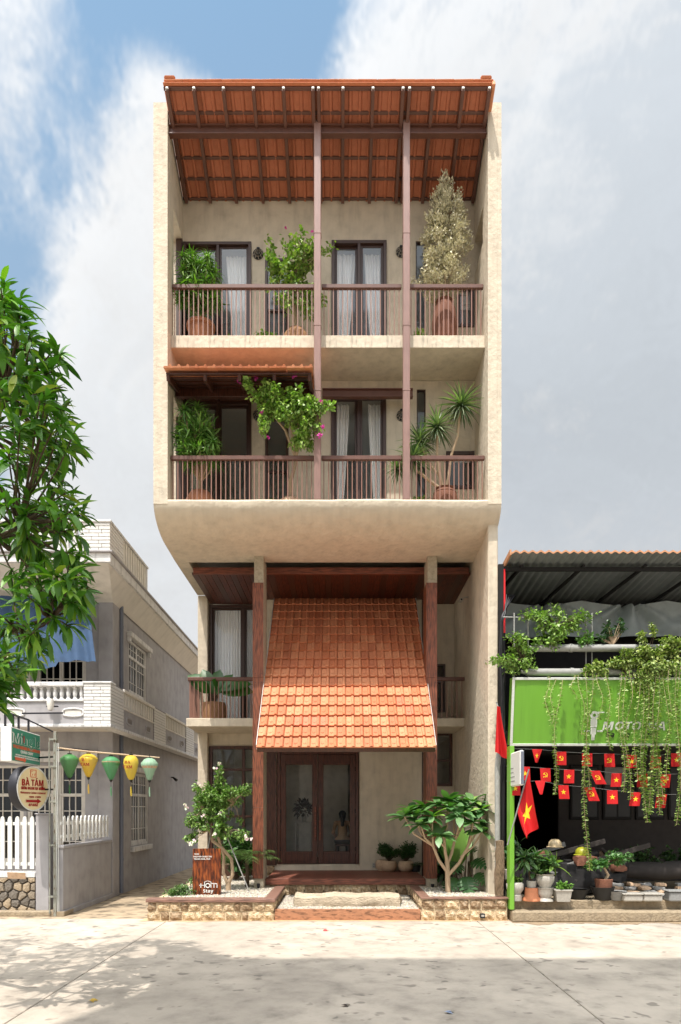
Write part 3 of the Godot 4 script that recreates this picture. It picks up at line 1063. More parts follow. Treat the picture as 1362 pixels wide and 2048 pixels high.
	for x in [-0.425, 1.218]:
		b = Build.new()
		b.box(Vector3(x - 0.065, y2 + 0.001, -0.155), Vector3(x + 0.065, 14.70, -0.025), 0.01)
		var p := put("roof_post", b, M.steel, house)
		for y in [9.7, 10.9, 12.6]:
			b = Build.new()
			b.box(Vector3(x - 0.072, y, -0.16), Vector3(x + 0.072, y + 0.02, -0.02), 0.003)
			put("weld_plate", b, M.steel, p)
	# railings of the two balconies, each in three bays
	for e in [[y2, y2 + 0.89, -0.20], [y3, y3 + 1.0, -0.32]]:
		for r in [[IL + 0.01, -0.495], [-0.355, 1.148], [1.288, IR - 0.02]]:
			railing("railing", [[Vector2(r[0], e[2]), Vector2(r[1], e[2])]], e[0], e[1], 0.0865, house)
	# the small tiled roof over the left bay of the lower balcony
	top = Vector3(0, 10.33, -1.22)
	foot = Vector3(0, 9.87, 0.26)
	dn = (foot - top).normalized()
	up = Vector3(0, dn.z, -dn.y)
	b = Build.new()
	for k in 6:
		var q := top + dn * (0.08 + 0.28 * k) - up * 0.03
		b.bar(Transform3D(Basis(Vector3.RIGHT, up, dn), Vector3(-1.84, q.y, q.z)), Vector3(2.62, 0.03, 0.16 if k < 5 else 0.10), 0.004)
	var small := tiled("balcony_roof", house, -3.17, -0.50, top, foot + dn * 0.03, 17, 5, false, b, M.dark_wood)
	for x in [-3.12, -2.45, -1.83, -1.20, -0.56]:
		var r := Build.new()
		r.bar(Transform3D(Basis(Vector3.RIGHT, up, dn), (top + foot) / 2.0 - up * 0.095 + Vector3(x, 0, 0)), Vector3(0.06, 0.10, 1.5), 0.005)
		put("rafter", r, M.dark_wood, small)
	b = Build.new()
	b.box(Vector3(-3.16, 9.90, -0.62), Vector3(-0.52, 10.06, -0.54), 0.006)
	put("roof_bearer", b, M.dark_wood, small)
	b = Build.new()
	b.box(Vector3(-3.17, 10.205, -1.228), Vector3(-0.50, 10.33, -1.13), 0.006)
	put("roof_bearer", b, M.dark_wood, small)
	b = Build.new()
	for e in [[10.12, 10.14, 0.05], [10.27, 10.29, 0.05], [10.13, 10.28, 0.008]]:
		b.box(Vector3(-0.36, e[0], -0.95 - e[2]), Vector3(1.43, e[1], -0.95 + e[2]), 0.002)
	put("steel_beam", b, M.steel_dark, house)
	lower_storeys()


func stone_row(parent: Node, x0: float, x1: float, y0: float, y1: float, z: float, n: int, along := Vector3.RIGHT, out := Vector3.BACK, name_ := "stone") -> void:
	# rough-faced stones side by side: each is a small lumpy block of its own
	var cuts := [0.0]
	for k in range(1, n):
		cuts.append((k + rng.randf_range(-0.22, 0.22)) / n)
	cuts.append(1.0)
	for k in n:
		var a: float = lerpf(x0, x1, cuts[k]) + 0.009
		var b: float = lerpf(x0, x1, cuts[k + 1]) - 0.009
		var s := Build.new()
		var nx := 4
		var ny := 3
		var grid := []
		var lean := rng.randf_range(-0.006, 0.006)
		for j in ny + 1:
			var row := []
			for i in nx + 1:
				var border := i == 0 or j == 0 or i == nx or j == ny
				var u := lerpf(a, b, i / float(nx)) + (rng.randf_range(-0.012, 0.012) if border else rng.randf_range(-0.01, 0.01))
				var w := lerpf(y1 - 0.009, y0 + 0.009, j / float(ny)) + rng.randf_range(-0.007, 0.007)
				var d := (0.006 if border else rng.randf_range(0.016, 0.045)) + lean * (i - 2)
				row.append(along * u + Vector3.UP * w + out * (z + d))
			grid.append(row)
		for j in ny:
			for i in nx:
				s.face([grid[j][i], grid[j][i + 1], grid[j + 1][i + 1], grid[j + 1][i]], out)
		var ring := []
		for i in nx + 1:
			ring.append(grid[0][i])
		for j in range(1, ny + 1):
			ring.append(grid[j][nx])
		for i in range(nx - 1, -1, -1):
			ring.append(grid[ny][i])
		for j in range(ny - 1, 0, -1):
			ring.append(grid[j][0])
		var mid := along * ((a + b) / 2) + Vector3.UP * ((y0 + y1) / 2) + out * z
		for i in ring.size():
			var p: Vector3 = ring[i]
			var q: Vector3 = ring[(i + 1) % ring.size()]
			s.face([p, q, q - out * 0.03, p - out * 0.03], (p + q) / 2 - mid)
		put(name_, s, [M.stone, M.stone_1, M.stone_2][rng.randi() % 3], parent)


func lower_storeys() -> void:
	var f1 := 4.02
	var ceil_y := 6.98
	var b := Build.new()
	b.box(Vector3(2.77, 0.36, -8.0), Vector3(2.955, 7.45, -0.25), 0.02)
	put("side_wall", b, M.plaster, house)
	b = Build.new()
	b.box(Vector3(-3.435, 0.0, -8.0), Vector3(-3.20, 7.135, -3.87), 0.012)
	put("side_wall", b, M.plaster, house)
	# timber ceiling of the high porch
	b = Build.new()
	b.box(Vector3(-3.165, ceil_y + 0.022, -4.05), Vector3(2.765, ceil_y + 0.05, -1.98))
	var ceiling := put("timber_ceiling", b, M.dark_wood, house)
	var n := 44
	for k in n:
		var q := Build.new()
		var x0 := lerpf(-3.165, 2.765, k / float(n))
		var x1 := lerpf(-3.165, 2.765, (k + 1) / float(n))
		q.box(Vector3(x0 + 0.003, ceil_y, -4.05), Vector3(x1 - 0.003, ceil_y + 0.02, -1.98), 0.002)
		put("plank", q, M.wood_z if k % 3 else M.dark_wood, ceiling)
	b = Build.new()
	b.box(Vector3(-3.12, ceil_y - 0.01, -1.975), Vector3(2.72, ceil_y + 0.13, -1.90), 0.006)
	put("ceiling_trim", b, M.wood_x, house)
	# pillars with timber facings
	for e in [[-1.762, -1.567, 1.0], [1.775, 1.972, -1.0]]:
		b = Build.new()
		b.box(Vector3(e[0], 0.2, -1.92), Vector3(e[1], 7.155, -1.37), 0.008)
		var p := put("pillar", b, M.concrete_post, house)
		for y in [[0.575, 2.02], [2.024, 4.66], [4.664, 6.60]]:
			b = Build.new()
			b.box(Vector3(e[0] - 0.004, y[0], -1.368), Vector3(e[1] - 0.004, y[1], -1.345), 0.003)
			b.box(Vector3(e[0] - 0.027, y[0], -1.86), Vector3(e[0] - 0.003, y[1], -1.345), 0.003)
			put("timber_facing", b, M.wood_up, p)
			for yy in [y[0] + 0.09, y[1] - 0.09]:
				for x in [e[0] + 0.03, e[1] - 0.035]:
					b = Build.new()
					b.ball(Vector3(x, yy, -1.345), Vector3(0.009, 0.009, 0.006), 6, 4)
					put("screw", b, M.dark_metal, p)
	# walls of the lower two storeys
	put("bay_wall", wall_shape(-3.199, -1.76, 0.35, 7.0, -4.20, -4.05, [[-3.19, f1 + 0.01, -1.85, ceil_y + 0.1], [-3.19, 0.68, -1.80, 3.53]]), M.plaster, house)
	put("bay_wall", wall_shape(1.95, 2.769, 0.35, 7.0, -4.20, -4.05, [[2.05, 4.35, 2.55, 5.52], [2.05, 2.55, 2.72, 3.86]]), M.plaster, house)
	put("porch_wall", wall_shape(-1.759, 1.949, 0.35, 7.0, -3.85, -3.70, [[-1.52, 0.685, 0.45, 3.40]]), M.plaster, house)
	b = Build.new()
	b.box(Vector3(-1.77, 0.35, -4.05), Vector3(-1.757, 7.0, -3.70))
	b.box(Vector3(1.936, 0.35, -4.05), Vector3(1.962, 7.0, -3.66))
	put("wall_trim", b, M.dark_wood, house)
	b = Build.new()
	b.box(Vector3(-1.755, 0.66, -3.697), Vector3(-1.525, 3.42, -3.66), 0.004)
	put("timber_panel", b, M.dark_wood, house)
	window(house, "window", -3.185, -1.852, f1 + 0.012, ceil_y - 0.02, -4.02, [0.62], [], 0.07, 0.12, M.frame, M.glass_up, 0.045)
	window(house, "window", -3.185, -1.802, 0.685, 3.525, -4.00, [0.60], [0.2, 0.4, 0.6, 0.8], 0.075, 0.12, M.dark_wood, M.glass)
	window(house, "window", 2.052, 2.548, 4.352, 5.518, -4.02, [], [0.62], 0.05, 0.10, M.frame, M.glass)
	window(house, "window", 2.052, 2.718, 2.552, 3.858, -4.02, [], [0.48], 0.07, 0.10, M.dark_wood, M.glass)
	# small balconies on both sides
	b = Build.new()
	b.box(Vector3(XL + 0.002, 3.83, -4.049), Vector3(-1.60, f1, -2.65), 0.012)
	put("balcony_slab", b, M.plaster, house)
	b = Build.new()
	b.box(Vector3(1.80, 3.83, -4.049), Vector3(2.769, f1, -2.65), 0.012)
	put("balcony_slab", b, M.plaster, house)
	railing("railing", [[Vector2(-3.40, -2.68), Vector2(-1.77, -2.68)], [Vector2(-3.38, -2.72), Vector2(-3.38, -3.86)]], f1 + 0.005, f1 + 0.915, 0.088, house)
	railing("railing", [[Vector2(1.98, -2.68), Vector2(2.765, -2.68)]], f1 + 0.005, f1 + 0.915, 0.10, house)
	b = Build.new()
	b.box(Vector3(XL, 3.82, -8.0), Vector3(XR - 0.006, f1 - 0.002, -4.21))
	put("floor_slab", b, M.ceiling, house)
	b = Build.new()
	b.box(Vector3(XL, 0.3, -8.0), Vector3(XR - 0.006, 0.655, -3.86))
	put("floor_slab", b, M.room_floor, house)
	b = Build.new()
	b.box(Vector3(-1.70, f1, -8.0), Vector3(-1.60, 7.4, -4.21))
	b.box(Vector3(1.85, f1, -8.0), Vector3(1.94, 7.4, -4.21))
	b.box(Vector3(1.30, 0.656, -6.0), Vector3(1.40, 3.82, -3.86))
	b.box(Vector3(-1.15, 0.656, -6.6), Vector3(0.2, 3.82, -6.5))
	put("room_wall", b, M.plaster_in, house)
	# double door
	b = Build.new()
	for x in [[-1.50, -1.43], [0.36, 0.43]]:
		b.box(Vector3(x[0], 0.69, -3.80), Vector3(x[1], 3.38, -3.665), 0.006)
	b.box(Vector3(-1.43, 3.30, -3.80), Vector3(0.36, 3.38, -3.667), 0.006)
	put("door_frame", b, M.door_wood, house)
	for e in [[-1.425, -0.545, 0.03], [-0.535, 0.355, 0.0]]:
		var z: float = -3.70 + e[2]
		b = Build.new()
		b.box(Vector3(e[0], 0.695, z - 0.05), Vector3(e[0] + 0.13, 3.295, z), 0.006)
		b.box(Vector3(e[1] - 0.13, 0.695, z - 0.05), Vector3(e[1], 3.295, z), 0.006)
		b.box(Vector3(e[0] + 0.13, 3.05, z - 0.048), Vector3(e[1] - 0.13, 3.295, z - 0.002), 0.006)
		b.box(Vector3(e[0] + 0.13, 0.695, z - 0.048), Vector3(e[1] - 0.13, 0.99, z - 0.002), 0.006)
		b.box(Vector3(e[0] + 0.16, 0.76, z - 0.002), Vector3(e[1] - 0.16, 0.93, z + 0.008), 0.007)
		var d := put("door", b, M.door_wood, house)
		var g := Build.new()
		g.face([Vector3(e[0] + 0.13, 0.99, z - 0.025), Vector3(e[1] - 0.13, 0.99, z - 0.025), Vector3(e[1] - 0.13, 3.05, z - 0.025), Vector3(e[0] + 0.13, 3.05, z - 0.025)], Vector3.BACK)
		put("pane", g, M.glass_door, d)
		g = Build.new()
		var hx: float = e[1] - 0.05 if e[2] > 0.0 else e[0] + 0.05
		g.box(Vector3(hx - 0.025, 1.25, z + 0.03), Vector3(hx + 0.025, 2.05, z + 0.065), 0.01)
		g.box(Vector3(hx - 0.012, 1.4, z), Vector3(hx + 0.012, 1.44, z + 0.03))
		g.box(Vector3(hx - 0.012, 1.86, z), Vector3(hx + 0.012, 1.9, z + 0.03))
		put("handle", g, M.wood_x, d)
		var q: float = e[0] + 0.004 if e[2] > 0.0 else e[1] - 0.004
		for y in [1.0, 1.9, 2.9]:
			g = Build.new()
			g.tube([Vector3(q, y, z + 0.008), Vector3(q, y + 0.10, z + 0.008)], [0.011], 6)
			put("hinge", g, M.black, d)
	# the porch deck
	b = Build.new()
	b.box(Vector3(-1.555, 0.30, -3.69), Vector3(1.765, 0.52, -1.72))
	var deck := put("porch_deck", b, M.mortar, house)
	for k in 15:
		var z0 := lerpf(-3.69, -1.70, k / 15.0)
		var z1 := lerpf(-3.69, -1.70, (k + 1) / 15.0)
		var q := Build.new()
		q.box(Vector3(-1.562, 0.521, z0 + 0.002), Vector3(1.770, 0.541, z1 - 0.002), 0.003)
		put("plank", q, M.deck, deck)
	b = Build.new()
	b.box(Vector3(-1.562, 0.415, -1.697), Vector3(1.770, 0.543, -1.65), 0.006)
	put("deck_board", b, M.deck, deck)
	stone_row(deck, -1.5, 1.76, 0.19, 0.41, -1.72, 17)
	stone_row(deck, -1.75, -1.56, 0.41, 0.66, -3.62, 1)
	b = Build.new()
	b.box(Vector3(-3.2, 0.2, -4.049), Vector3(-1.78, 0.675, -4.0))
	var foot := put("stone_footing", b, M.mortar, house)
	stone_row(foot, -3.2, -1.78, 0.40, 0.665, -3.99, 8)
	stone_row(foot, -3.2, -1.78, 0.22, 0.395, -3.99, 7)
	# the great tiled canopy between the pillars
	var top := Vector3(0, 7.0, -3.66)
	var low := Vector3(0, 3.13, -0.17)
	var dn := (low - top).normalized()
	var up := Vector3(0, dn.z, -dn.y)
	b = Build.new()
	var c := (top + low) / 2.0 - up * 0.055
	b.bar(Transform3D(Basis(Vector3.RIGHT, up, dn), Vector3(0.108, c.y, c.z)), Vector3(3.30, 0.05, 5.16), 0.006)
	var canopy := tiled("canopy", house, -1.562, 1.778, top, low, 20, 17, false, b, M.dark_wood)
	for x in [-1.565, 1.778]:
		b = Build.new()
		b.bar(Transform3D(Basis(Vector3.RIGHT, up, dn), Vector3(x, c.y, c.z) + up * 0.07), Vector3(0.012, 0.12, 5.22), 0.003)
		put("flashing", b, M.flashing, canopy)
	b = Build.new()
	var e := low - up * 0.06 - dn * 0.02
	b.bar(Transform3D(Basis(Vector3.RIGHT, up, dn), Vector3(0.108, e.y, e.z)), Vector3(3.34, 0.10, 0.05), 0.006)
	put("eaves_board", b, M.dark_wood, canopy)


# ---------------------------------------------------------------- in front of the house
func lump(s: Build, lo: Vector3, hi: Vector3, n: Vector3i, round_: float, amp: float, freq: float, seed_: int) -> void:  # a lumpy, rounded block
	var f := FastNoiseLite.new()
	f.seed = seed_
	f.frequency = freq
	f.fractal_octaves = 3
	var c := (lo + hi) / 2.0
	var h := (hi - lo) / 2.0
	for ax in 3:
		var u := (ax + 1) % 3
		var w := (ax + 2) % 3
		for g in [-1.0, 1.0]:
			var rows := []
			for j in n[w] + 1:
				var row := []
				for i in n[u] + 1:
					var q := Vector3()
					q[ax] = g
					q[u] = lerpf(-1, 1, i / float(n[u])) * g
					q[w] = lerpf(1, -1, j / float(n[w]))
					q = q.lerp(q.normalized() * 1.15, round_)
					var p := c + q * h
					p += q.normalized() * f.get_noise_3dv(p) * amp
					row.append(p)
				rows.append(row)
			s.sheet(rows)


func pebbles(n: String, parent: Node, areas: Array, y: float, count: int, size: float) -> void:
	var b := Build.new()
	b.ball(Vector3.ZERO, Vector3(1, 0.65, 0.85), 6, 4)
	var mm := MultiMesh.new()
	mm.transform_format = MultiMesh.TRANSFORM_3D
	mm.use_colors = true
	mm.mesh = b.mesh(M.pebble)
	mm.instance_count = count
	var total := 0.0
	for a in areas:
		total += (a[1] - a[0]) * (a[3] - a[2])
	var base := (parent as Node3D).global_position
	for k in count:
		var pick := rng.randf() * total
		var a: Array = areas[0]
		for e in areas:
			a = e
			pick -= (e[1] - e[0]) * (e[3] - e[2])
			if pick <= 0.0:
				break
		var s := size * rng.randf_range(0.6, 1.3)
		var t := Transform3D(Basis(Vector3.UP, rng.randf() * TAU).scaled(Vector3(s, s, s)), Vector3(rng.randf_range(a[0], a[1]), y + rng.randf_range(-0.3, 0.5) * size, rng.randf_range(a[2], a[3])) - base)
		mm.set_instance_transform(k, t)
		var v := rng.randf_range(0.30, 0.60)
		mm.set_instance_color(k, Color(v, v * rng.randf_range(0.86, 0.96), v * rng.randf_range(0.66, 0.84)))
	var o := MultiMeshInstance3D.new()
	o.multimesh = mm
	hang(o, n, parent)
	o.set_meta("kind", "stuff")


func build_front_garden() -> void:
	var p := thing("stone_planter", "stone planter with wooden coping at the foot of the left pillar, left of the entrance", "planter", Vector3(-2.3, 0, 0.4), "stone planters before the house")
	var b := Build.new()
	b.box(Vector3(-3.42, 0.0, -4.0), Vector3(-3.18, 0.33, 0.42))
	b.box(Vector3(-3.18, 0.0, 0.2), Vector3(-1.20, 0.33, 0.42))
	b.box(Vector3(-1.34, 0.0, -1.64), Vector3(-1.20, 0.33, 0.2))
	put("mortar_core", b, M.mortar, p)
	stone_row(p, -3.43, -1.19, 0.165, 0.325, 0.425, 12)
	stone_row(p, -3.43, -1.19, 0.0, 0.16, 0.425, 11)
	stone_row(p, -1.64, 0.42, 0.165, 0.325, -1.20, 8, Vector3.BACK, Vector3.RIGHT)
	stone_row(p, -1.64, 0.42, 0.0, 0.16, -1.20, 7, Vector3.BACK, Vector3.RIGHT)
	b = Build.new()
	b.box(Vector3(-3.45, 0.331, 0.235), Vector3(-1.155, 0.395, 0.475), 0.008)
	b.box(Vector3(-1.36, 0.332, -1.64), Vector3(-1.156, 0.394, 0.233), 0.008)
	put("wooden_coping", b, M.coping, p)
	b = Build.new()
	b.box(Vector3(-3.175, 0.05, -4.0), Vector3(-1.365, 0.372, 0.23))
	put("gravel_bed", b, M.gravel, p)
	pebbles("gravel", p, [[-3.17, -1.37, -1.3, 0.23], [-3.17, -1.80, -3.9, -1.3]], 0.376, 9000, 0.016)
	p = thing("stone_planter", "stone planter with a thin wooden edge at the foot of the right wall", "planter", Vector3(2.2, 0, 0.4), "stone planters before the house")
	b = Build.new()
	b.box(Vector3(1.455, 0.0, -1.64), Vector3(1.60, 0.385, 0.40))
	b.box(Vector3(1.60, 0.0, 0.25), Vector3(2.965, 0.385, 0.40))
	put("mortar_core", b, M.mortar, p)
	stone_row(p, 1.45, 2.97, 0.195, 0.38, 0.405, 7)
	stone_row(p, 1.45, 2.97, 0.0, 0.19, 0.405, 7)
	stone_row(p, -1.64, 0.40, 0.195, 0.38, -1.455, 8, Vector3.BACK, Vector3.LEFT)
	stone_row(p, -1.64, 0.40, 0.0, 0.19, -1.455, 8, Vector3.BACK, Vector3.LEFT)
	b = Build.new()
	b.box(Vector3(1.43, 0.386, 0.235), Vector3(2.99, 0.408, 0.44), 0.004)
	b.box(Vector3(1.431, 0.387, -1.64), Vector3(1.61, 0.407, 0.233), 0.004)
	put("wooden_coping", b, M.coping, p)
	b = Build.new()
	b.box(Vector3(1.61, 0.05, -4.0), Vector3(2.765, 0.39, 0.23))
	b.box(Vector3(2.77, 0.05, -0.24), Vector3(2.96, 0.391, 0.23))
	put("gravel_bed", b, M.gravel, p)
	pebbles("gravel", p, [[1.62, 2.76, -1.3, 0.23], [2.0, 2.76, -3.9, -1.3]], 0.392, 6000, 0.016)
	# the low step of the entrance
	p = thing("entrance_step", "low step with a rust-brown riser and pale gravel between the two planters", "step", Vector3(0.13, 0, 0.4))
	b = Build.new()
	b.box(Vector3(-1.17, 0.0, 0.36), Vector3(1.425, 0.205, 0.40), 0.006)
	put("riser", b, M.corten, p)
	b = Build.new()
	b.box(Vector3(-1.15, 0.02, -1.70), Vector3(1.41, 0.185, 0.358))
	put("gravel_bed", b, M.gravel, p)
	pebbles("gravel", p, [[-1.14, 1.40, -1.68, 0.35]], 0.190, 9000, 0.015)
	var rock := Build.new()
	lump(rock, Vector3(-0.88, 0.17, -0.80), Vector3(1.12, 0.362, 0.02), Vector3i(40, 6, 14), 0.10, 0.06, 1.7, 4)
	tag(put("stepping_stone", rock, M.slab_rock), "long rough tan stone slab laid on the gravel before the porch", "stone")
	# the sign board
	p = thing("house_sign", "upright dark wooden board with white lettering standing in the left planter", "sign", Vector3(-2.5, 0.38, -0.25))
	b = Build.new()
	var rows := []
	lump(b, Vector3(-2.765, 0.375, -0.28), Vector3(-2.245, 1.245, -0.22), Vector3i(8, 14, 2), 0.0, 0.012, 5.0, 7)
	put("board", b, M.burl, p)
	var face := Transform3D(Basis(), Vector3(-2.505, 0.8, -0.208))
	lettering("14/62", 0.026, face.translated(Vector3(-0.185, 0.345, 0)), M.sign_white, p)
	lettering("NGUYEN CONG TRU", 0.027, face.translated(Vector3(-0.072, 0.297, 0)), M.sign_white, p)
	lettering("THUAN HOA, HUE", 0.027, face.translated(Vector3(-0.083, 0.252, 0)), M.sign_white, p)
	lettering("Stay", 0.062, face.translated(Vector3(0.03, -0.345, 0)), M.sign_white, p, "Droid Sans", 700, 1.1)
	b = Build.new()
	var o := face.origin
	var line := func(x0: float, y0: float, x1: float, y1: float, w: float) -> void: b.beam(o + Vector3(x0, y0, 0), o + Vector3(x1, y1, 0), w, 0.006, 0.0, Vector3.BACK)
	line.call(-0.105, -0.285, -0.105, -0.205, 0.016)
	line.call(-0.035, -0.285, -0.035, -0.175, 0.014)
	line.call(-0.135, -0.238, -0.035, -0.238, 0.010)
	line.call(-0.045, -0.178, 0.025, -0.155, 0.009)
	line.call(0.018, -0.155, 0.088, -0.178, 0.009)
	line.call(0.083, -0.285, 0.083, -0.175, 0.014)
	line.call(0.14, -0.285, 0.14, -0.215, 0.014)
	line.call(0.197, -0.285, 0.197, -0.225, 0.014)
	line.call(0.083, -0.205, 0.145, -0.203, 0.013)
	line.call(0.14, -0.205, 0.200, -0.212, 0.013)
	var ring := []
	for k in 25:
		ring.append(o + Vector3(0.024 + 0.038 * cos(TAU * k / 24), -0.244 + 0.038 * sin(TAU * k / 24), 0))
	b.tube(ring, [0.009], 6, false)
	put("emblem", b, M.sign_white, p)
	# small lights
	for e in [[Vector3(-1.665, 0.43, -1.33), "small dark uplight at the foot of the left pillar"], [Vector3(1.87, 0.42, -1.33), "small dark uplight at the foot of the right pillar"]]:
		p = thing("uplight", e[1], "lamp", e[0], "uplights by the entrance")
		b = Build.new()
		b.lathe(Vector3(0, -0.045, 0.02), [Vector2(0.0, 0.0), Vector2(0.026, 0.0), Vector2(0.032, 0.05), Vector2(0.036, 0.09), Vector2(0.030, 0.092), Vector2(0.028, 0.075), Vector2(0.0, 0.075)], 14)
		own("lamp_body", b, M.dark_metal, p)
		b = Build.new()
		b.box(Vector3(-0.015, -0.06, -0.03), Vector3(0.015, -0.01, 0.03), 0.003)
		own("bracket", b, M.dark_metal, p)
	p = thing("wall_light", "square black step light set into the stones of the right planter", "lamp", Vector3(2.52, 0.09, 0.46))
	b = Build.new()
	b.box(Vector3(-0.042, -0.042, -0.05), Vector3(0.042, 0.042, 0.005), 0.006)
	own("housing", b, M.black, p)
	b = Build.new()
	b.box(Vector3(-0.026, -0.012, 0.006), Vector3(0.026, 0.02, 0.009), 0.002)
	own("lens", b, M.pot_white, p)


	# sand drifted against the planters, and a damp strip before the shop
	for e in [[-3.55, 3.0, 0.43, 0.10, 0.004, "sand", M.sand, "drifted sand along the foot of the planters"], [3.0, 9.0, 0.60, 0.24, 0.005, "damp_dirt", M.damp, "damp brown dirt along the foot of the shop step"]]:
		var f := FastNoiseLite.new()
		f.seed = 40
		f.frequency = 0.9
		f.fractal_octaves = 4
		b = Build.new()
		var n := 120
		for k in n:
			var q := []
			for j in [k, k + 1]:
				var x: float = lerpf(e[0], e[1], j / float(n))
				q.append([Vector3(x, e[4], e[2] - 0.25), Vector3(x, e[4], e[2] + maxf(0.012, e[3] * (0.8 + 1.3 * f.get_noise_1d(x * 2.0))))])
			b.face([q[0][0], q[1][0], q[1][1], q[0][1]], Vector3.UP)
		tag(put(e[5], b, e[6]), e[7], "", "", "stuff")
	for e in [[648, 1862, Color(0.55, 0.05, 0.05), "small red fallen leaf on the sunlit road before the step"], [180, 2003, Color(0.55, 0.36, 0.06), "small yellow fallen leaf in the tree's shade on the road"], [686, 2012, Color(0.07, 0.05, 0.04), "crumpled dark dead leaf on the shaded road near the bottom centre"], [893, 2026, Color(0.30, 0.36, 0.48), "torn blue-grey scrap of paper on the shaded road"]]:
		var d: float = EYE * 1365.0 / (e[1] - 1622.0)
		b = Build.new()
		for k in 2:
			leaf(b, "oval", P(e[0] + 4 * k, e[1], d) + Vector3(-0.02, 0.014, 0.01 * k), Vector3(1, 0.12, 0.5 - k), 0.085, e[2], 0.3)
		var o_leaf := put("paper_scrap" if e[0] > 800 else "fallen_leaf", b, M.leaf_dull)
		tag(o_leaf, e[3], "paper" if e[0] > 800 else "leaf")


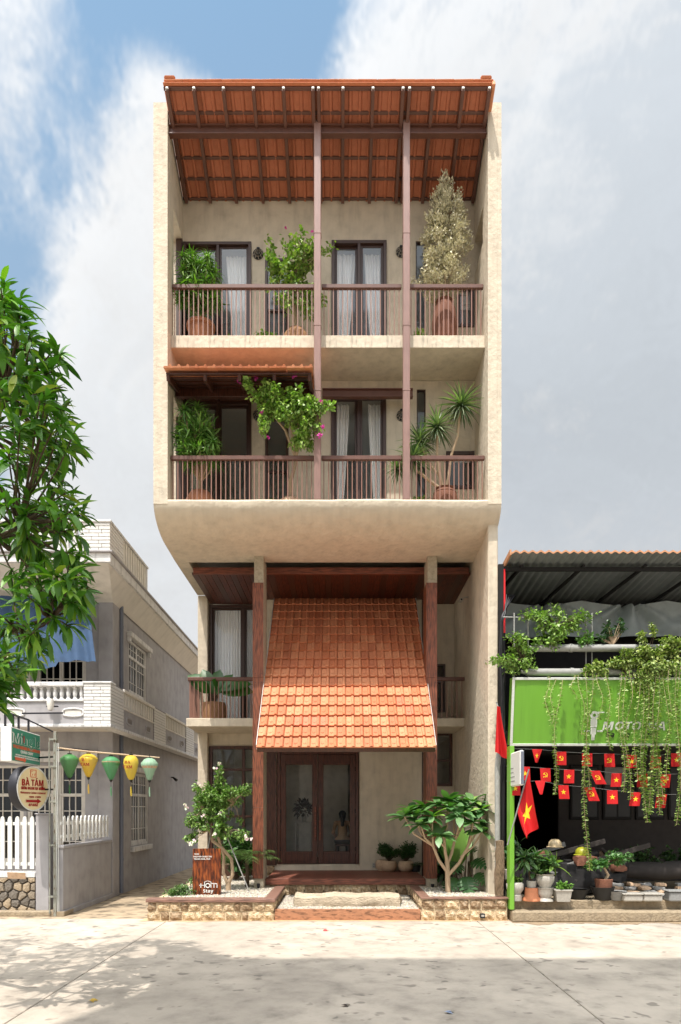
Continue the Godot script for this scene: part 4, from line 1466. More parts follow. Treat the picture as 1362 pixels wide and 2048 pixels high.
func build_house_details() -> void:
	# curtains
	var drape := func(n: String, label: String, x0: float, x1: float, b0: float, b1: float, top: float, low: float, z: float, folds: float, deep: float, group: String, pinch := 0.0) -> void:
		var rows := []
		var cols := int(folds * 10)
		for j in 13:
			var row := []
			var f := j / 12.0
			var wide := pow(f, 1.3)
			for i in cols + 1:
				var u := i / float(cols)
				var a := lerpf(x0, b0, wide)
				var e := lerpf(x1, b1, wide)
				if pinch > 0.0:
					var g := pinch * exp(-pow((f - 0.72) / 0.12, 2.0))
					e = lerpf(e, a, g) if pinch > 0.0 else e
				row.append(Vector3(lerpf(a, e, u), lerpf(top, low, f), z + deep * sin(u * folds * TAU + 0.6 * sin(f * 2.0)) * (0.6 + 0.4 * f) + 0.01 * sin(u * 17.0)))
			rows.append(row)
		var s := Build.new()
		s.sheet(rows)
		tag(put(n, s, M.curtain), label, "curtain", group)
	drape.call("curtain", "white curtain drawn to the right side of the top left window", -2.35, -1.86, -2.12, -1.86, 13.34, 10.90, -1.48, 7.0, 0.03, "white window curtains")
	drape.call("curtain", "white curtain gathered at the left side of the top right window", -0.12, 0.30, -0.12, 0.10, 13.38, 10.90, -1.48, 5.0, 0.03, "white window curtains")
	drape.call("curtain", "white curtain gathered at the right side of the top right window", 0.48, 0.86, 0.68, 0.86, 13.38, 10.90, -1.48, 5.0, 0.03, "white window curtains")
	drape.call("curtain", "pale curtain hanging at the left of the middle floor right window", -0.13, 0.18, -0.13, 0.02, 10.30, 7.72, -1.48, 5.0, 0.03, "white window curtains")
	drape.call("curtain", "pale curtain hanging at the right of the middle floor right window", 0.56, 0.87, 0.72, 0.87, 10.30, 7.72, -1.48, 5.0, 0.03, "white window curtains")
	drape.call("curtain", "pale curtain at the left end of the middle floor left window", -3.10, -2.82, -3.10, -2.85, 10.15, 7.72, -1.50, 4.0, 0.03, "white window curtains")
	drape.call("curtain", "long white curtain behind the left pane above the banana plant", -3.10, -2.42, -3.10, -2.42, 6.92, 4.05, -4.32, 10.0, 0.03, "white window curtains")
	drape.call("curtain", "long white curtain behind the pane beside the left pillar", -2.30, -1.87, -2.30, -1.87, 6.92, 4.05, -4.32, 7.0, 0.03, "white window curtains")
	# beds and a table seen faintly through the glass
	var b := Build.new()
	b.box(Vector3(-0.15, 7.70, -3.6), Vector3(1.0, 8.15, -2.4), 0.05)
	var t := tag(put("bed", b, M.pot_white), "low white bed inside the middle floor right window", "bed")
	b = Build.new()
	b.box(Vector3(-2.55, 7.70, -2.4), Vector3(-1.95, 8.45, -2.3), 0.01)
	put("screen_panel", b, M.curtain, thing("white_panel", "pale blue-white panel standing inside the middle floor left window", "panel", Vector3(-2.25, 7.7, -2.35)))
	# blinds of the low windows on the right
	for e in [[2.37, 2.69, 12.12, 12.50, "pale half-lowered blind in the small top right window", -1.30], [2.21, 2.63, 9.02, 9.14, "pale blind rolled near the top of the small middle right window", -1.30], [2.11, 2.49, 5.08, 5.20, "pale blind rolled up in the small window beside the right pillar", -4.15]]:
		var p := thing("window_blind", e[4], "blind", Vector3((e[0] + e[1]) / 2, e[2], e[5]), "small window blinds")
		b = Build.new()
		for k in 4:
			var y0 := lerpf(e[2], e[3], k / 4.0)
			var y1 := lerpf(e[2], e[3], (k + 1) / 4.0)
			b.box(Vector3(e[0], y0 + 0.002, e[5] - 0.015), Vector3(e[1], y1 - 0.002, e[5] + 0.015 * (k % 2)), 0.003)
		put("fabric", b, M.pot_white, p)
	# round wall lamps: dark pierced shells
	var first: Node3D
	for e in [[-1.66, 13.18, "round pierced bronze wall lamp beside the top left window"], [1.225, 13.22, "round bronze wall lamp beside the top right window"], [-1.66, 9.93, "round bronze wall lamp beside the middle floor left window"], [1.235, 9.92, "round bronze wall lamp between the middle floor windows on the right"]]:
		if first == null:
			first = thing("wall_lamp", e[2], "lamp", Vector3(e[0], e[1], -1.23), "round wall lamps on the balconies")
			b = Build.new()
			for k in 9:
				var a0 := TAU * k / 9.0
				var a1 := TAU * (k + 0.72) / 9.0
				for j in 3:
					var r0 := 0.105 - 0.03 * j
					var r1 := 0.105 - 0.03 * (j + 0.8)
					var z0 := 0.02 + 0.04 * j
					var z1 := 0.02 + 0.04 * (j + 0.8)
					b.face([Vector3(cos(a0) * r0, sin(a0) * r0, z0), Vector3(cos(a1) * r0, sin(a1) * r0, z0), Vector3(cos(a1) * r1, sin(a1) * r1, z1), Vector3(cos(a0) * r1, sin(a0) * r1, z1)], Vector3.BACK)
			own("shell", b, M.dark_metal, first)
			b = Build.new()
			b.lathe(Vector3.ZERO, [Vector2(0.11, -0.008), Vector2(0.11, 0.008)], 20)
			var ring := own("ring", b, M.dark_metal, first)
			ring.rotation.x = PI / 2
			ring.position.z = 0.018
			b = Build.new()
			b.box(Vector3(-0.03, 0.10, 0), Vector3(0.03, 0.14, 0.03), 0.006)
			own("mount", b, M.dark_metal, first)
			b = Build.new()
			b.ball(Vector3(0, 0, 0.04), Vector3(0.025, 0.035, 0.025), 8, 6)
			own("bulb", b, M.pot_white, first)
		else:
			again(first, Vector3(e[0], e[1], -1.23), e[2])
	# camera, socket
	var p := thing("security_camera", "small white camera under the porch ceiling by the right wall", "camera", Vector3(2.60, 6.50, -2.2))
	b = Build.new()
	b.box(Vector3(-0.04, -0.03, -0.08), Vector3(0.04, 0.03, 0.08), 0.012)
	own("body", b, M.pot_white, p)
	b = Build.new()
	b.tube([Vector3(0.02, 0.03, 0), Vector3(0.08, 0.07, -0.01), Vector3(0.165, 0.08, -0.01)], [0.012], 6)
	own("arm", b, M.pot_white, p)
	b = Build.new()
	b.ball(Vector3(0, 0, 0.08), Vector3(0.02, 0.02, 0.01), 8, 5)
	own("lens", b, M.black, p)
	p = thing("wall_socket", "small white double socket low on the porch wall", "socket", Vector3(0.795, 0.655, -3.70))
	b = Build.new()
	b.box(Vector3(-0.035, -0.06, 0), Vector3(0.035, 0.06, 0.014), 0.004)
	own("plate", b, M.pot_white, p)
	for y in [-0.028, 0.028]:
		b = Build.new()
		b.box(Vector3(-0.016, y - 0.012, 0.0145), Vector3(0.016, y + 0.012, 0.017), 0.001)
		own("outlet", b, M.pot_grey, p)
	# in the hall behind the glass door: a console with a bouquet, a chair and a person
	p = thing("console_table", "slim pale console table inside the left door pane", "table", Vector3(-0.95, 0.656, -4.9))
	b = Build.new()
	b.box(Vector3(-0.22, 0.98, -0.15), Vector3(0.22, 1.02, 0.15), 0.005)
	own("table_top", b, M.pot_white, p)
	for x in [-0.19, 0.19]:
		b = Build.new()
		b.box(Vector3(x - 0.02, 0, -0.13), Vector3(x + 0.02, 0.98, 0.13), 0.004)
		own("leg", b, M.pot_white, p)
	p = thing("bouquet_vase", "dark bouquet in a pale vase on the console inside the door", "vase", Vector3(-0.93, 1.676, -4.9))
	b = Build.new()
	b.lathe(Vector3.ZERO, [Vector2(0, 0), Vector2(0.05, 0), Vector2(0.06, 0.1), Vector2(0.04, 0.22), Vector2(0.045, 0.26)], 14)
	own("vase", b, M.pot_white, p)
	b = Build.new()
	for k in 160:
		var d := Vector3(rng.randfn(), rng.randfn() + 0.4, rng.randfn()).normalized()
		leaf(b, "oval", Vector3(0, 0.32, 0) + d * rng.randf_range(0.05, 0.22), d, 0.13, Color(0.03, 0.012, 0.01), 0.5)
	own("dried_flowers", b, M.leaf_dull, p)
	p = thing("stool", "dark low stool under the seated person inside the door", "stool", Vector3(0.05, 0.656, -5.0))
	b = Build.new()
	b.box(Vector3(-0.2, 0.40, -0.2), Vector3(0.2, 0.45, 0.2), 0.015)
	own("seat", b, M.dark_wood, p)
	for x in [-0.17, 0.17]:
		for z in [-0.17, 0.17]:
			b = Build.new()
			b.box(Vector3(x - 0.02, 0, z - 0.02), Vector3(x + 0.02, 0.40, z + 0.02), 0.004)
			own("leg", b, M.dark_wood, p)
	seated_person()


# A body as one surface: a smooth union of tapered capsules, meshed by surface nets.
func flesh(bones: Array, cell: float, blend: float) -> Build:
	var lo := Vector3.INF
	var hi := -Vector3.INF
	for b in bones:
		for k in [0, 2]:
			var r: Vector3 = Vector3.ONE * (b[k + 1] + cell * 3.0)
			lo = lo.min(b[k] - r)
			hi = hi.max(b[k] + r)
	var n := Vector3i(((hi - lo) / cell).ceil()) + Vector3i.ONE
	var f := PackedFloat32Array()
	f.resize(n.x * n.y * n.z)
	f.fill(1.0)
	for b in bones:
		var a: Vector3 = b[0]
		var e: Vector3 = b[2]
		var ab := e - a
		var l2 := maxf(ab.length_squared(), 1e-9)
		var reach: Vector3 = Vector3.ONE * (maxf(b[1], b[3]) + cell * 2.5 + blend)
		var i0 := Vector3i(((a.min(e) - reach - lo) / cell).floor()).clamp(Vector3i.ZERO, n - Vector3i.ONE)
		var i1 := Vector3i(((a.max(e) + reach - lo) / cell).ceil()).clamp(Vector3i.ZERO, n - Vector3i.ONE)
		for z in range(i0.z, i1.z + 1):
			for y in range(i0.y, i1.y + 1):
				for x in range(i0.x, i1.x + 1):
					var p := lo + Vector3(x, y, z) * cell
					var t := clampf((p - a).dot(ab) / l2, 0.0, 1.0)
					var d := p.distance_to(a + ab * t) - lerpf(b[1], b[3], t)
					var at := (z * n.y + y) * n.x + x
					var h := clampf(0.5 + 0.5 * (f[at] - d) / blend, 0.0, 1.0)
					f[at] = lerpf(f[at], d, h) - blend * h * (1.0 - h)
	var pts := PackedVector3Array()
	var nor := PackedVector3Array()
	var idx := PackedInt32Array()
	var cellof := {}
	var off := [0, 1, n.x, n.x + 1, n.x * n.y, n.x * n.y + 1, n.x * n.y + n.x, n.x * n.y + n.x + 1]
	for z in n.z - 1:
		for y in n.y - 1:
			for x in n.x - 1:
				var at := (z * n.y + y) * n.x + x
				var inside := 0
				for k in 8:
					if f[at + off[k]] < 0.0:
						inside += 1
				if inside == 0 or inside == 8:
					continue
				var sum := Vector3.ZERO
				var cnt := 0
				for k in 8:
					for bit in [1, 2, 4]:
						if k & bit:
							continue
						var v0 := f[at + off[k]]
						var v1 := f[at + off[k | bit]]
						if (v0 < 0.0) != (v1 < 0.0):
							var q := Vector3(k & 1, (k >> 1) & 1, (k >> 2) & 1)
							var g := v0 / (v0 - v1)
							q += Vector3(1 if bit == 1 else 0, 1 if bit == 2 else 0, 1 if bit == 4 else 0) * g
							sum += q
							cnt += 1
				cellof[at] = pts.size()
				pts.append(lo + (Vector3(x, y, z) + sum / cnt) * cell)
				nor.append(Vector3(f[at + 1] - f[at], f[at + n.x] - f[at], f[at + n.x * n.y] - f[at]).normalized())
	for at in cellof:
		for e in [[1, n.x, n.x * n.y], [n.x, n.x * n.y, 1], [n.x * n.y, 1, n.x]]:
			var v0 := f[at]
			var v1 := f[at + e[0]]
			if (v0 < 0.0) == (v1 < 0.0):
				continue
			var q := [at, at - e[1], at - e[1] - e[2], at - e[2]]
			if not (cellof.has(q[1]) and cellof.has(q[2]) and cellof.has(q[3])):
				continue
			var w := [cellof[q[0]], cellof[q[1]], cellof[q[2]], cellof[q[3]]]
			if v0 < 0.0:
				idx.append_array([w[0], w[2], w[1], w[0], w[3], w[2]])
			else:
				idx.append_array([w[0], w[1], w[2], w[0], w[2], w[3]])
	var s := Build.new()
	s.smooth(pts, nor, idx)
	return s


func seated_person() -> void:
	# seated, back turned to the door, a little to the right; arms forward on the knees
	var p := thing("person", "person in tan top and dark trousers, seated with their back to the glass door", "person", Vector3(0.05, 0.656, -5.0))
	var V := func(x: float, y: float, z: float) -> Vector3: return Vector3(x, y, z)
	var body := flesh([
		[V.call(-0.10, 0.53, 0.02), 0.115, V.call(0.10, 0.53, 0.02), 0.115],
		[V.call(0, 0.56, 0.03), 0.13, V.call(0, 0.78, 0.0), 0.115],
		[V.call(0, 0.78, 0.0), 0.115, V.call(0, 0.95, -0.03), 0.12],
		[V.call(-0.15, 0.99, -0.04), 0.055, V.call(0.15, 0.99, -0.04), 0.055],
		[V.call(0, 1.0, -0.05), 0.052, V.call(0, 1.10, -0.08), 0.048],
		[V.call(0, 1.19, -0.10), 0.088, V.call(0, 1.15, -0.125), 0.07],
		[V.call(-0.18, 0.98, -0.04), 0.05, V.call(-0.24, 0.73, -0.10), 0.042],
		[V.call(-0.24, 0.73, -0.10), 0.042, V.call(-0.16, 0.60, -0.31), 0.032],
		[V.call(0.18, 0.98, -0.04), 0.05, V.call(0.24, 0.73, -0.10), 0.042],
		[V.call(0.24, 0.73, -0.10), 0.042, V.call(0.16, 0.60, -0.31), 0.032],
		[V.call(-0.09, 0.52, 0.0), 0.085, V.call(-0.13, 0.50, -0.42), 0.062],
		[V.call(-0.13, 0.50, -0.42), 0.06, V.call(-0.13, 0.09, -0.40), 0.042],
		[V.call(-0.13, 0.05, -0.38), 0.04, V.call(-0.14, 0.035, -0.56), 0.032],
		[V.call(0.09, 0.52, 0.0), 0.085, V.call(0.13, 0.50, -0.42), 0.062],
		[V.call(0.13, 0.50, -0.42), 0.06, V.call(0.13, 0.09, -0.40), 0.042],
		[V.call(0.13, 0.05, -0.38), 0.04, V.call(0.14, 0.035, -0.56), 0.032],
	], 0.018, 0.03)
	# clothes are regions of the one body: top, trousers, skin
	for k in body.v.size():
		var q := body.v[k]
		var c := Color(0.42, 0.24, 0.15)
		if q.y > 0.56 and q.y < 1.02 and (absf(q.x) < 0.17 or q.y > 0.80):
			c = Color(0.36, 0.22, 0.12)
		elif q.y < 0.60 and q.y > 0.07 and not (absf(q.x) > 0.13 and q.y > 0.565):
			c = Color(0.02, 0.018, 0.02)
		body.c[k] = c
	var skin := plain(Color.WHITE, 0.75)
	skin.vertex_color_use_as_albedo = true
	own("body", body, skin, p)
	for s in [-1.0, 1.0]:
		var hand := [[V.call(0.16 * s, 0.60, -0.31), 0.030, V.call(0.155 * s, 0.59, -0.37), 0.026]]
		for k in 4:
			var x: float = (0.135 + 0.017 * k) * s
			var reach: float = [0.058, 0.066, 0.062, 0.05][k]
			hand.append([V.call(x, 0.592, -0.375), 0.009, V.call(x, 0.585, -0.375 - reach * 0.6), 0.0085])
			hand.append([V.call(x, 0.585, -0.375 - reach * 0.6), 0.0085, V.call(x, 0.565, -0.375 - reach), 0.0075])
		hand.append([V.call(0.138 * s, 0.60, -0.34), 0.011, V.call(0.112 * s, 0.588, -0.385), 0.009])
		var h := flesh(hand, 0.006, 0.008)
		h.c.fill(Color(0.42, 0.24, 0.15))
		own("hand", h, skin, p)
	var hair := flesh([[V.call(0, 1.215, -0.085), 0.098, V.call(0, 1.16, -0.05), 0.085], [V.call(0, 1.12, -0.03), 0.07, V.call(0, 0.93, 0.06), 0.055]], 0.016, 0.04)
	own("hair", hair, M.hair, p)
	var face := Build.new()
	face.ball(V.call(0, 1.165, -0.195), Vector3(0.014, 0.022, 0.018), 8, 6)
	for x in [-0.032, 0.032]:
		face.ball(V.call(x, 1.185, -0.178), Vector3(0.014, 0.008, 0.008), 8, 5)
	face.ball(V.call(0, 1.125, -0.182), Vector3(0.024, 0.007, 0.008), 8, 5)
	own("face", face, M.skin, p)


# ---------------------------------------------------------------- plants
var L := {}
const TREE_GREENS := [Color(0.075, 0.20, 0.02), Color(0.11, 0.27, 0.025), Color(0.15, 0.34, 0.035), Color(0.06, 0.16, 0.02), Color(0.26, 0.44, 0.05), Color(0.09, 0.23, 0.035), Color(0.05, 0.13, 0.02), Color(0.36, 0.44, 0.07)]


func leaf_shape(n: int, widths: Array, curve: float, fold: float, droop := 0.0) -> Array:  # along +y, one long; face towards +z
	var pts := PackedVector3Array()
	var idx := PackedInt32Array()
	for k in n + 1:
		var y := k / float(n)
		var w: float = widths[k]
		var z := -curve * y * y
		pts.append(Vector3(-w, y - droop * y * y, z + fold * w))
		pts.append(Vector3(0, y - droop * y * y, z))
		pts.append(Vector3(w, y - droop * y * y, z + fold * w))
	for k in n:
		var a := k * 3
		for e in [[0, 3, 4, 1], [1, 4, 5, 2]]:
			idx.append_array([a + e[0], a + e[1], a + e[2], a + e[0], a + e[2], a + e[3]])
	var nor := PackedVector3Array()
	for k in n + 1:
		var d: Vector3 = pts[mini(k + 1, n) * 3 + 1] - pts[maxi(k - 1, 0) * 3 + 1]
		var m := Vector3.RIGHT.cross(d).normalized()
		nor.append((m + Vector3(fold * 0.7, 0, 0)).normalized())
		nor.append(m)
		nor.append((m - Vector3(fold * 0.7, 0, 0)).normalized())
	return [pts, nor, idx]


func make_leaf_shapes() -> void:
	L.kite = leaf_shape(2, [0.0, 0.27, 0.0], 0.15, 0.35)
	L.oval = leaf_shape(3, [0.02, 0.28, 0.26, 0.0], 0.25, 0.25)
	L.lance = leaf_shape(5, [0.015, 0.075, 0.115, 0.125, 0.09, 0.0], 0.38, 0.35)
	L.strap = leaf_shape(4, [0.035, 0.062, 0.058, 0.04, 0.0], 0.55, 0.4, 0.12)
	L.sword = leaf_shape(3, [0.03, 0.035, 0.022, 0.0], 0.25, 0.5, 0.04)
	L.paddle = leaf_shape(5, [0.02, 0.13, 0.19, 0.205, 0.15, 0.0], 0.28, 0.22)
	L.blade = leaf_shape(6, [0.02, 0.15, 0.22, 0.24, 0.22, 0.15, 0.0], 0.45, 0.3)
	L.heart = leaf_shape(5, [0.16, 0.40, 0.42, 0.34, 0.19, 0.0], 0.35, 0.2)
	L.petal = leaf_shape(2, [0.05, 0.38, 0.0], 0.2, 0.2)


func leaf(b: Build, shape: String, at: Vector3, dir: Vector3, size: float, c: Color, roll := 0.0, up := Vector3.UP, wide := 1.0) -> void:
	var y := dir.normalized()
	if absf(y.dot(up)) > 0.97:
		up = Vector3(0.9, 0.1, 0.4)
	var z := (up - y * up.dot(y)).normalized().rotated(y, rng.randfn() * roll)
	var s: Array = L[shape]
	b.color = c
	b.stamp(Transform3D(Basis(y.cross(z) * size * wide, y * size, z * size), at), s[0], s[1], s[2])


func green(a: Color, b: Color) -> Color:
	var c := a.lerp(b, rng.randf())
	var v := rng.randf_range(0.75, 1.2)
	c = c.lerp(Color(1, 1, 1) * (c.r * 0.3 + c.g * 0.6 + c.b * 0.1), 0.14)
	return Color(c.r * v, c.g * v, c.b * v)


func in_ball() -> Vector3:
	var q := Vector3(rng.randf_range(-1, 1), rng.randf_range(-1, 1), rng.randf_range(-1, 1))
	while q.length() > 1.0:
		q = Vector3(rng.randf_range(-1, 1), rng.randf_range(-1, 1), rng.randf_range(-1, 1))
	return q


func wander(a: Vector3, b: Vector3, n: int, amp: float) -> Array:
	var out := [a]
	for k in range(1, n):
		out.append(a.lerp(b, k / float(n)) + in_ball() * amp)
	out.append(b)
	return out


# Leaves in clumps through some ellipsoids [centre, radii, clumps]; each clump hangs on a twig that grows from the nearest root point.
func crown(o: Node, blobs: Array, roots: Array, shape: String, size: float, per: int, spread: float, c0: Color, c1: Color, m: Material, wood: Material, twig := 0.006, hang_down := 0.0) -> void:
	var leaves := Build.new()
	var stems := Build.new()
	for e in blobs:
		for k in e[2]:
			var q := in_ball()
			q = q * (0.55 + 0.45 * q.length())
			var tip: Vector3 = e[0] + q * e[1]
			var best: Vector3 = roots[0]
			for r in roots:
				if tip.distance_to(r) < tip.distance_to(best):
					best = r
			var way := wander(best, tip, 3, tip.distance_to(best) * 0.09)
			stems.tube(way, [twig * 1.5, twig, twig * 0.7, twig * 0.4], 4, false)
			var out := (tip - best).normalized()
			for j in per:
				var f := rng.randf()
				var at: Vector3 = way[2].lerp(tip, f) + in_ball() * spread
				var d := (in_ball() + out * 0.5 + Vector3(0, -hang_down, 0)).normalized()
				leaf(leaves, shape, at, d, size * rng.randf_range(0.65, 1.25), green(c0, c1), 0.6)
	put("stem", stems, wood, o)
	put("foliage", leaves, m, o, "stuff")


func blossoms(o: Node, spots: Array, c: Color, size := 0.05) -> void:
	for s in spots:
		var b := Build.new()
		for k in 9:
			leaf(b, "petal", s + in_ball() * size * 0.5, in_ball() + Vector3(0, 0.3, 0), size * rng.randf_range(0.7, 1.2), Color(c.r, c.g * rng.randf_range(0.7, 1.3), c.b), 1.5, Vector3.UP, 1.2)
		put("blossom", b, M.petal, o)


func pot(o: Node, at: Vector3, profile: Array, m: Material, soil := -1.0, bands := 0) -> void:
	var b := Build.new()
	b.lathe(at, profile, 28)
	var p := put("pot", b, m, o)
	if soil >= 0.0:
		b = Build.new()
		var r: float = profile[-1].x
		b.lathe(at, [Vector2(r, soil - 0.005), Vector2(0.0, soil)], 20)
		put("soil", b, M.earth, o)
	for k in bands:
		b = Build.new()
		var e: Vector2 = profile[profile.size() - 4]
		var ring := []
		for j in 29:
			var a := TAU * j / 28.0
			ring.append(at + Vector3(cos(a) * (e.x + 0.002), e.y - 0.035 * k, sin(a) * (e.x + 0.002)))
		b.tube(ring, [0.007], 6, false)
		put("band", b, m, p)


func strap_heads(o: Node, heads: Array, shape: String, size: float, count: int, c0: Color, c1: Color, fall: float) -> void:
	var b := Build.new()
	for h in heads:
		var axis: Vector3 = h[1]
		for k in count:
			var f := k / float(count)
			var a := k * 2.39996
			var side := axis.cross(Vector3(0.3, 0.2, 0.9)).normalized().rotated(axis, a)
			var open := lerpf(0.12, 1.9 + fall, pow(f, 0.8))
			var d := (axis * cos(open) + side * sin(open)).normalized()
			leaf(b, shape, h[0] + axis * (0.10 * (1.0 - f)) * size * 1.2, d, size * h[2] * rng.randf_range(0.75, 1.15) * (0.8 + 0.3 * sin(f * PI)), green(c0, c1), 0.15, axis)
	put("foliage", b, M.leaf, o, "stuff")


func build_plants() -> void:
	var g_deep := Color(0.035, 0.105, 0.016)
	var g_mid := Color(0.07, 0.19, 0.025)
	var g_light := Color(0.16, 0.30, 0.035)
	var g_yellow := Color(0.26, 0.36, 0.05)
	# --- top balcony
	var fl := 10.87
	var o := thing("potted_plant", "leafy dracaena in a rimmed clay pot at the left end of the top balcony", "plant", Vector3(-2.72, fl, -0.75))
	pot(o, Vector3(-2.72, fl, -0.75), [Vector2(0, 0), Vector2(0.17, 0), Vector2(0.20, 0.1), Vector2(0.235, 0.3), Vector2(0.245, 0.46), Vector2(0.275, 0.47), Vector2(0.275, 0.53), Vector2(0.23, 0.53)], M.clay, 0.5)
	trunk_and_heads(o, Vector3(-2.72, fl + 0.5, -0.75), [[-2.98, 12.48], [-2.84, 12.66], [-2.68, 12.58], [-2.54, 12.52], [-2.44, 12.30], [-2.98, 12.25], [-2.80, 12.38], [-2.64, 12.34], [-2.90, 12.08], [-2.72, 12.14], [-2.54, 12.10], [-2.42, 12.0], [-3.04, 12.02], [-2.80, 11.92], [-2.60, 11.88], [-2.44, 11.74], [-2.98, 11.80]], -0.66, 0.24, "strap", 0.22, 40, Color(0.07, 0.19, 0.025), Color(0.26, 0.45, 0.05), 0.35)
	crown(o, [[Vector3(-2.72, 12.28, -0.62), Vector3(0.40, 0.36, 0.34), 70], [Vector3(-2.74, 11.85, -0.60), Vector3(0.42, 0.30, 0.34), 46]], [Vector3(-2.72, fl + 0.75, -0.72)], "strap", 0.21, 15, 0.05, Color(0.07, 0.19, 0.025), Color(0.24, 0.43, 0.05), M.leaf, M.bark_pale, 0.006, 0.25)
	o = thing("potted_plant", "loose airy bougainvillea in a round basket pot behind the top balcony rail", "plant", Vector3(-0.86, fl, -0.70))
	pot(o, Vector3(-0.86, fl, -0.70), [Vector2(0, 0), Vector2(0.26, 0), Vector2(0.29, 0.08), Vector2(0.27, 0.25), Vector2(0.16, 0.40), Vector2(0.12, 0.41)], M.rattan, 0.38)
	var b := Build.new()
	b.tube(wander(Vector3(-0.86, fl + 0.38, -0.70), Vector3(-0.92, fl + 1.15, -0.68), 5, 0.03), [0.04, 0.035, 0.03, 0.028, 0.025, 0.02], 8)
	put("trunk", b, M.bark_pale, o)
	crown(o, [[Vector3(-0.98, 12.25, -0.68), Vector3(0.52, 0.50, 0.36), 42], [Vector3(-0.75, 12.68, -0.6), Vector3(0.40, 0.55, 0.3), 36], [Vector3(-1.35, 12.55, -0.7), Vector3(0.2, 0.6, 0.2), 11], [Vector3(-0.75, 11.7, -0.5), Vector3(0.45, 0.42, 0.3), 22], [Vector3(-0.25, 12.65, -0.45), Vector3(0.26, 0.12, 0.1), 3]], [Vector3(-0.92, fl + 1.15, -0.68), Vector3(-0.85, 12.4, -0.66), Vector3(-1.15, 12.3, -0.68)], "oval", 0.075, 26, 0.085, Color(0.14, 0.28, 0.03), Color(0.38, 0.50, 0.08), M.leaf, M.bark_pale, 0.006, 0.2)
	blossoms(o, [Vector3(-0.53, 13.02, -0.5), Vector3(-1.05, 13.2, -0.6)], Color(0.75, 0.10, 0.42), 0.04)
	o = thing("potted_plant", "tall pale silvery shrub in a tall dark jar at the right of the top balcony", "plant", Vector3(2.02, fl, -0.72))
	pot(o, Vector3(2.02, fl, -0.72), [Vector2(0, 0), Vector2(0.20, 0), Vector2(0.235, 0.25), Vector2(0.245, 0.55), Vector2(0.21, 0.82), Vector2(0.15, 0.93), Vector2(0.175, 0.97), Vector2(0.13, 0.97)], M.clay_dark, 0.93)
	b = Build.new()
	b.tube(wander(Vector3(2.02, fl + 0.93, -0.72), Vector3(2.02, fl + 2.6, -0.70), 6, 0.03), [0.03, 0.026, 0.022, 0.018, 0.014, 0.01, 0.007], 7)
	put("trunk", b, M.bark_pale, o)
	var pale0 := Color(0.54, 0.50, 0.31)
	var pale1 := Color(0.76, 0.71, 0.48)
	crown(o, [[Vector3(1.95, 12.35, -0.66), Vector3(0.56, 0.55, 0.36), 100], [Vector3(2.02, 13.0, -0.64), Vector3(0.56, 0.52, 0.34), 92], [Vector3(2.03, 13.55, -0.62), Vector3(0.40, 0.42, 0.26), 50], [Vector3(2.03, 13.95, -0.62), Vector3(0.16, 0.30, 0.14), 16]], [Vector3(2.02, 12.0, -0.71), Vector3(2.02, 12.6, -0.71), Vector3(2.02, 13.2, -0.7), Vector3(2.02, 13.5, -0.7)], "kite", 0.055, 48, 0.085, pale0, pale1, M.leaf_dull, M.bark_pale, 0.004, -0.5)
	for e in [[-2.19, 0.19, 0.15, 12, "low round shrub in a small bowl under the top left window"], [-1.42, 0.28, 0.26, 18, "bushy small shrub below the narrow window of the top balcony"], [1.47, 0.25, 0.24, 16, "small yellow-green shrub in a clay bowl left of the tall top jar"]]:
		small_shrub(Vector3(e[0], fl, -0.65), e[1], e[2], e[3], e[4])
	# --- middle balcony
	fl = 7.69
	o = thing("potted_plant", "dense dracaena in a round clay pot at the left end of the middle balcony", "plant", Vector3(-2.72, fl, -0.70))
	pot(o, Vector3(-2.72, fl, -0.70), [Vector2(0, 0), Vector2(0.26, 0), Vector2(0.29, 0.1), Vector2(0.28, 0.28), Vector2(0.20, 0.42), Vector2(0.13, 0.46), Vector2(0.10, 0.46)], M.clay, 0.44)
	trunk_and_heads(o, Vector3(-2.72, fl + 0.44, -0.70), [[-2.92, 9.46], [-2.74, 9.66], [-2.58, 9.42], [-2.82, 9.36], [-3.00, 9.16], [-2.84, 9.12], [-2.66, 9.18], [-2.50, 9.10], [-2.42, 8.88], [-2.96, 8.86], [-2.78, 8.90], [-2.60, 8.86], [-3.06, 8.98], [-2.46, 8.72]], -0.50, 0.24, "strap", 0.25, 44, Color(0.07, 0.20, 0.025), Color(0.22, 0.44, 0.05), 0.2)
	crown(o, [[Vector3(-2.74, 9.22, -0.45), Vector3(0.38, 0.34, 0.34), 66], [Vector3(-2.73, 8.84, -0.45), Vector3(0.42, 0.24, 0.34), 46]], [Vector3(-2.72, fl + 0.7, -0.65)], "strap", 0.23, 15, 0.05, Color(0.07, 0.20, 0.025), Color(0.24, 0.45, 0.05), M.leaf, M.bark_pale, 0.006, 0.2)
	o = thing("potted_plant", "spreading bougainvillea tree with a few magenta bracts in the middle balcony", "plant", Vector3(-0.97, fl, -0.68))
	pot(o, Vector3(-0.97, fl, -0.68), [Vector2(0, 0), Vector2(0.27, 0), Vector2(0.29, 0.08), Vector2(0.26, 0.22), Vector2(0.15, 0.31), Vector2(0.11, 0.315)], M.clay_pale, 0.3)
	b = Build.new()
	b.tube([Vector3(-0.97, fl + 0.3, -0.68), Vector3(-0.98, fl + 0.62, -0.67), Vector3(-0.88, fl + 0.95, -0.66), Vector3(-0.86, fl + 1.15, -0.65)], [0.045, 0.04, 0.032, 0.03], 8)
	b.tube([Vector3(-0.87, fl + 1.1, -0.65), Vector3(-1.05, fl + 1.5, -0.42), Vector3(-1.22, fl + 1.62, -0.22), Vector3(-1.34, fl + 1.80, -0.17)], [0.03, 0.026, 0.02, 0.014], 7)
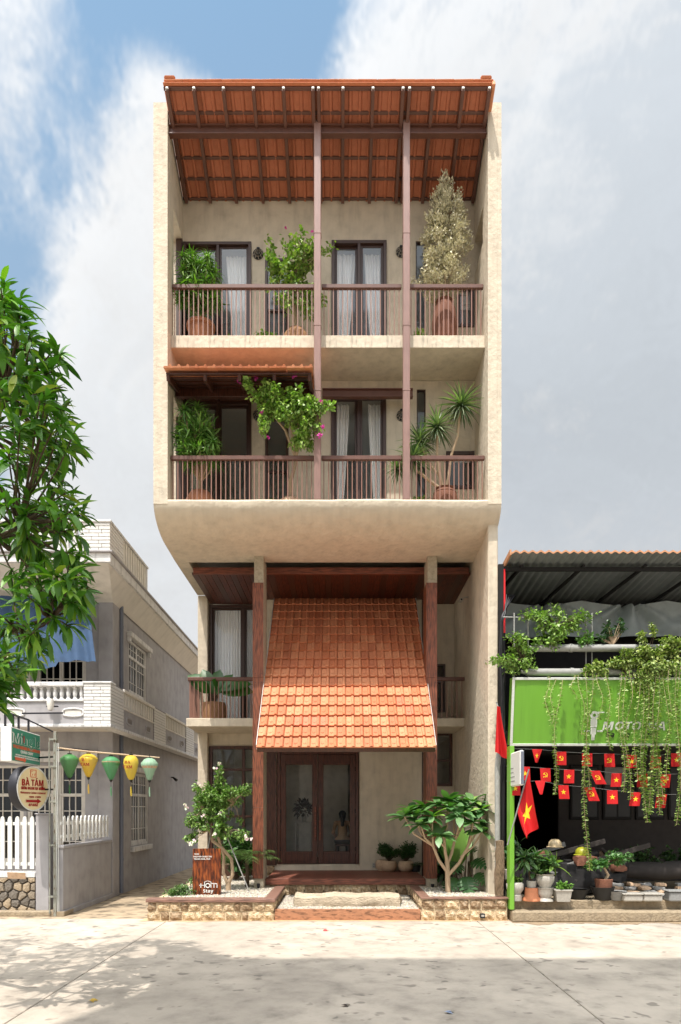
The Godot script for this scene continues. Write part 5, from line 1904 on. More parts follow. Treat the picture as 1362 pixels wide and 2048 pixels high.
	b.tube([Vector3(-0.87, fl + 1.1, -0.65), Vector3(-0.95, fl + 1.6, -0.4), Vector3(-1.02, fl + 1.75, -0.22)], [0.03, 0.024, 0.014], 7)
	b.tube([Vector3(-0.87, fl + 1.1, -0.65), Vector3(-0.70, fl + 1.45, -0.4), Vector3(-0.62, fl + 1.75, -0.17)], [0.028, 0.022, 0.012], 7)
	put("trunk", b, M.bark_pale, o)
	crown(o, [[Vector3(-1.15, 9.54, -0.05), Vector3(0.42, 0.32, 0.34), 52], [Vector3(-0.82, 9.38, 0.02), Vector3(0.42, 0.38, 0.34), 44], [Vector3(-1.42, 9.62, 0.02), Vector3(0.26, 0.20, 0.2), 14], [Vector3(-0.55, 9.22, 0.05), Vector3(0.30, 0.36, 0.22), 22], [Vector3(-1.72, 9.74, 0.1), Vector3(0.14, 0.08, 0.08), 4], [Vector3(-0.28, 9.25, 0.18), Vector3(0.16, 0.1, 0.08), 4], [Vector3(-0.68, 8.95, -0.12), Vector3(0.24, 0.4, 0.24), 20], [Vector3(-1.40, 9.08, 0.0), Vector3(0.10, 0.24, 0.08), 7], [Vector3(-1.36, 9.34, 0.0), Vector3(0.14, 0.14, 0.1), 6]], [Vector3(-1.34, fl + 1.80, -0.17), Vector3(-1.02, fl + 1.75, -0.22), Vector3(-0.62, fl + 1.75, -0.17), Vector3(-0.72, fl + 1.4, -0.22)], "oval", 0.072, 34, 0.08, Color(0.15, 0.32, 0.025), Color(0.38, 0.54, 0.07), M.leaf, M.bark_pale, 0.006, 0.1)
	blossoms(o, [Vector3(-1.86, 9.79, 0.08), Vector3(-1.55, 9.87, 0.08), Vector3(-0.86, 9.94, 0.13), Vector3(-0.83, 9.85, 0.16), Vector3(-1.45, 9.26, 0.03), Vector3(-1.44, 8.92, -0.02), Vector3(-1.38, 8.96, -0.02), Vector3(-1.33, 8.83, -0.02), Vector3(-0.34, 9.34, 0.22), Vector3(-0.33, 8.88, 0.22), Vector3(-0.36, 8.72, 0.24)], Color(0.62, 0.06, 0.36), 0.05)
	o = thing("potted_plant", "multi-headed yucca leaning out of a ribbed clay jar on the middle balcony", "plant", Vector3(2.03, fl, -0.72))
	pot(o, Vector3(2.03, fl, -0.72), [Vector2(0, 0), Vector2(0.19, 0), Vector2(0.245, 0.16), Vector2(0.25, 0.30), Vector2(0.22, 0.42), Vector2(0.18, 0.48), Vector2(0.20, 0.51), Vector2(0.155, 0.51)], M.clay_dark, 0.49, 2)
	b = Build.new()
	b.tube([Vector3(2.03, fl + 0.45, -0.72), Vector3(2.10, fl + 0.75, -0.68), Vector3(2.13, fl + 1.10, -0.66), Vector3(2.26, fl + 1.50, -0.62), Vector3(2.31, fl + 2.05, -0.60)], [0.034, 0.03, 0.026, 0.026, 0.024], 8)
	b.tube([Vector3(2.01, fl + 0.45, -0.72), Vector3(1.93, fl + 0.72, -0.66), Vector3(1.86, fl + 1.08, -0.6), Vector3(1.86, fl + 1.58, -0.56)], [0.034, 0.03, 0.025, 0.022], 8)
	b.tube([Vector3(2.0, fl + 0.46, -0.70), Vector3(1.72, fl + 0.62, -0.6), Vector3(1.45, fl + 0.78, -0.5), Vector3(1.38, fl + 0.92, -0.46)], [0.034, 0.03, 0.024, 0.022], 8)
	b.tube([Vector3(1.93, fl + 0.72, -0.66), Vector3(1.70, fl + 1.08, -0.75), Vector3(1.56, fl + 1.45, -0.8)], [0.022, 0.02, 0.018], 7)
	put("trunk", b, M.bark_pale, o)
	strap_heads(o, [[Vector3(2.31, fl + 2.05, -0.60), Vector3(0.1, 1, 0.1).normalized(), 1.05], [Vector3(1.86, fl + 1.60, -0.56), Vector3(-0.05, 1, 0.15).normalized(), 1.0], [Vector3(1.38, fl + 0.94, -0.46), Vector3(-0.15, 1, 0.15).normalized(), 0.95], [Vector3(1.56, fl + 1.45, -0.8), Vector3(-0.15, 1, 0.0).normalized(), 0.95], [Vector3(1.12, fl + 0.80, -0.55), Vector3(-0.4, 1, 0.1).normalized(), 0.7]], "sword", 0.46, 130, Color(0.06, 0.13, 0.05), Color(0.34, 0.40, 0.23), 0.6)
	for e in [[1.50, 0.24, 0.24, 16, "small round shrub in front of the leaning yucca"], [-1.42, 0.22, 0.17, 14, "little shrub in shade below the dark middle window"]]:
		small_shrub(Vector3(e[0], fl, -0.62), e[1], e[2], e[3], e[4])
	# --- left balcony of the first floor
	fl = 4.02
	o = thing("potted_plant", "broad-leaved banana plant in a woven basket pot on the small left balcony", "plant", Vector3(-2.90, fl, -3.12))
	pot(o, Vector3(-2.90, fl, -3.12), [Vector2(0, 0), Vector2(0.24, 0), Vector2(0.285, 0.12), Vector2(0.285, 0.30), Vector2(0.255, 0.41), Vector2(0.225, 0.41)], M.rattan, 0.38)
	b = Build.new()
	var big := Build.new()
	for e in [[Vector3(-0.75, 0.75, 0.15), 0.62, 0.42], [Vector3(-0.30, 1.0, 0.25), 0.60, 0.30], [Vector3(0.12, 1.0, 0.15), 0.55, 0.34], [Vector3(0.45, 0.85, 0.2), 0.55, 0.30], [Vector3(0.9, 0.42, 0.3), 0.70, 0.42], [Vector3(0.95, 0.16, 0.35), 0.72, 0.38], [Vector3(0.40, 0.25, 0.85), 0.5, 0.36], [Vector3(-0.45, 0.3, 0.8), 0.48, 0.36]]:
		var d: Vector3 = e[0].normalized()
		var at := Vector3(-2.90, fl + 0.38, -3.12)
		var mid := at + Vector3(d.x * 0.15, e[2] * 0.75, d.z * 0.15)
		b.tube([at, mid], [0.022, 0.012], 6)
		leaf(big, "blade", mid, d, e[1], green(Color(0.035, 0.13, 0.02), Color(0.06, 0.19, 0.03)), 0.1, Vector3(0, 0.6, 1), 1.25)
	b.tube([Vector3(-2.90, fl + 0.3, -3.12), Vector3(-2.90, fl + 0.72, -3.12)], [0.06, 0.035], 8)
	put("stem", b, M.bark, o)
	put("foliage", big, M.leaf, o, "stuff")
	# --- porch: two clipped bushes and an empty bowl
	fl = 0.541
	for e in [[1.13, -3.35, 0.15, "left one of the two clipped bushes in pale bowls on the porch"], [1.52, -3.30, 0.15, "right one of the two clipped bushes in pale bowls on the porch"]]:
		var at := Vector3(e[0], fl, e[1])
		o = thing("potted_bush", e[3], "plant", at, "clipped bushes on the porch")
		pot(o, at, [Vector2(0, 0), Vector2(0.11, 0), Vector2(0.17, 0.07), Vector2(0.185, 0.15), Vector2(0.165, 0.235), Vector2(0.135, 0.255), Vector2(0.12, 0.255)], M.clay_pale, 0.24)
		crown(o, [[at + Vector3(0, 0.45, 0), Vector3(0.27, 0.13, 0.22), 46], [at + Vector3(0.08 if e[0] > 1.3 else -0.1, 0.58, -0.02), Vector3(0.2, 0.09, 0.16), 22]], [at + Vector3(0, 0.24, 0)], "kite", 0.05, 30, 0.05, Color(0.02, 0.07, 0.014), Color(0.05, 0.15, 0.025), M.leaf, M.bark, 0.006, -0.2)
	o = thing("clay_bowl", "pale bowl half hidden behind the left clipped bush", "bowl", Vector3(0.99, fl, -3.52))
	pot(o, Vector3(0.99, fl, -3.52), [Vector2(0, 0), Vector2(0.10, 0), Vector2(0.16, 0.08), Vector2(0.165, 0.2), Vector2(0.13, 0.26), Vector2(0.11, 0.26)], M.clay_pale, 0.24)
	o = thing("potted_fern", "dark fern in the shade at the right end of the porch", "plant", Vector3(1.75, fl, -3.3))
	pot(o, Vector3(1.75, fl, -3.3), [Vector2(0, 0), Vector2(0.09, 0), Vector2(0.12, 0.14), Vector2(0.10, 0.15)], M.pot_black, 0.13)
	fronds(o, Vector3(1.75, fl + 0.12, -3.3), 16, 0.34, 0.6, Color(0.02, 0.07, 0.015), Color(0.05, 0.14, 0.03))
	# --- left planter
	fl = 0.38
	o = thing("flowering_shrub", "bougainvillea with white flowers on a bent trunk in the left planter", "plant", Vector3(-2.28, fl, -0.95))
	b = Build.new()
	b.tube([Vector3(-2.22, fl - 0.05, -0.95), Vector3(-2.22, fl + 0.14, -0.95)], [0.055, 0.05], 9)
	b.tube([Vector3(-2.22, fl + 0.13, -0.95), Vector3(-2.13, fl + 0.32, -0.93), Vector3(-2.15, fl + 0.62, -0.92), Vector3(-2.34, fl + 0.85, -0.9), Vector3(-2.52, fl + 0.98, -0.88), Vector3(-2.58, fl + 1.2, -0.86)], [0.045, 0.036, 0.034, 0.034, 0.032, 0.028], 8)
	b.tube([Vector3(-2.23, fl + 0.13, -0.95), Vector3(-2.32, fl + 0.34, -0.98), Vector3(-2.31, fl + 0.68, -0.97), Vector3(-2.40, fl + 1.0, -0.9), Vector3(-2.40, fl + 1.25, -0.86)], [0.04, 0.034, 0.03, 0.028, 0.022], 8)
	put("trunk", b, M.bark_pale, o)
	crown(o, [[Vector3(-2.45, 2.05, -0.80), Vector3(0.42, 0.40, 0.36), 66], [Vector3(-2.25, 2.28, -0.70), Vector3(0.42, 0.22, 0.3), 34], [Vector3(-2.72, 2.2, -0.78), Vector3(0.26, 0.36, 0.26), 26], [Vector3(-2.75, 1.72, -0.7), Vector3(0.28, 0.20, 0.24), 18], [Vector3(-2.25, 1.65, -0.72), Vector3(0.34, 0.2, 0.26), 20], [Vector3(-2.36, 2.68, -0.74), Vector3(0.07, 0.22, 0.08), 8], [Vector3(-1.80, 2.42, -0.66), Vector3(0.16, 0.09, 0.08), 5], [Vector3(-1.86, 1.50, -0.66), Vector3(0.14, 0.1, 0.08), 5], [Vector3(-2.98, 1.42, -0.7), Vector3(0.10, 0.12, 0.08), 5]], [Vector3(-2.58, fl + 1.2, -0.86), Vector3(-2.40, fl + 1.25, -0.86), Vector3(-2.4, 2.1, -0.82), Vector3(-2.7, 1.95, -0.8), Vector3(-2.1, 2.1, -0.75)], "oval", 0.062, 34, 0.07, Color(0.09, 0.22, 0.02), Color(0.24, 0.38, 0.06), M.leaf, M.bark_pale, 0.006, 0.15)
	var white := []
	for e in [[-2.98, 2.06], [-2.95, 2.02], [-2.90, 1.33], [-2.84, 1.30], [-2.80, 1.36], [-2.32, 2.86], [-2.40, 2.76], [-1.83, 1.44], [-1.80, 1.40], [-1.70, 1.42], [-2.42, 1.50], [-2.7, 2.48], [-2.30, 1.9], [-2.62, 1.85]]:
		white.append(Vector3(e[0], e[1], -0.52))
	blossoms(o, white, Color(0.82, 0.76, 0.66), 0.05)
	b = Build.new()
	b.tube([Vector3(-1.78, fl, -0.75), Vector3(-2.32, fl + 1.32, -0.78)], [0.012], 7)
	tag(put("support_stake", b, M.grey_pipe), "thin grey stake propping the white-flowered shrub", "stake", "props of the flowering shrub")
	b = Build.new()
	b.tube([Vector3(-2.74, fl, -0.85), Vector3(-2.52, fl + 1.28, -0.82)], [0.011], 7)
	tag(put("support_stake", b, M.grey_pipe), "dark thin prop rising behind the wooden house sign", "stake", "props of the flowering shrub")
	o = thing("small_palm", "small feathery palm growing against the left pillar", "plant", Vector3(-1.93, fl, -1.55))
	b = Build.new()
	b.tube([Vector3(-1.93, fl - 0.05, -1.55), Vector3(-1.92, fl + 0.35, -1.55), Vector3(-1.94, fl + 0.62, -1.54)], [0.045, 0.04, 0.035], 9)
	put("trunk", b, M.bark, o)
	fronds(o, Vector3(-1.94, fl + 0.60, -1.54), 20, 0.72, 0.45, Color(0.08, 0.20, 0.03), Color(0.22, 0.38, 0.08))
	o = thing("herb_tuft", "feathery green herb spilling over the left end of the left planter", "plant", Vector3(-2.95, fl, -0.2))
	crown(o, [[Vector3(-2.95, fl + 0.10, -0.15), Vector3(0.28, 0.12, 0.2), 40], [Vector3(-2.75, fl + 0.26, -0.35), Vector3(0.12, 0.2, 0.12), 14], [Vector3(-3.15, fl + 0.06, -0.1), Vector3(0.15, 0.06, 0.15), 12]], [Vector3(-2.9, fl, -0.25), Vector3(-2.75, fl, -0.35)], "kite", 0.045, 24, 0.05, Color(0.07, 0.17, 0.03), Color(0.20, 0.34, 0.09), M.leaf, M.bark, 0.003)
	o = thing("dark_shrub", "dark shrub in the shade before the left ground floor window", "plant", Vector3(-2.5, fl, -3.0))
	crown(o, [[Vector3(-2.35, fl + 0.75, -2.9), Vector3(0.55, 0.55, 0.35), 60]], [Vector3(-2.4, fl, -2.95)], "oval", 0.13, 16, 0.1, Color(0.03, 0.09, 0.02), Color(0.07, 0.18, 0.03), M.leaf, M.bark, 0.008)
	# --- right planter
	o = thing("frangipani_tree", "low branching frangipani in the right planter", "plant", Vector3(2.05, 0.39, -0.45))
	frangipani(o, Vector3(2.05, 0.39, -0.45))
	o = thing("monstera_plant", "monstera with large split leaves at the foot of the right wall", "plant", Vector3(2.45, 0.39, -0.75))
	for e in [[Vector3(2.42, 0.66, -0.55), Vector3(0.05, -0.75, 0.75), 0.36, true], [Vector3(2.56, 0.98, -0.6), Vector3(0.5, -0.1, 0.8), 0.30, true], [Vector3(2.30, 0.92, -0.65), Vector3(-0.45, -0.2, 0.8), 0.30, true], [Vector3(2.25, 0.62, -0.6), Vector3(-0.6, -0.45, 0.6), 0.28, true], [Vector3(2.62, 0.72, -0.62), Vector3(0.6, -0.5, 0.6), 0.26, true], [Vector3(2.15, 0.55, -0.9), Vector3(-0.3, -0.3, 0.8), 0.26, true], [Vector3(2.48, 1.15, -0.8), Vector3(0.2, 0.3, 0.8), 0.28, true]]:
		monstera_leaf(o, e[0], e[1], e[2], Vector3(2.42, 0.39, -0.8))
	o = thing("nest_fern", "broad upright light-green fern behind the frangipani", "plant", Vector3(2.35, 0.39, -1.5))
	b = Build.new()
	for k in 16:
		var a := k * 2.4
		var d := Vector3(cos(a) * 0.45, 1.0, sin(a) * 0.45).normalized()
		leaf(b, "lance", Vector3(2.35, 0.75, -1.5) + Vector3(cos(a), 0, sin(a)) * 0.04, d, rng.randf_range(0.6, 0.95), green(Color(0.07, 0.24, 0.02), Color(0.2, 0.42, 0.04)), 0.1, Vector3(0, 0.2, 1), 1.1)
	put("foliage", b, M.leaf, o, "stuff")
	b = Build.new()
	b.tube([Vector3(2.35, 0.35, -1.5), Vector3(2.35, 0.78, -1.5)], [0.07, 0.05], 8)
	put("stem", b, M.bark, o)
	o = thing("dark_shrub", "dark leafy undergrowth between the right pillar and the wall", "plant", Vector3(2.3, 0.39, -2.6))
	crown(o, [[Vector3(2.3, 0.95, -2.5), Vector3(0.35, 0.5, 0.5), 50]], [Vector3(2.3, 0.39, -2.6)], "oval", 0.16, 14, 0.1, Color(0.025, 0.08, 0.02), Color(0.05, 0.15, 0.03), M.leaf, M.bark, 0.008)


func small_shrub(at: Vector3, r: float, high: float, n: int, label: String) -> void:
	var o := thing("potted_shrub", label, "plant", at, "small shrubs on the balconies")
	pot(o, at, [Vector2(0, 0), Vector2(0.08, 0), Vector2(0.11, 0.07), Vector2(0.09, 0.08)], M.clay, 0.07)
	crown(o, [[at + Vector3(0, 0.07 + high * 0.55, 0), Vector3(r * 0.8, high * 0.6, r * 0.7), n * 2]], [at + Vector3(0, 0.06, 0)], "oval", 0.058, 22, 0.05, Color(0.12, 0.26, 0.03), Color(0.34, 0.46, 0.08), M.leaf, M.bark, 0.004)


func trunk_and_heads(o: Node, root: Vector3, tips: Array, z: float, deep: float, shape: String, size: float, count: int, c0: Color, c1: Color, fall: float) -> void:
	var b := Build.new()
	var heads := []
	var fork := root + Vector3(0, 0.22, 0)
	b.tube([root, fork], [0.05, 0.042], 8)
	for e in tips:
		var tip := Vector3(e[0], e[1], z + rng.randf_range(-deep, deep))
		var out := Vector3(tip.x - root.x, 0.55, tip.z - root.z + 0.1).normalized()
		b.tube([fork, fork.lerp(tip, 0.45) + Vector3((tip.x - fork.x) * 0.12, -0.03, 0), tip], [0.026, 0.020, 0.015], 6)
		heads.append([tip, out, rng.randf_range(0.85, 1.1)])
	put("trunk", b, M.bark_pale, o)
	strap_heads(o, heads, shape, size, count, c0, c1, fall)


func fronds(o: Node, at: Vector3, n: int, size: float, lift: float, c0: Color, c1: Color) -> void:
	var b := Build.new()
	var ribs := Build.new()
	for k in n:
		var a := k * 2.39996
		var up := lift + rng.randf_range(-0.2, 0.5)
		var d := Vector3(cos(a), up, sin(a)).normalized()
		var l := size * rng.randf_range(0.8, 1.15)
		var way := []
		for j in 9:
			var f := j / 8.0
			way.append(at + d * l * f + Vector3(0, -0.42 * l * f * f, 0))
		ribs.tube(way, [0.006, 0.005, 0.004, 0.003], 4, false)
		for j in range(1, 9):
			for h in [0.0, 0.5]:
				var p: Vector3 = way[j - 1].lerp(way[j], h)
				var along: Vector3 = (way[j] - way[j - 1]).normalized()
				var side := along.cross(Vector3.UP).normalized()
				for s in [-1.0, 1.0]:
					leaf(b, "sword", p, along * 0.7 + side * s + Vector3(0, -0.12, 0), l * 0.34 * (1.0 - 0.5 * absf(j - 4) / 5.0), green(c0, c1), 0.2)
	put("rib", ribs, M.bark, o)
	put("foliage", b, M.leaf, o, "stuff")


func frangipani(o: Node, base: Vector3) -> void:
	var wood := Build.new()
	wood.tube([base - Vector3(0, 0.08, 0), base + Vector3(-0.01, 0.35, 0), base + Vector3(-0.02, 0.62, 0.0)], [0.055, 0.048, 0.045], 9)
	var tips := []
	var limbs := [[-0.30, 0.90, 0.10, 0.40], [-0.10, 1.02, 0.16, 0.58], [0.13, 0.98, -0.06, 0.56], [0.36, 0.88, 0.08, 0.32]]
	for l in limbs:
		var from := base + Vector3(-0.015, l[3], 0)
		var to := base + Vector3(l[0], l[1], l[2])
		wood.tube([from, from.lerp(to, 0.5) + Vector3(l[0] * 0.08, -0.03, 0), to], [0.036, 0.030, 0.026], 8)
	for e in [[-0.62, 1.42, 0.1], [-0.42, 1.62, -0.1], [-0.20, 1.66, 0.12], [-0.02, 1.60, 0.22], [0.12, 1.72, -0.12], [0.32, 1.62, 0.1], [0.48, 1.74, -0.05], [0.62, 1.58, 0.12], [0.62, 1.18, 0.16], [-0.22, 1.10, 0.28], [-0.85, 1.46, 0.16], [0.18, 1.50, 0.3], [0.42, 1.35, 0.28], [-0.55, 1.30, 0.26], [-0.34, 1.46, 0.28], [0.02, 1.76, -0.2], [-0.68, 1.58, -0.05]]:
		var tip := base + Vector3(e[0], e[1], e[2])
		var best: Array = limbs[0]
		for l in limbs:
			if absf(l[0] * 1.7 - e[0]) < absf(best[0] * 1.7 - e[0]):
				best = l
		var root := base + Vector3(best[0], best[1], best[2])
		if e[1] < 1.25:
			root = root.lerp(base + Vector3(-0.015, best[3], 0), 0.35)
		var knee := root.lerp(tip, 0.45) + Vector3((e[0] - best[0]) * 0.22, -0.02, rng.randf_range(-0.04, 0.04))
		wood.tube([root, knee, tip], [0.023, 0.018, 0.013], 7)
		tips.append([tip, (tip - knee).normalized()])
	put("trunk", wood, M.bark_pale, o)
	var meshes := []
	for k in 4:
		var b := Build.new()
		leaf(b, "paddle", Vector3.ZERO, Vector3.UP, 1.0, [Color(0.09, 0.20, 0.07), Color(0.13, 0.26, 0.09), Color(0.18, 0.32, 0.13), Color(0.28, 0.44, 0.10)][k], 0.0, Vector3.BACK)
		meshes.append(b.mesh(M.leaf))
	for t in tips:
		for k in 17:
			var a := k * 2.39996 + rng.randf()
			var axis: Vector3 = (t[1] + Vector3(0, 0.8, 0.1)).normalized()
			var side := axis.cross(Vector3(0.2, 0.1, 1)).normalized().rotated(axis, a)
			var open := rng.randf_range(0.75, 1.75)
			var d := (axis * cos(open) + side * sin(open)).normalized()
			var z := (axis - d * axis.dot(d)).normalized()
			var s := rng.randf_range(0.25, 0.38)
			piece("leaf", meshes[rng.randi() % 4 if k % 5 == 0 else rng.randi() % 3], inner(o, Transform3D(Basis(d.cross(z) * s, d * s, z * s), t[0] + in_ball() * 0.02)), o)


func monstera_leaf(o: Node, at: Vector3, dir: Vector3, size: float, root: Vector3) -> void:
	# a broad leaf cut into lobes
	var b := Build.new()
	var d := dir.normalized()
	var z := (Vector3(0, 0.6, 0.8) - d * Vector3(0, 0.6, 0.8).dot(d)).normalized()
	var x := d.cross(z)
	b.color = green(Color(0.03, 0.12, 0.03), Color(0.07, 0.20, 0.04))
	var pt := func(u: float, v: float) -> Vector3: return at + x * u * size + d * v * size + z * size * (0.18 * absf(u) - 0.3 * v * v - 0.25 * u * u)
	for s in [-1.0, 1.0]:
		for k in 6:
			var v0 := -0.12 + 0.19 * k
			var w: float = [0.42, 0.56, 0.58, 0.50, 0.36, 0.18][k]
			var gap := 0.035
			b.face([pt.call(0.0, v0), pt.call(0.0, v0 + 0.19), pt.call(s * w * 0.55, v0 + 0.19 + 0.05)], z)
			b.face([pt.call(0.0, v0), pt.call(s * w * 0.55, v0 + 0.24), pt.call(s * w * 0.5, v0 + 0.06)], z)
			b.face([pt.call(s * w * 0.5, v0 + 0.06), pt.call(s * w * 0.55, v0 + 0.24), pt.call(s * w, v0 + 0.27)], z)
			b.face([pt.call(s * w * 0.5, v0 + 0.06), pt.call(s * w, v0 + 0.27), pt.call(s * w * 0.95, v0 + 0.14 + gap)], z)
	put("leaf", b, M.leaf, o)
	b = Build.new()
	b.tube([root + in_ball() * 0.05, root.lerp(at, 0.6) + Vector3(0, 0.12, 0), at], [0.012, 0.010, 0.008], 6)
	put("stem", b, M.bark, o)


# ---------------------------------------------------------------- the street tree at the left
func build_street_tree() -> void:
	var o := thing("street_tree", "broad-leaved street tree reaching in from the left edge", "tree", Vector3(-4.6, 0, 6.0))
	var wood := Build.new()
	wood.tube([Vector3(-4.6, -0.1, 6.0), Vector3(-4.55, 1.4, 6.0), Vector3(-4.62, 2.6, 6.05), Vector3(-4.5, 3.6, 6.0)], [0.17, 0.14, 0.125, 0.11], 12)
	put("trunk", wood, M.bark, o)
	var bound := [[520, -30], [545, 12], [600, 60], [650, 78], [700, 128], [740, 140], [800, 138], [850, 165], [905, 175], [950, 150], [1000, 172], [1040, 182], [1100, 182], [1160, 188], [1210, 182], [1250, 152], [1290, 92], [1330, 88], [1370, 40], [1410, 22], [1450, 5]]
	var edge := func(y: float) -> float:
		for k in bound.size() - 1:
			if y >= bound[k][0] and y <= bound[k + 1][0]:
				return lerpf(bound[k][1], bound[k + 1][1], (y - bound[k][0]) / float(bound[k + 1][0] - bound[k][0]))
		return -60.0
	var limbs := []
	for e in [[Vector3(-4.5, 3.6, 6.0), Vector3(-3.6, 4.2, 6.3), Vector3(-2.9, 4.5, 6.4)], [Vector3(-4.52, 3.3, 6.0), Vector3(-3.7, 3.5, 6.2), Vector3(-2.7, 3.75, 6.2)], [Vector3(-4.5, 3.6, 6.0), Vector3(-3.9, 4.9, 5.9), Vector3(-3.2, 5.9, 6.0)], [Vector3(-4.55, 3.0, 6.0), Vector3(-3.8, 2.9, 6.4), Vector3(-3.1, 2.8, 6.5)], [Vector3(-4.5, 3.6, 6.0), Vector3(-4.7, 5.0, 5.7), Vector3(-4.6, 6.2, 5.6)], [Vector3(-4.5, 3.4, 6.0), Vector3(-5.3, 4.2, 6.3), Vector3(-6.0, 5.0, 6.5)]]:
		var b := Build.new()
		b.tube([e[0], e[1] + in_ball() * 0.08, e[1].lerp(e[2], 0.5) + in_ball() * 0.06, e[2]], [0.06, 0.036, 0.024, 0.014], 8)
		put("limb", b, M.bark, o)
		for f in [0.0, 0.35, 0.7, 1.0]:
			limbs.append(e[1].lerp(e[2], f))
	var tips := []
	var y := 552.0
	while y < 1440.0:  # along the outline
		var away := rng.randf_range(5.9, 6.6)
		tips.append(P(edge.call(y) - rng.randf_range(10, 40), y + rng.randf_range(-8, 8), away))
		y += 24.0
	for k in 185:  # through the crown
		var yy := rng.randf_range(570, 1420)
		var x: float = edge.call(yy) - 32.0
		var xx := x - absf(rng.randfn(0.0, 1.0)) * 95.0
		tips.append(P(xx, yy, rng.randf_range(5.6, 7.2)))
	for k in 110:  # the part left of the picture
		tips.append(Vector3(rng.randf_range(-6.6, -3.6), rng.randf_range(3.2, 7.6), rng.randf_range(4.9, 7.4)))
	var twigs := Build.new()
	var shapes := []
	for k in 8:
		var b := Build.new()
		leaf(b, "lance", Vector3.ZERO, Vector3.UP, 1.0, TREE_GREENS[k], 0.0, Vector3.BACK)
		shapes.append(b.mesh(M.leaf))
	var rest := Build.new()
	var made := 0
	for t in tips:
		var best: Vector3 = limbs[0]
		for l in limbs:
			if t.distance_to(l) < t.distance_to(best):
				best = l
		var way := wander(best, t, 3, 0.05)
		twigs.tube(way, [0.016, 0.011, 0.008, 0.006], 5, false)
		var axis: Vector3 = ((t - best).normalized() + Vector3(0, 0.35, 0)).normalized()
		var n := 9 + rng.randi() % 6
		for k in n:
			var a := k * 2.39996 + rng.randf() * 0.5
			var side: Vector3 = axis.cross(Vector3(0.2, 0.3, 1)).normalized().rotated(axis, a)
			var open := rng.randf_range(0.35, 1.55)
			var d: Vector3 = (axis * cos(open) + side * sin(open) + Vector3(0, -0.25, 0)).normalized()
			var z: Vector3 = (Vector3(0, 1, 0.15) - d * d.y).normalized().rotated(d, rng.randfn() * 0.35)
			var s := rng.randf_range(0.13, 0.25)
			var at := Transform3D(Basis(d.cross(z) * s, d * s, z * s), way[2].lerp(t, rng.randf_range(0.35, 1.0)))
			var w := rng.randi() % 8 if k % 3 == 0 else rng.randi() % 6
			made += 1
			if made <= 290:
				piece("leaf", shapes[w], inner(o, at), o)
			else:
				leaf_copy(rest, at, TREE_GREENS[w])
	put("twigs", twigs, M.bark, o, "stuff")
	put("foliage", rest, M.leaf, o, "stuff")


func leaf_copy(b: Build, at: Transform3D, c: Color) -> void:
	var v := rng.randf_range(0.8, 1.2)
	b.color = Color(c.r * v, c.g * v, c.b * v)
	var s: Array = L["lance"]
	b.stamp(at, s[0], s[1], s[2])


# ---------------------------------------------------------------- the grey and white villa on the left
const WX := -5.15   # its side wall
const WZ := -2.85   # its front wall
const BX := -4.70   # the corner of its balcony and roof
const BZ := -1.40


func brick_panel(parent: Node, a0: float, a1: float, y0: float, y1: float, at: float, rows: int, along_z: bool, out: float) -> void:
	# long white bricks in courses, each a block of its own with dark joints behind
	for r in rows:
		var c0 := lerpf(y0, y1, r / float(rows)) + 0.005
		var c1 := lerpf(y0, y1, (r + 1) / float(rows)) - 0.005
		var cut := [a0, lerpf(a0, a1, 0.38 if r % 2 else 0.62), a1]
		if r % 4 == 1:
			cut = [a0, lerpf(a0, a1, 0.3), lerpf(a0, a1, 0.72), a1]
		for k in cut.size() - 1:
			var s := Build.new()
			var lo: float = cut[k] + (0.0 if k == 0 else 0.004)
			var hi: float = cut[k + 1] - (0.0 if k == cut.size() - 2 else 0.004)
			var d := 0.018 + rng.randf_range(-0.003, 0.004)
			if along_z:
				s.box(Vector3(minf(at, at + out * d), c0, lo), Vector3(maxf(at, at + out * d), c1, hi), 0.004)
			else:
				s.box(Vector3(lo, c0, minf(at, at + out * d)), Vector3(hi, c1, maxf(at, at + out * d)), 0.004)
			put("brick", s, M.white_brick, parent)


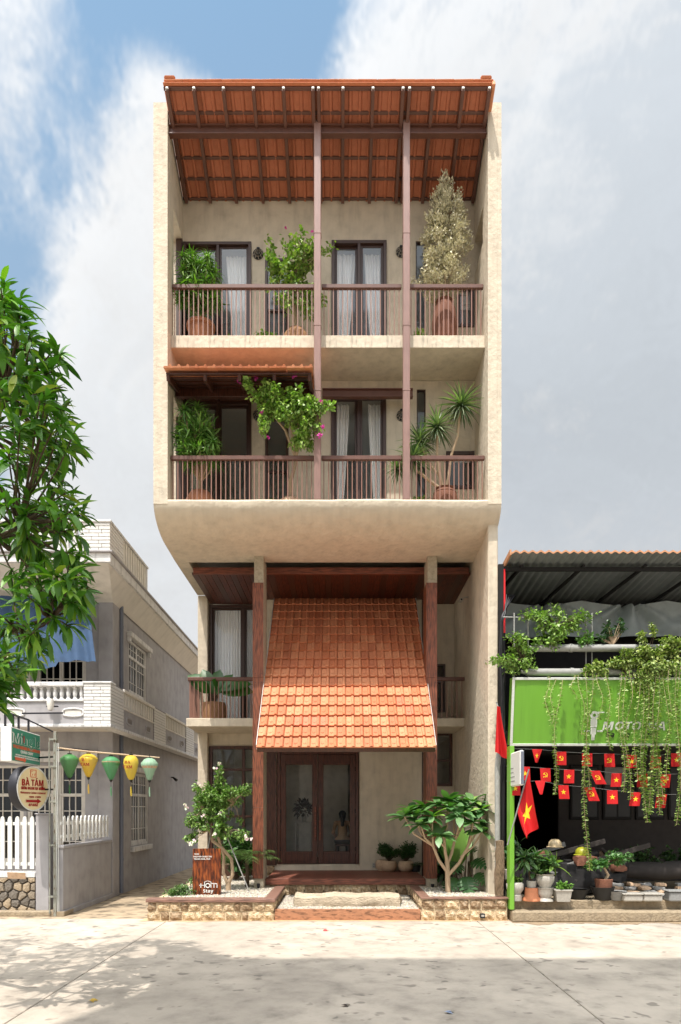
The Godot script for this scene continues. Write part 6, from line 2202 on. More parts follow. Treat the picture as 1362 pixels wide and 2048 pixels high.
func villa_window(parent: Node, a0: float, a1: float, y0: float, y1: float, at: float, leaves: int, along_z: bool, m: Material) -> void:
	# casements with a transom row above; glazing bars; every pane a sub-part
	var s := Build.new()
	var panes := []
	var add := func(u0: float, v0: float, u1: float, v1: float, deep: float, out: float) -> void:
		if along_z:
			s.box(Vector3(at - deep, v0, u0), Vector3(at + out, v1, u1), 0.004)
		else:
			s.box(Vector3(u0, v0, at - deep), Vector3(u1, v1, at + out), 0.004)
	var f := 0.06
	add.call(a0, y0, a0 + f, y1, 0.1, 0.03)
	add.call(a1 - f, y0, a1, y1, 0.1, 0.03)
	add.call(a0 + f, y1 - f, a1 - f, y1, 0.1, 0.028)
	add.call(a0 + f, y0, a1 - f, y0 + f, 0.1, 0.028)
	var split := lerpf(y0, y1, 0.70)
	add.call(a0 + f, split - 0.035, a1 - f, split + 0.035, 0.1, 0.026)
	var w := (a1 - a0 - 2 * f) / leaves
	for k in leaves:
		var u0 := a0 + f + k * w
		var u1 := u0 + w
		var e := 0.045
		add.call(u0 + 0.002, y0 + f, u0 + e, split - 0.036, 0.06, 0.012)
		add.call(u1 - e, y0 + f, u1 - 0.002, split - 0.036, 0.06, 0.012)
		add.call(u0 + 0.002, split + 0.036, u0 + e, y1 - f, 0.06, 0.012)
		add.call(u1 - e, split + 0.036, u1 - 0.002, y1 - f, 0.06, 0.012)
		add.call(u0 + e, y0 + f, u1 - e, y0 + f + e * 1.6, 0.06, 0.010)
		var nx := 3 if w > 0.5 else 2
		var bars_x := []
		for j in nx + 1:
			bars_x.append(lerpf(u0 + e, u1 - e, j / float(nx)))
		var low := [y0 + f + e * 1.6, lerpf(y0 + f, split, 0.30), lerpf(y0 + f, split, 0.76), split - 0.036]
		var high := [split + 0.036, (split + y1) / 2.0, y1 - f]
		for g in [low, high]:
			for j in range(1, nx):
				add.call(bars_x[j] - 0.011, g[0], bars_x[j] + 0.011, g[-1], 0.03, 0.004)
			for j in range(1, g.size() - 1):
				add.call(u0 + e, g[j] - 0.011, u1 - e, g[j] + 0.011, 0.029, 0.003)
			for i in nx:
				for j in g.size() - 1:
					panes.append([bars_x[i], g[j], bars_x[i + 1], g[j + 1]])
	var o := put("window", s, m, parent)
	for p in panes:
		var b := Build.new()
		var q := at - 0.02
		if along_z:
			b.face([Vector3(q, p[1], p[0]), Vector3(q, p[1], p[2]), Vector3(q, p[3], p[2]), Vector3(q, p[3], p[0])], Vector3.RIGHT)
		else:
			b.face([Vector3(p[0], p[1], q), Vector3(p[2], p[1], q), Vector3(p[2], p[3], q), Vector3(p[0], p[3], q)], Vector3.BACK)
		put("pane", b, M.dark_pane, o)


func oval_ring(at: Vector3, w: float, h: float, along_z: bool) -> Build:
	var s := Build.new()
	var ring := []
	for k in 29:
		var a := TAU * k / 28.0
		var x := clampf(cos(a) * 1.35, -1, 1) * (w / 2 - h / 2) + cos(a) * h / 2
		var y := sin(a) * h / 2
		ring.append(at + (Vector3(0, y, x) if along_z else Vector3(x, y, 0)))
	s.tube(ring, [0.022], 6, false)
	return s


func build_left_neighbour() -> void:
	var o := thing("villa", "grey and white two-storey villa with balustrades left of the tan house", "house", Vector3(-8, 0, -6))
	var x_far := -13.0
	var gw := [[-7.95, 0.75, -7.15, 2.98], [-7.08, 0.75, -6.45, 2.98], [-6.38, 0.75, -5.76, 2.98]]
	var uw := [[-8.15, 4.62, -7.0, 5.95], [-6.9, 4.62, -5.74, 5.95]]
	put("front_wall", wall_shape(x_far, WX - 0.30, 0.0, 7.0, WZ - 0.2, WZ, gw + uw), M.villa_grey, o)
	var b := Build.new()
	b.box(Vector3(WX - 0.30, 0.0, WZ - 0.42), Vector3(WX + 0.03, 6.75, WZ + 0.05), 0.01)
	put("corner_pilaster", b, M.villa_grey, o)
	var sw := [[-5.72, 1.08, -4.25, 2.90], [-5.55, 4.80, -4.05, 6.14]]
	put("side_wall", wall_shape(-20.0, WZ - 0.43, 0.0, 6.75, WX - 0.2, WX, sw, true), M.villa_grey, o)
	b = Build.new()
	b.box(Vector3(x_far, 0.0, -20.2), Vector3(WX, 6.75, -20.0))
	b.box(Vector3(x_far - 0.2, 0.0, -20.0), Vector3(x_far, 6.75, WZ - 0.2))
	b.box(Vector3(x_far, 0.02, -6.2), Vector3(WX - 0.21, 6.7, -6.0))
	put("inner_wall", b, M.shop_dark, o)
	b = Build.new()
	b.box(Vector3(x_far, 3.6, -20.0), Vector3(WX - 0.21, 3.8, WZ - 0.21))
	put("floor_slab", b, M.villa_grey, o)
	for g in gw:
		villa_window(o, g[0], g[2], g[1], g[3], WZ - 0.06, 1, false, M.villa_cream)
	for g in uw:
		villa_window(o, g[0], g[2], g[1], g[3], WZ - 0.06, 2, false, M.villa_cream)
	for g in sw:
		villa_window(o, g[0], g[2], g[1], g[3], WX - 0.04, 2, true, M.villa_white)
		b = Build.new()
		b.box(Vector3(WX + 0.001, g[3] + 0.02, g[0] - 0.16), Vector3(WX + 0.13, g[3] + 0.14, g[2] + 0.16), 0.012)
		b.box(Vector3(WX + 0.002, g[3] - 0.10, g[2] + 0.06), Vector3(WX + 0.09, g[3] + 0.018, g[2] + 0.15), 0.012)
		b.box(Vector3(WX + 0.002, g[3] - 0.10, g[0] - 0.15), Vector3(WX + 0.09, g[3] + 0.018, g[0] - 0.06), 0.012)
		put("window_hood", b, M.villa_white, o)
		b = Build.new()
		b.box(Vector3(WX + 0.001, g[1] - 0.14, g[0] - 0.10), Vector3(WX + 0.10, g[1] - 0.01, g[2] + 0.10), 0.012)
		put("window_sill", b, M.villa_white, o)
	# balcony: floor, piers of white brick, balusters, grey band with oval vents
	var y0 := 3.73
	var y1 := 4.59
	b = Build.new()
	b.box(Vector3(x_far, y0, WZ + 0.06), Vector3(BX - 0.2, y0 + 0.12, BZ - 0.2))
	b.box(Vector3(WX + 0.035, y0 + 0.001, -19.5), Vector3(BX - 0.2, y0 + 0.121, WZ + 0.05))
	put("balcony_floor", b, M.villa_cream, o)
	b = Build.new()
	b.box(Vector3(x_far, y0 - 0.07, BZ - 0.25), Vector3(BX + 0.02, y0 - 0.001, BZ + 0.03), 0.012)
	b.box(Vector3(BX - 0.25, y0 - 0.071, -19.5), Vector3(BX + 0.021, y0 - 0.002, BZ - 0.252), 0.012)
	put("balcony_moulding", b, M.villa_white, o)
	b = Build.new()
	b.box(Vector3(x_far, y0 + 0.001, BZ - 0.15), Vector3(-5.25, 4.19, BZ - 0.02), 0.006)
	put("balcony_band", b, M.villa_grey, o)
	b = Build.new()
	b.box(Vector3(x_far, 4.19, BZ - 0.18), Vector3(-5.25, 4.235, BZ + 0.01), 0.008)
	b.box(Vector3(x_far, 4.50, BZ - 0.18), Vector3(-5.25, y1, BZ + 0.02), 0.012)
	put("balcony_rail", b, M.villa_white, o)
	var bal := Build.new()
	bal.lathe(Vector3.ZERO, [Vector2(0.045, 0.0), Vector2(0.045, 0.03), Vector2(0.028, 0.045), Vector2(0.043, 0.10), Vector2(0.047, 0.14), Vector2(0.030, 0.20), Vector2(0.028, 0.225), Vector2(0.045, 0.235), Vector2(0.045, 0.265)], 10)
	var bm := bal.mesh(M.villa_white)
	for k in 30:
		piece("baluster", bm, inner(o, Transform3D(Basis(), Vector3(-5.32 - 0.136 * k, 4.235, BZ - 0.08))), o)
	for x in [-5.47, -6.68, -7.9]:
		var ring := put("oval_vent", oval_ring(Vector3(x, 3.965, BZ - 0.015), 0.42, 0.16, false), M.villa_white, o)
		b = Build.new()
		b.box(Vector3(x - 0.17, 3.915, BZ - 0.03), Vector3(x + 0.17, 4.015, BZ - 0.012))
		put("vent_panel", b, M.villa_cream, ring)
	var core := func(lo: Vector3, hi: Vector3) -> void:
		var s := Build.new()
		s.box(lo, hi)
		put("brick_core", s, M.joint, o)
	core.call(Vector3(-5.25, y0, BZ - 0.5), Vector3(BX - 0.018, y1 - 0.002, BZ - 0.018))
	brick_panel(o, -5.25, BX, y0 + 0.002, y1 - 0.03, BZ - 0.018, 12, false, 1.0)
	b = Build.new()
	b.box(Vector3(-5.27, y1 - 0.03, BZ - 0.3), Vector3(BX + 0.02, y1 + 0.01, BZ + 0.02), 0.01)
	put("pier_cap", b, M.villa_white, o)
	# side of the balcony: piers and panels in turn
	var z := BZ
	var k_pier := 0
	while z > -19.0:
		var zp: float = z - (0.85 if k_pier == 0 else 1.10)
		core.call(Vector3(BX - 0.15, y0 + 0.001, zp), Vector3(BX - 0.017, y1 - 0.003, z - (0.002 if k_pier else 0.5)))
		if k_pier < 3:
			brick_panel(o, zp, z - (0.018 if k_pier == 0 else 0.0), y0 + 0.002, y1 - 0.03, BX - 0.018, 12, true, 1.0)
		var zn := zp - 2.45
		b = Build.new()
		b.box(Vector3(BX - 0.15, y0 + 0.002, zn), Vector3(BX - 0.03, 4.16, zp))
		put("balcony_band", b, M.villa_grey, o)
		b = Build.new()
		b.box(Vector3(BX - 0.16, y1 - 0.07, zn), Vector3(BX + 0.018, y1, zp - 0.002), 0.01)
		b.box(Vector3(BX - 0.16, 4.16, zn), Vector3(BX - 0.01, 4.20, zp - 0.002), 0.006)
		b.box(Vector3(BX - 0.12, 4.20, zn), Vector3(BX - 0.09, y1 - 0.07, zp - 0.002))
		put("balcony_rail", b, M.villa_cream, o)
		for k in 13:
			b = Build.new()
			var zz := lerpf(zp - 0.08, zn + 0.08, k / 12.0)
			b.box(Vector3(BX - 0.089, 4.20, zz - 0.045), Vector3(BX - 0.02, y1 - 0.071, zz + 0.045), 0.012)
			put("baluster", b, M.villa_cream, o)
		for zz in [lerpf(zp, zn, 0.2), lerpf(zp, zn, 0.8)]:
			var ring := put("oval_vent", oval_ring(Vector3(BX - 0.028, 3.95, zz), 0.42, 0.16, true), M.villa_grey, o)
			b = Build.new()
			b.box(Vector3(BX - 0.04, 3.90, zz - 0.17), Vector3(BX - 0.026, 4.0, zz + 0.17))
			put("vent_panel", b, M.joint, ring)
		z = zn
		k_pier += 1
	# roof: fascia, sloped soffit, parapet
	b = Build.new()
	b.box(Vector3(x_far, 7.04, -20.5), Vector3(BX, 7.23, BZ), 0.008)
	put("roof_slab", b, M.villa_white, o)
	b = Build.new()
	b.box(Vector3(x_far, 7.231, -20.5), Vector3(BX + 0.05, 7.27, BZ + 0.05), 0.01)
	put("roof_moulding", b, M.villa_grey, o)
	b = Build.new()
	var c := [Vector3(BX - 0.06, 7.039, BZ - 0.06), Vector3(BX - 0.06, 7.039, -20.0), Vector3(WX + 0.03, 6.64, -20.0), Vector3(WX + 0.03, 6.64, WZ + 0.05)]
	b.face(c, Vector3(0.3, -1, 0))
	b.face([Vector3(BX - 0.06, 7.039, BZ - 0.06), Vector3(WX + 0.03, 6.64, WZ + 0.05), Vector3(x_far, 6.64, WZ + 0.05), Vector3(x_far, 7.039, BZ - 0.06)], Vector3(0, -1, 0.3))
	put("soffit", b, M.villa_cream, o)
	core.call(Vector3(-5.33, 7.271, BZ - 0.45), Vector3(BX - 0.035, 7.87, BZ - 0.035))
	core.call(Vector3(BX - 0.14, 7.271, -2.28), Vector3(BX - 0.034, 7.869, BZ - 0.46))
	brick_panel(o, -5.33, BX - 0.017, 7.275, 7.86, BZ - 0.035, 8, false, 1.0)
	brick_panel(o, -2.28, BZ - 0.036, 7.275, 7.86, BX - 0.035, 8, true, 1.0)
	b = Build.new()
	b.box(Vector3(x_far, 7.86, BZ - 0.2), Vector3(BX + 0.01, 7.91, BZ + 0.01), 0.01)
	b.box(Vector3(BX - 0.2, 7.859, -4.15), Vector3(BX + 0.009, 7.909, BZ - 0.202), 0.01)
	b.box(Vector3(BX - 0.2, 7.271, -4.15), Vector3(BX - 0.02, 7.858, -4.02), 0.006)
	b.box(Vector3(x_far, 7.271, BZ - 0.16), Vector3(-5.335, 7.33, BZ - 0.03), 0.006)
	b.box(Vector3(BX - 0.12, 7.271, -4.02), Vector3(BX - 0.09, 7.858, -2.285))
	put("parapet_rail", b, M.villa_white, o)
	for k in 26:
		b = Build.new()
		var x := -5.45 - 0.17 * k
		b.box(Vector3(x - 0.05, 7.33, BZ - 0.12), Vector3(x + 0.05, 7.86, BZ - 0.04), 0.015)
		put("baluster", b, M.villa_white, o)
	for k in 10:
		b = Build.new()
		var zz := lerpf(-2.36, -3.95, k / 9.0)
		b.box(Vector3(BX - 0.089, 7.272, zz - 0.05), Vector3(BX - 0.025, 7.857, zz + 0.05), 0.012)
		put("baluster", b, M.villa_cream, o)
	# beam and lintel over the ground floor, downpipe
	b = Build.new()
	b.box(Vector3(x_far, 3.05, WZ + 0.002), Vector3(WX - 0.31, 3.30, WZ + 0.10), 0.01)
	put("lintel", b, M.villa_white, o)
	b = Build.new()
	b.tube([Vector3(WX + 0.055, 0.05, WZ - 0.47), Vector3(WX + 0.055, 6.70, WZ - 0.47)], [0.05], 10)
	var pipe := put("downpipe", b, M.pipe, o)
	for y in [0.8, 2.2, 4.9, 6.2]:
		b = Build.new()
		b.tube([Vector3(WX + 0.055, y, WZ - 0.47), Vector3(WX + 0.055, y + 0.05, WZ - 0.47)], [0.057], 10)
		put("pipe_clip", b, M.pipe, pipe)


func picket_fence(label: String, from: Vector3, to: Vector3, n: int, y0: float, y1: float, w: float) -> void:
	var o := thing("picket_fence", label, "fence", (from + to) / 2.0 + Vector3(0, y0, 0), "white picket fences of the villa")
	var d := (to - from).normalized()
	var out := d.cross(Vector3.DOWN)
	if out.z + out.x < 0.0:
		out = -out
	var b := Build.new()
	for y in [y0 + 0.09, y1 - 0.14]:
		b.beam(from + Vector3(0, y, 0), to + Vector3(0, y, 0), 0.03, 0.06, 0.004)
	put("rail", b, M.white_paint, o)
	var s := Build.new()
	var shape := PackedVector2Array()
	var h := y1 - y0
	shape.append_array([Vector2(-w / 2, 0), Vector2(w / 2, 0), Vector2(w / 2, h - w * 0.9)])
	for k in range(0, 7):
		var a := PI * k / 6.0
		shape.append(Vector2(cos(a) * w * 0.46, h - w * 0.8 + sin(a) * w * 0.8))
	shape.append(Vector2(-w / 2, h - w * 0.9))
	s.prism(shape, Transform3D(Basis(d, Vector3.UP, out), Vector3.ZERO), 0.028)
	var mesh := s.mesh(M.white_paint)
	for k in n:
		var p := from.lerp(to, (k + 0.5) / n) + out * 0.016
		piece("picket", mesh, inner(o, Transform3D(Basis(Vector3.UP, rng.randf_range(-0.02, 0.02)), p + Vector3(0, y0, 0))), o)


func build_left_things() -> void:
	# low grey wall along the path
	var o := thing("garden_wall", "low grey rendered wall carrying the small picket fence beside the path", "wall", Vector3(-5.2, 0, -1.5))
	var b := Build.new()
	b.box(Vector3(-5.28, 0, -2.78), Vector3(-5.15, 1.25, -0.12), 0.008)
	put("wall_body", b, M.villa_grey, o)
	b = Build.new()
	b.box(Vector3(-5.29, 1.251, -2.79), Vector3(-5.13, 1.31, -0.10), 0.012)
	put("coping", b, M.villa_grey, o)
	b = Build.new()
	b.box(Vector3(-5.149, 0, -2.78), Vector3(-5.12, 0.10, -0.12), 0.006)
	put("base_course", b, M.villa_grey, o)
	picket_fence("small white picket fence on top of the low grey wall beside the path", Vector3(-5.21, 0, -0.14), Vector3(-5.21, 0, -2.70), 12, 1.38, 1.86, 0.095)
	o = thing("gate_post", "square grey gate post between the two picket fences", "post", Vector3(-5.6, 0, -0.4))
	b = Build.new()
	b.box(Vector3(-5.72, 0, -0.62), Vector3(-5.47, 1.88, -0.25), 0.012)
	put("shaft", b, M.villa_grey, o)
	b = Build.new()
	b.box(Vector3(-5.735, 1.881, -0.635), Vector3(-5.455, 1.91, -0.235), 0.01)
	put("cap", b, M.villa_grey, o)
	picket_fence("tall white picket fence above the rubble stone wall at the left edge", Vector3(-7.4, 0, -0.32), Vector3(-5.73, 0, -0.32), 12, 0.86, 1.85, 0.078)
	# rubble wall: every stone a polygon of its own
	o = thing("rubble_wall", "low wall of irregular field stones under the tall picket fence", "wall", Vector3(-6.5, 0, -0.4))
	b = Build.new()
	b.box(Vector3(-7.6, 0, -0.55), Vector3(-5.722, 0.70, -0.28))
	put("mortar_core", b, M.dark_mortar, o)
	b = Build.new()
	b.box(Vector3(-7.6, 0.701, -0.58), Vector3(-5.723, 0.81, -0.24), 0.012)
	put("coping", b, M.villa_white, o)
	var seeds := []
	for j in 5:
		for i in 11:
			seeds.append(Vector2(-7.55 + 0.175 * i + (0.08 if j % 2 else 0.0) + rng.randf_range(-0.05, 0.05), 0.07 + 0.15 * j + rng.randf_range(-0.045, 0.045)))
	for p in seeds:
		var cell := PackedVector2Array([Vector2(-7.6, 0.0), Vector2(-5.725, 0.0), Vector2(-5.725, 0.698), Vector2(-7.6, 0.698)])
		for q in seeds:
			if q == p or p.distance_to(q) > 0.6:
				continue
			var m: Vector2 = (p + q) / 2.0
			var dir: Vector2 = (q - p).normalized()
			m -= dir * 0.008
			var half := PackedVector2Array()
			for k in cell.size():
				var u := cell[k]
				var v := cell[(k + 1) % cell.size()]
				var du := (u - m).dot(dir)
				var dv := (v - m).dot(dir)
				if du <= 0.0:
					half.append(u)
				if (du < 0.0) != (dv < 0.0):
					half.append(u.lerp(v, du / (du - dv)))
			cell = half
		if cell.size() < 3:
			continue
		var mid := Vector2.ZERO
		for u in cell:
			mid += u
		mid /= cell.size()
		var s := Build.new()
		var up := rng.randf_range(0.02, 0.045)
		var tilt := Vector2(rng.randf_range(-0.05, 0.05), rng.randf_range(-0.05, 0.05))
		for k in cell.size():
			var u := cell[k]
			var v := cell[(k + 1) % cell.size()]
			var ui := u.lerp(mid, 0.16)
			var vi := v.lerp(mid, 0.16)
			var zi := func(w: Vector2) -> float: return -0.28 + up + tilt.dot(w - mid)
			s.face([Vector3(u.x, u.y, -0.28), Vector3(v.x, v.y, -0.28), Vector3(vi.x, vi.y, zi.call(vi)), Vector3(ui.x, ui.y, zi.call(ui))], Vector3((u + v).x / 2 - mid.x, (u + v).y / 2 - mid.y, 0.1))
			s.face([Vector3(ui.x, ui.y, zi.call(ui)), Vector3(vi.x, vi.y, zi.call(vi)), Vector3(mid.x, mid.y, -0.28 + up + 0.008)], Vector3.BACK)
		put("stone", s, [M.field_stone, M.field_stone_1, M.field_stone_2][rng.randi() % 3], o)
	b = Build.new()
	b.box(Vector3(-7.6, 0.003, -0.5), Vector3(-5.1, 0.09, -0.05), 0.01)
	tag(put("kerb", b, M.step), "", "", "", "structure")
	# paper note taped under the fence
	b = Build.new()
	b.bar(Transform3D(Basis(Vector3.FORWARD, 0.03) * Basis(Vector3.RIGHT, 0.3), Vector3(-6.05, 0.745, -0.195)), Vector3(0.34, 0.13, 0.004))
	tag(put("cardboard_sheet", b, M.clay_pale), "flat piece of pale cardboard lying on the coping of the rubble wall", "cardboard")
	# rusty post with its wires
	o = thing("utility_post", "thin rusty grey post beside the gate post carrying signs and lanterns", "post", Vector3(-5.26, 0, -0.06))
	b = Build.new()
	b.box(Vector3(-5.30, 0, -0.09), Vector3(-5.245, 3.42, -0.035), 0.006)
	put("shaft", b, M.rusty, o)
	b = Build.new()
	b.tube([Vector3(-5.36, 0.05, -0.03), Vector3(-5.355, 1.5, -0.02), Vector3(-5.37, 3.3, -0.03)], [0.016], 6)
	put("conduit", b, M.rusty, o)
	for y in [0.35, 1.3, 2.1, 2.75, 3.25]:
		b = Build.new()
		b.box(Vector3(-5.38, y, -0.10), Vector3(-5.235, y + 0.035, -0.02), 0.004)
		put("clamp", b, M.rusty, o)
	for k in 2:
		b = Build.new()
		var x := -5.19 - 0.03 * k
		b.tube([Vector3(x, 3.2, -0.02), Vector3(x - 0.01, 2.2, 0.0), Vector3(x, 0.1, -0.03)], [0.006], 5)
		put("wire", b, M.white_end, o)
	b = Build.new()
	b.tube([Vector3(-5.27, 3.06, -0.05), Vector3(-5.0, 3.12, -0.2), Vector3(-4.78, 3.10, -0.42), Vector3(-4.76, 3.02, -0.44)], [0.014], 6)
	put("lantern_arm", b, M.dark_metal, o)
	# bamboo rod for the lanterns
	b = Build.new()
	b.tube([Vector3(-5.28, 3.12, -0.08), Vector3(-4.7, 3.06, -0.25), Vector3(-4.1, 3.02, -0.42), Vector3(-3.46, 2.97, -0.50)], [0.019, 0.018, 0.016, 0.013], 7)
	tag(put("bamboo_rod", b, M.bark_pale), "pale bamboo rod stretched out from the rusty post above the lanterns", "rod")
	var silk := func(c: Color) -> StandardMaterial3D:
		var m := plain(c, 0.55)
		m.backlight_enabled = true
		m.backlight = Color(0.7, 0.7, 0.7)
		return m
	var green_ := [silk.call(Color(0.24, 0.52, 0.24)), silk.call(Color(0.86, 0.72, 0.14)), silk.call(Color(0.28, 0.58, 0.36)), silk.call(Color(0.85, 0.74, 0.20)), silk.call(Color(0.58, 0.72, 0.60))]
	var kite := [Vector2(0.02, -0.30), Vector2(0.05, -0.26), Vector2(0.115, -0.10), Vector2(0.165, 0.02), Vector2(0.165, 0.06), Vector2(0.10, 0.12), Vector2(0.03, 0.145)]
	var egg := [Vector2(0.03, -0.30), Vector2(0.06, -0.26), Vector2(0.11, -0.10), Vector2(0.135, 0.02), Vector2(0.125, 0.09), Vector2(0.085, 0.145), Vector2(0.04, 0.16)]
	var bulb := [Vector2(0.025, -0.27), Vector2(0.05, -0.23), Vector2(0.09, -0.10), Vector2(0.15, 0.0), Vector2(0.155, 0.05), Vector2(0.10, 0.12), Vector2(0.035, 0.15)]
	var spec := [[139, 1524, kite, "plain dark green lantern, nearest to the rusty post", "", 0], [177, 1523, kite, "yellow kite-shaped lantern with red letters on the short iron arm", "BA\nTAM", 1], [222, 1528, kite, "green lantern with a faded pink band in the middle of the rod", "", 2], [262, 1528, egg, "egg-shaped yellow lantern with red marks", "BA\nTAM", 3], [299, 1532, bulb, "pale white and green lantern at the end of the bamboo rod", "", 4]]
	for e in spec:
		var at := P(e[0], e[1], 12.95)
		var l := thing("lantern", e[3], "lantern", at, "silk lanterns on the rod")
		b = Build.new()
		b.lathe(Vector3.ZERO, e[2], 16)
		own("shade", b, green_[e[5]], l)
		for k in 16:
			b = Build.new()
			var a := TAU * k / 16.0
			var way := []
			for q in e[2]:
				way.append(Vector3(cos(a) * (q.x + 0.001), q.y, sin(a) * (q.x + 0.001)))
			b.tube(way, [0.0035], 4, false)
			own("rib", b, green_[e[5]], l)
		b = Build.new()
		b.lathe(Vector3.ZERO, [Vector2(0.0, e[2][0].y - 0.05), Vector2(0.018, e[2][0].y - 0.04), Vector2(0.032, e[2][0].y), Vector2(0.0, e[2][0].y + 0.004)], 12)
		b.lathe(Vector3.ZERO, [Vector2(0.04, e[2][-1].y - 0.004), Vector2(0.04, e[2][-1].y + 0.02), Vector2(0.0, e[2][-1].y + 0.02)], 12)
		own("cap", b, M.black, l)
		b = Build.new()
		b.tube([Vector3(0, e[2][-1].y, 0), Vector3(0, e[2][-1].y + 0.07, 0)], [0.006], 5)
		b.tube([Vector3(0, e[2][0].y - 0.04, 0), Vector3(0, e[2][0].y - 0.14, 0)], [0.004], 4)
		own("cord", b, M.dark_metal, l)
		b = Build.new()
		for k in 7:
			var a := TAU * k / 7.0
			b.tube([Vector3(cos(a) * 0.004, e[2][0].y - 0.13, sin(a) * 0.004), Vector3(cos(a) * 0.011, e[2][0].y - 0.22, sin(a) * 0.011), Vector3(cos(a) * 0.009 + 0.006, e[2][0].y - 0.31, sin(a) * 0.009)], [0.004], 4)
		own("tassel", b, green_[e[5]], l)
		if e[4]:
			lettering(e[4], 0.055, Transform3D(Basis(Vector3.UP, 0.12) * Basis(Vector3.RIGHT, 0.25), at + Vector3(-0.02, -0.02, 0.148)), M.sign_red, l, "Droid Serif", 700)
		elif e[5] == 2 or e[5] == 4:
			b = Build.new()
			b.lathe(Vector3.ZERO, [Vector2(0.141, -0.03), Vector2(0.163, 0.015), Vector2(0.1685, 0.045)] if e[5] == 2 else [Vector2(0.125, -0.045), Vector2(0.152, 0.0)], 16)
			own("printed_band", b, M.clay_pale, l)
	# the green sign, square to the street
	o = thing("restaurant_sign", "green light box with a white frame and looping white lettering, above the round sign", "sign", Vector3(-5.6, 2.9, 0.35))
	var s0 := Vector3(-5.545, 0, 1.05)
	var s1 := Vector3(-5.655, 0, -0.30)
	var dirz := (s1 - s0).normalized()
	var nrm := dirz.cross(Vector3.UP) * -1.0
	if nrm.x < 0.0:
		nrm = -nrm
	var mid := (s0 + s1) / 2.0
	var ly0 := 2.79
	var ly1 := 3.375
	var fb := Basis(dirz, Vector3.UP, nrm)
	var ctr := Vector3(mid.x, (ly0 + ly1) / 2.0, mid.z)
	b = Build.new()
	b.bar(Transform3D(fb, ctr - nrm * 0.09), Vector3(s0.distance_to(s1), ly1 - ly0, 0.18), 0.008)
	put("light_box", b, M.sign_white, o)
	b = Build.new()
	b.bar(Transform3D(fb, ctr + nrm * 0.001), Vector3(s0.distance_to(s1) - 0.05, ly1 - ly0 - 0.04, 0.006))
	put("face", b, M.sign_green, o)
	var at_face := Transform3D(fb, ctr + nrm * 0.007)
	lettering("Mingle", 0.185, at_face.translated_local(Vector3(0.0, 0.115, 0)), M.sign_white, o, "Droid Serif", 700, 1.5)
	lettering("Mingle", 0.178, at_face.translated_local(Vector3(0.0, 0.115, 0.004)), M.sign_green, o, "Droid Serif", 400, 1.56)
	b = Build.new()
	b.bar(at_face.translated_local(Vector3(-0.16, 0.125, 0.008)), Vector3(0.05, 0.12, 0.004))
	put("red_stroke", b, M.sign_red, o)
	lettering("VEGETARIAN RESTAURANT", 0.055, at_face.translated_local(Vector3(0.02, -0.03, 0)), M.sign_orange, o, "Droid Sans", 700, 1.35)
	lettering("QUÁN CHAY", 0.050, at_face.translated_local(Vector3(0.0, -0.10, 0)), M.sign_white, o, "Droid Sans", 700, 1.5)
	b = Build.new()
	var arrow := PackedVector2Array([Vector2(-0.25, -0.025), Vector2(0.16, -0.025), Vector2(0.16, -0.045), Vector2(0.25, 0), Vector2(0.16, 0.045), Vector2(0.16, 0.025), Vector2(-0.25, 0.025)])
	b.prism(arrow, at_face.translated_local(Vector3(-0.29, -0.235, 0)), 0.005)
	put("arrow", b, M.sign_orange, o)
	for e in [[-0.02, -0.165, 1.0], [0.02, -0.20, 1.15]]:  # two lines too small to read
		b = Build.new()
		var x: float = -0.5 * e[2]
		while x < 0.5 * e[2]:
			var w := rng.randf_range(0.03, 0.09)
			b.bar(at_face.translated_local(Vector3(e[0] + x + w / 2, e[1], 0.002)), Vector3(w, 0.022, 0.004))
			x += w + 0.02
		put("small_print", b, M.sign_white, o)
	b = Build.new()
	for e in [[1.0, 3.37, 3.62], [0.66, 3.37, 3.64], [0.42, 3.37, 3.64], [-0.05, 3.37, 3.62]]:
		var q := s0.lerp(s1, (1.05 - e[0]) / 1.35)
		b.box(Vector3(q.x - 0.14, e[1], e[0] - 0.014), Vector3(q.x - 0.11, e[2], e[0] + 0.014))
	b.beam(Vector3(-5.68, 3.63, 1.0), Vector3(-5.76, 3.63, -0.06), 0.03, 0.03)
	b.beam(Vector3(-5.72, 3.62, 0.1), Vector3(-5.28, 3.40, -0.06), 0.025, 0.025)
	b.beam(Vector3(-5.66, 2.95, -0.25), Vector3(-5.30, 2.95, -0.06), 0.03, 0.03)
	put("hanger_frame", b, M.dark_metal, o)
	# the round sign
	var c := P(66.5, 1577.5, 12.4)
	o = thing("round_sign", "round cream sign with dark red lettering and a red arrow, below the green sign", "sign", c)
	var rb := Basis(Vector3.UP, deg_to_rad(74.0))
	b = Build.new()
	b.lathe(Vector3.ZERO, [Vector2(0.40, -0.20), Vector2(0.415, -0.19), Vector2(0.415, -0.012), Vector2(0.405, 0.0)], 40)
	var rim := own("rim", b, M.dark_metal, o)
	rim.transform = Transform3D(rb * Basis(Vector3.RIGHT, PI / 2), Vector3.ZERO)
	b = Build.new()
	b.lathe(Vector3.ZERO, [Vector2(0.404, -0.004), Vector2(0.0, -0.003)], 40)
	b.lathe(Vector3.ZERO, [Vector2(0.0, -0.199), Vector2(0.402, -0.199)], 40)
	var disc := own("face", b, M.sign_cream, o)
	disc.transform = rim.transform
	b = Build.new()
	b.lathe(Vector3.ZERO, [Vector2(0.407, -0.006), Vector2(0.407, 0.006), Vector2(0.385, 0.006), Vector2(0.385, -0.002)], 40)
	var edge := own("edge", b, M.sign_white, o)
	edge.transform = rim.transform
	var ff := Transform3D(rb, c + rb.z * 0.003)
	lettering("BÀ TÁM", 0.115, ff.translated_local(Vector3(-0.01, 0.105, 0)), M.sign_red, o, "Droid Sans", 700, 1.0)
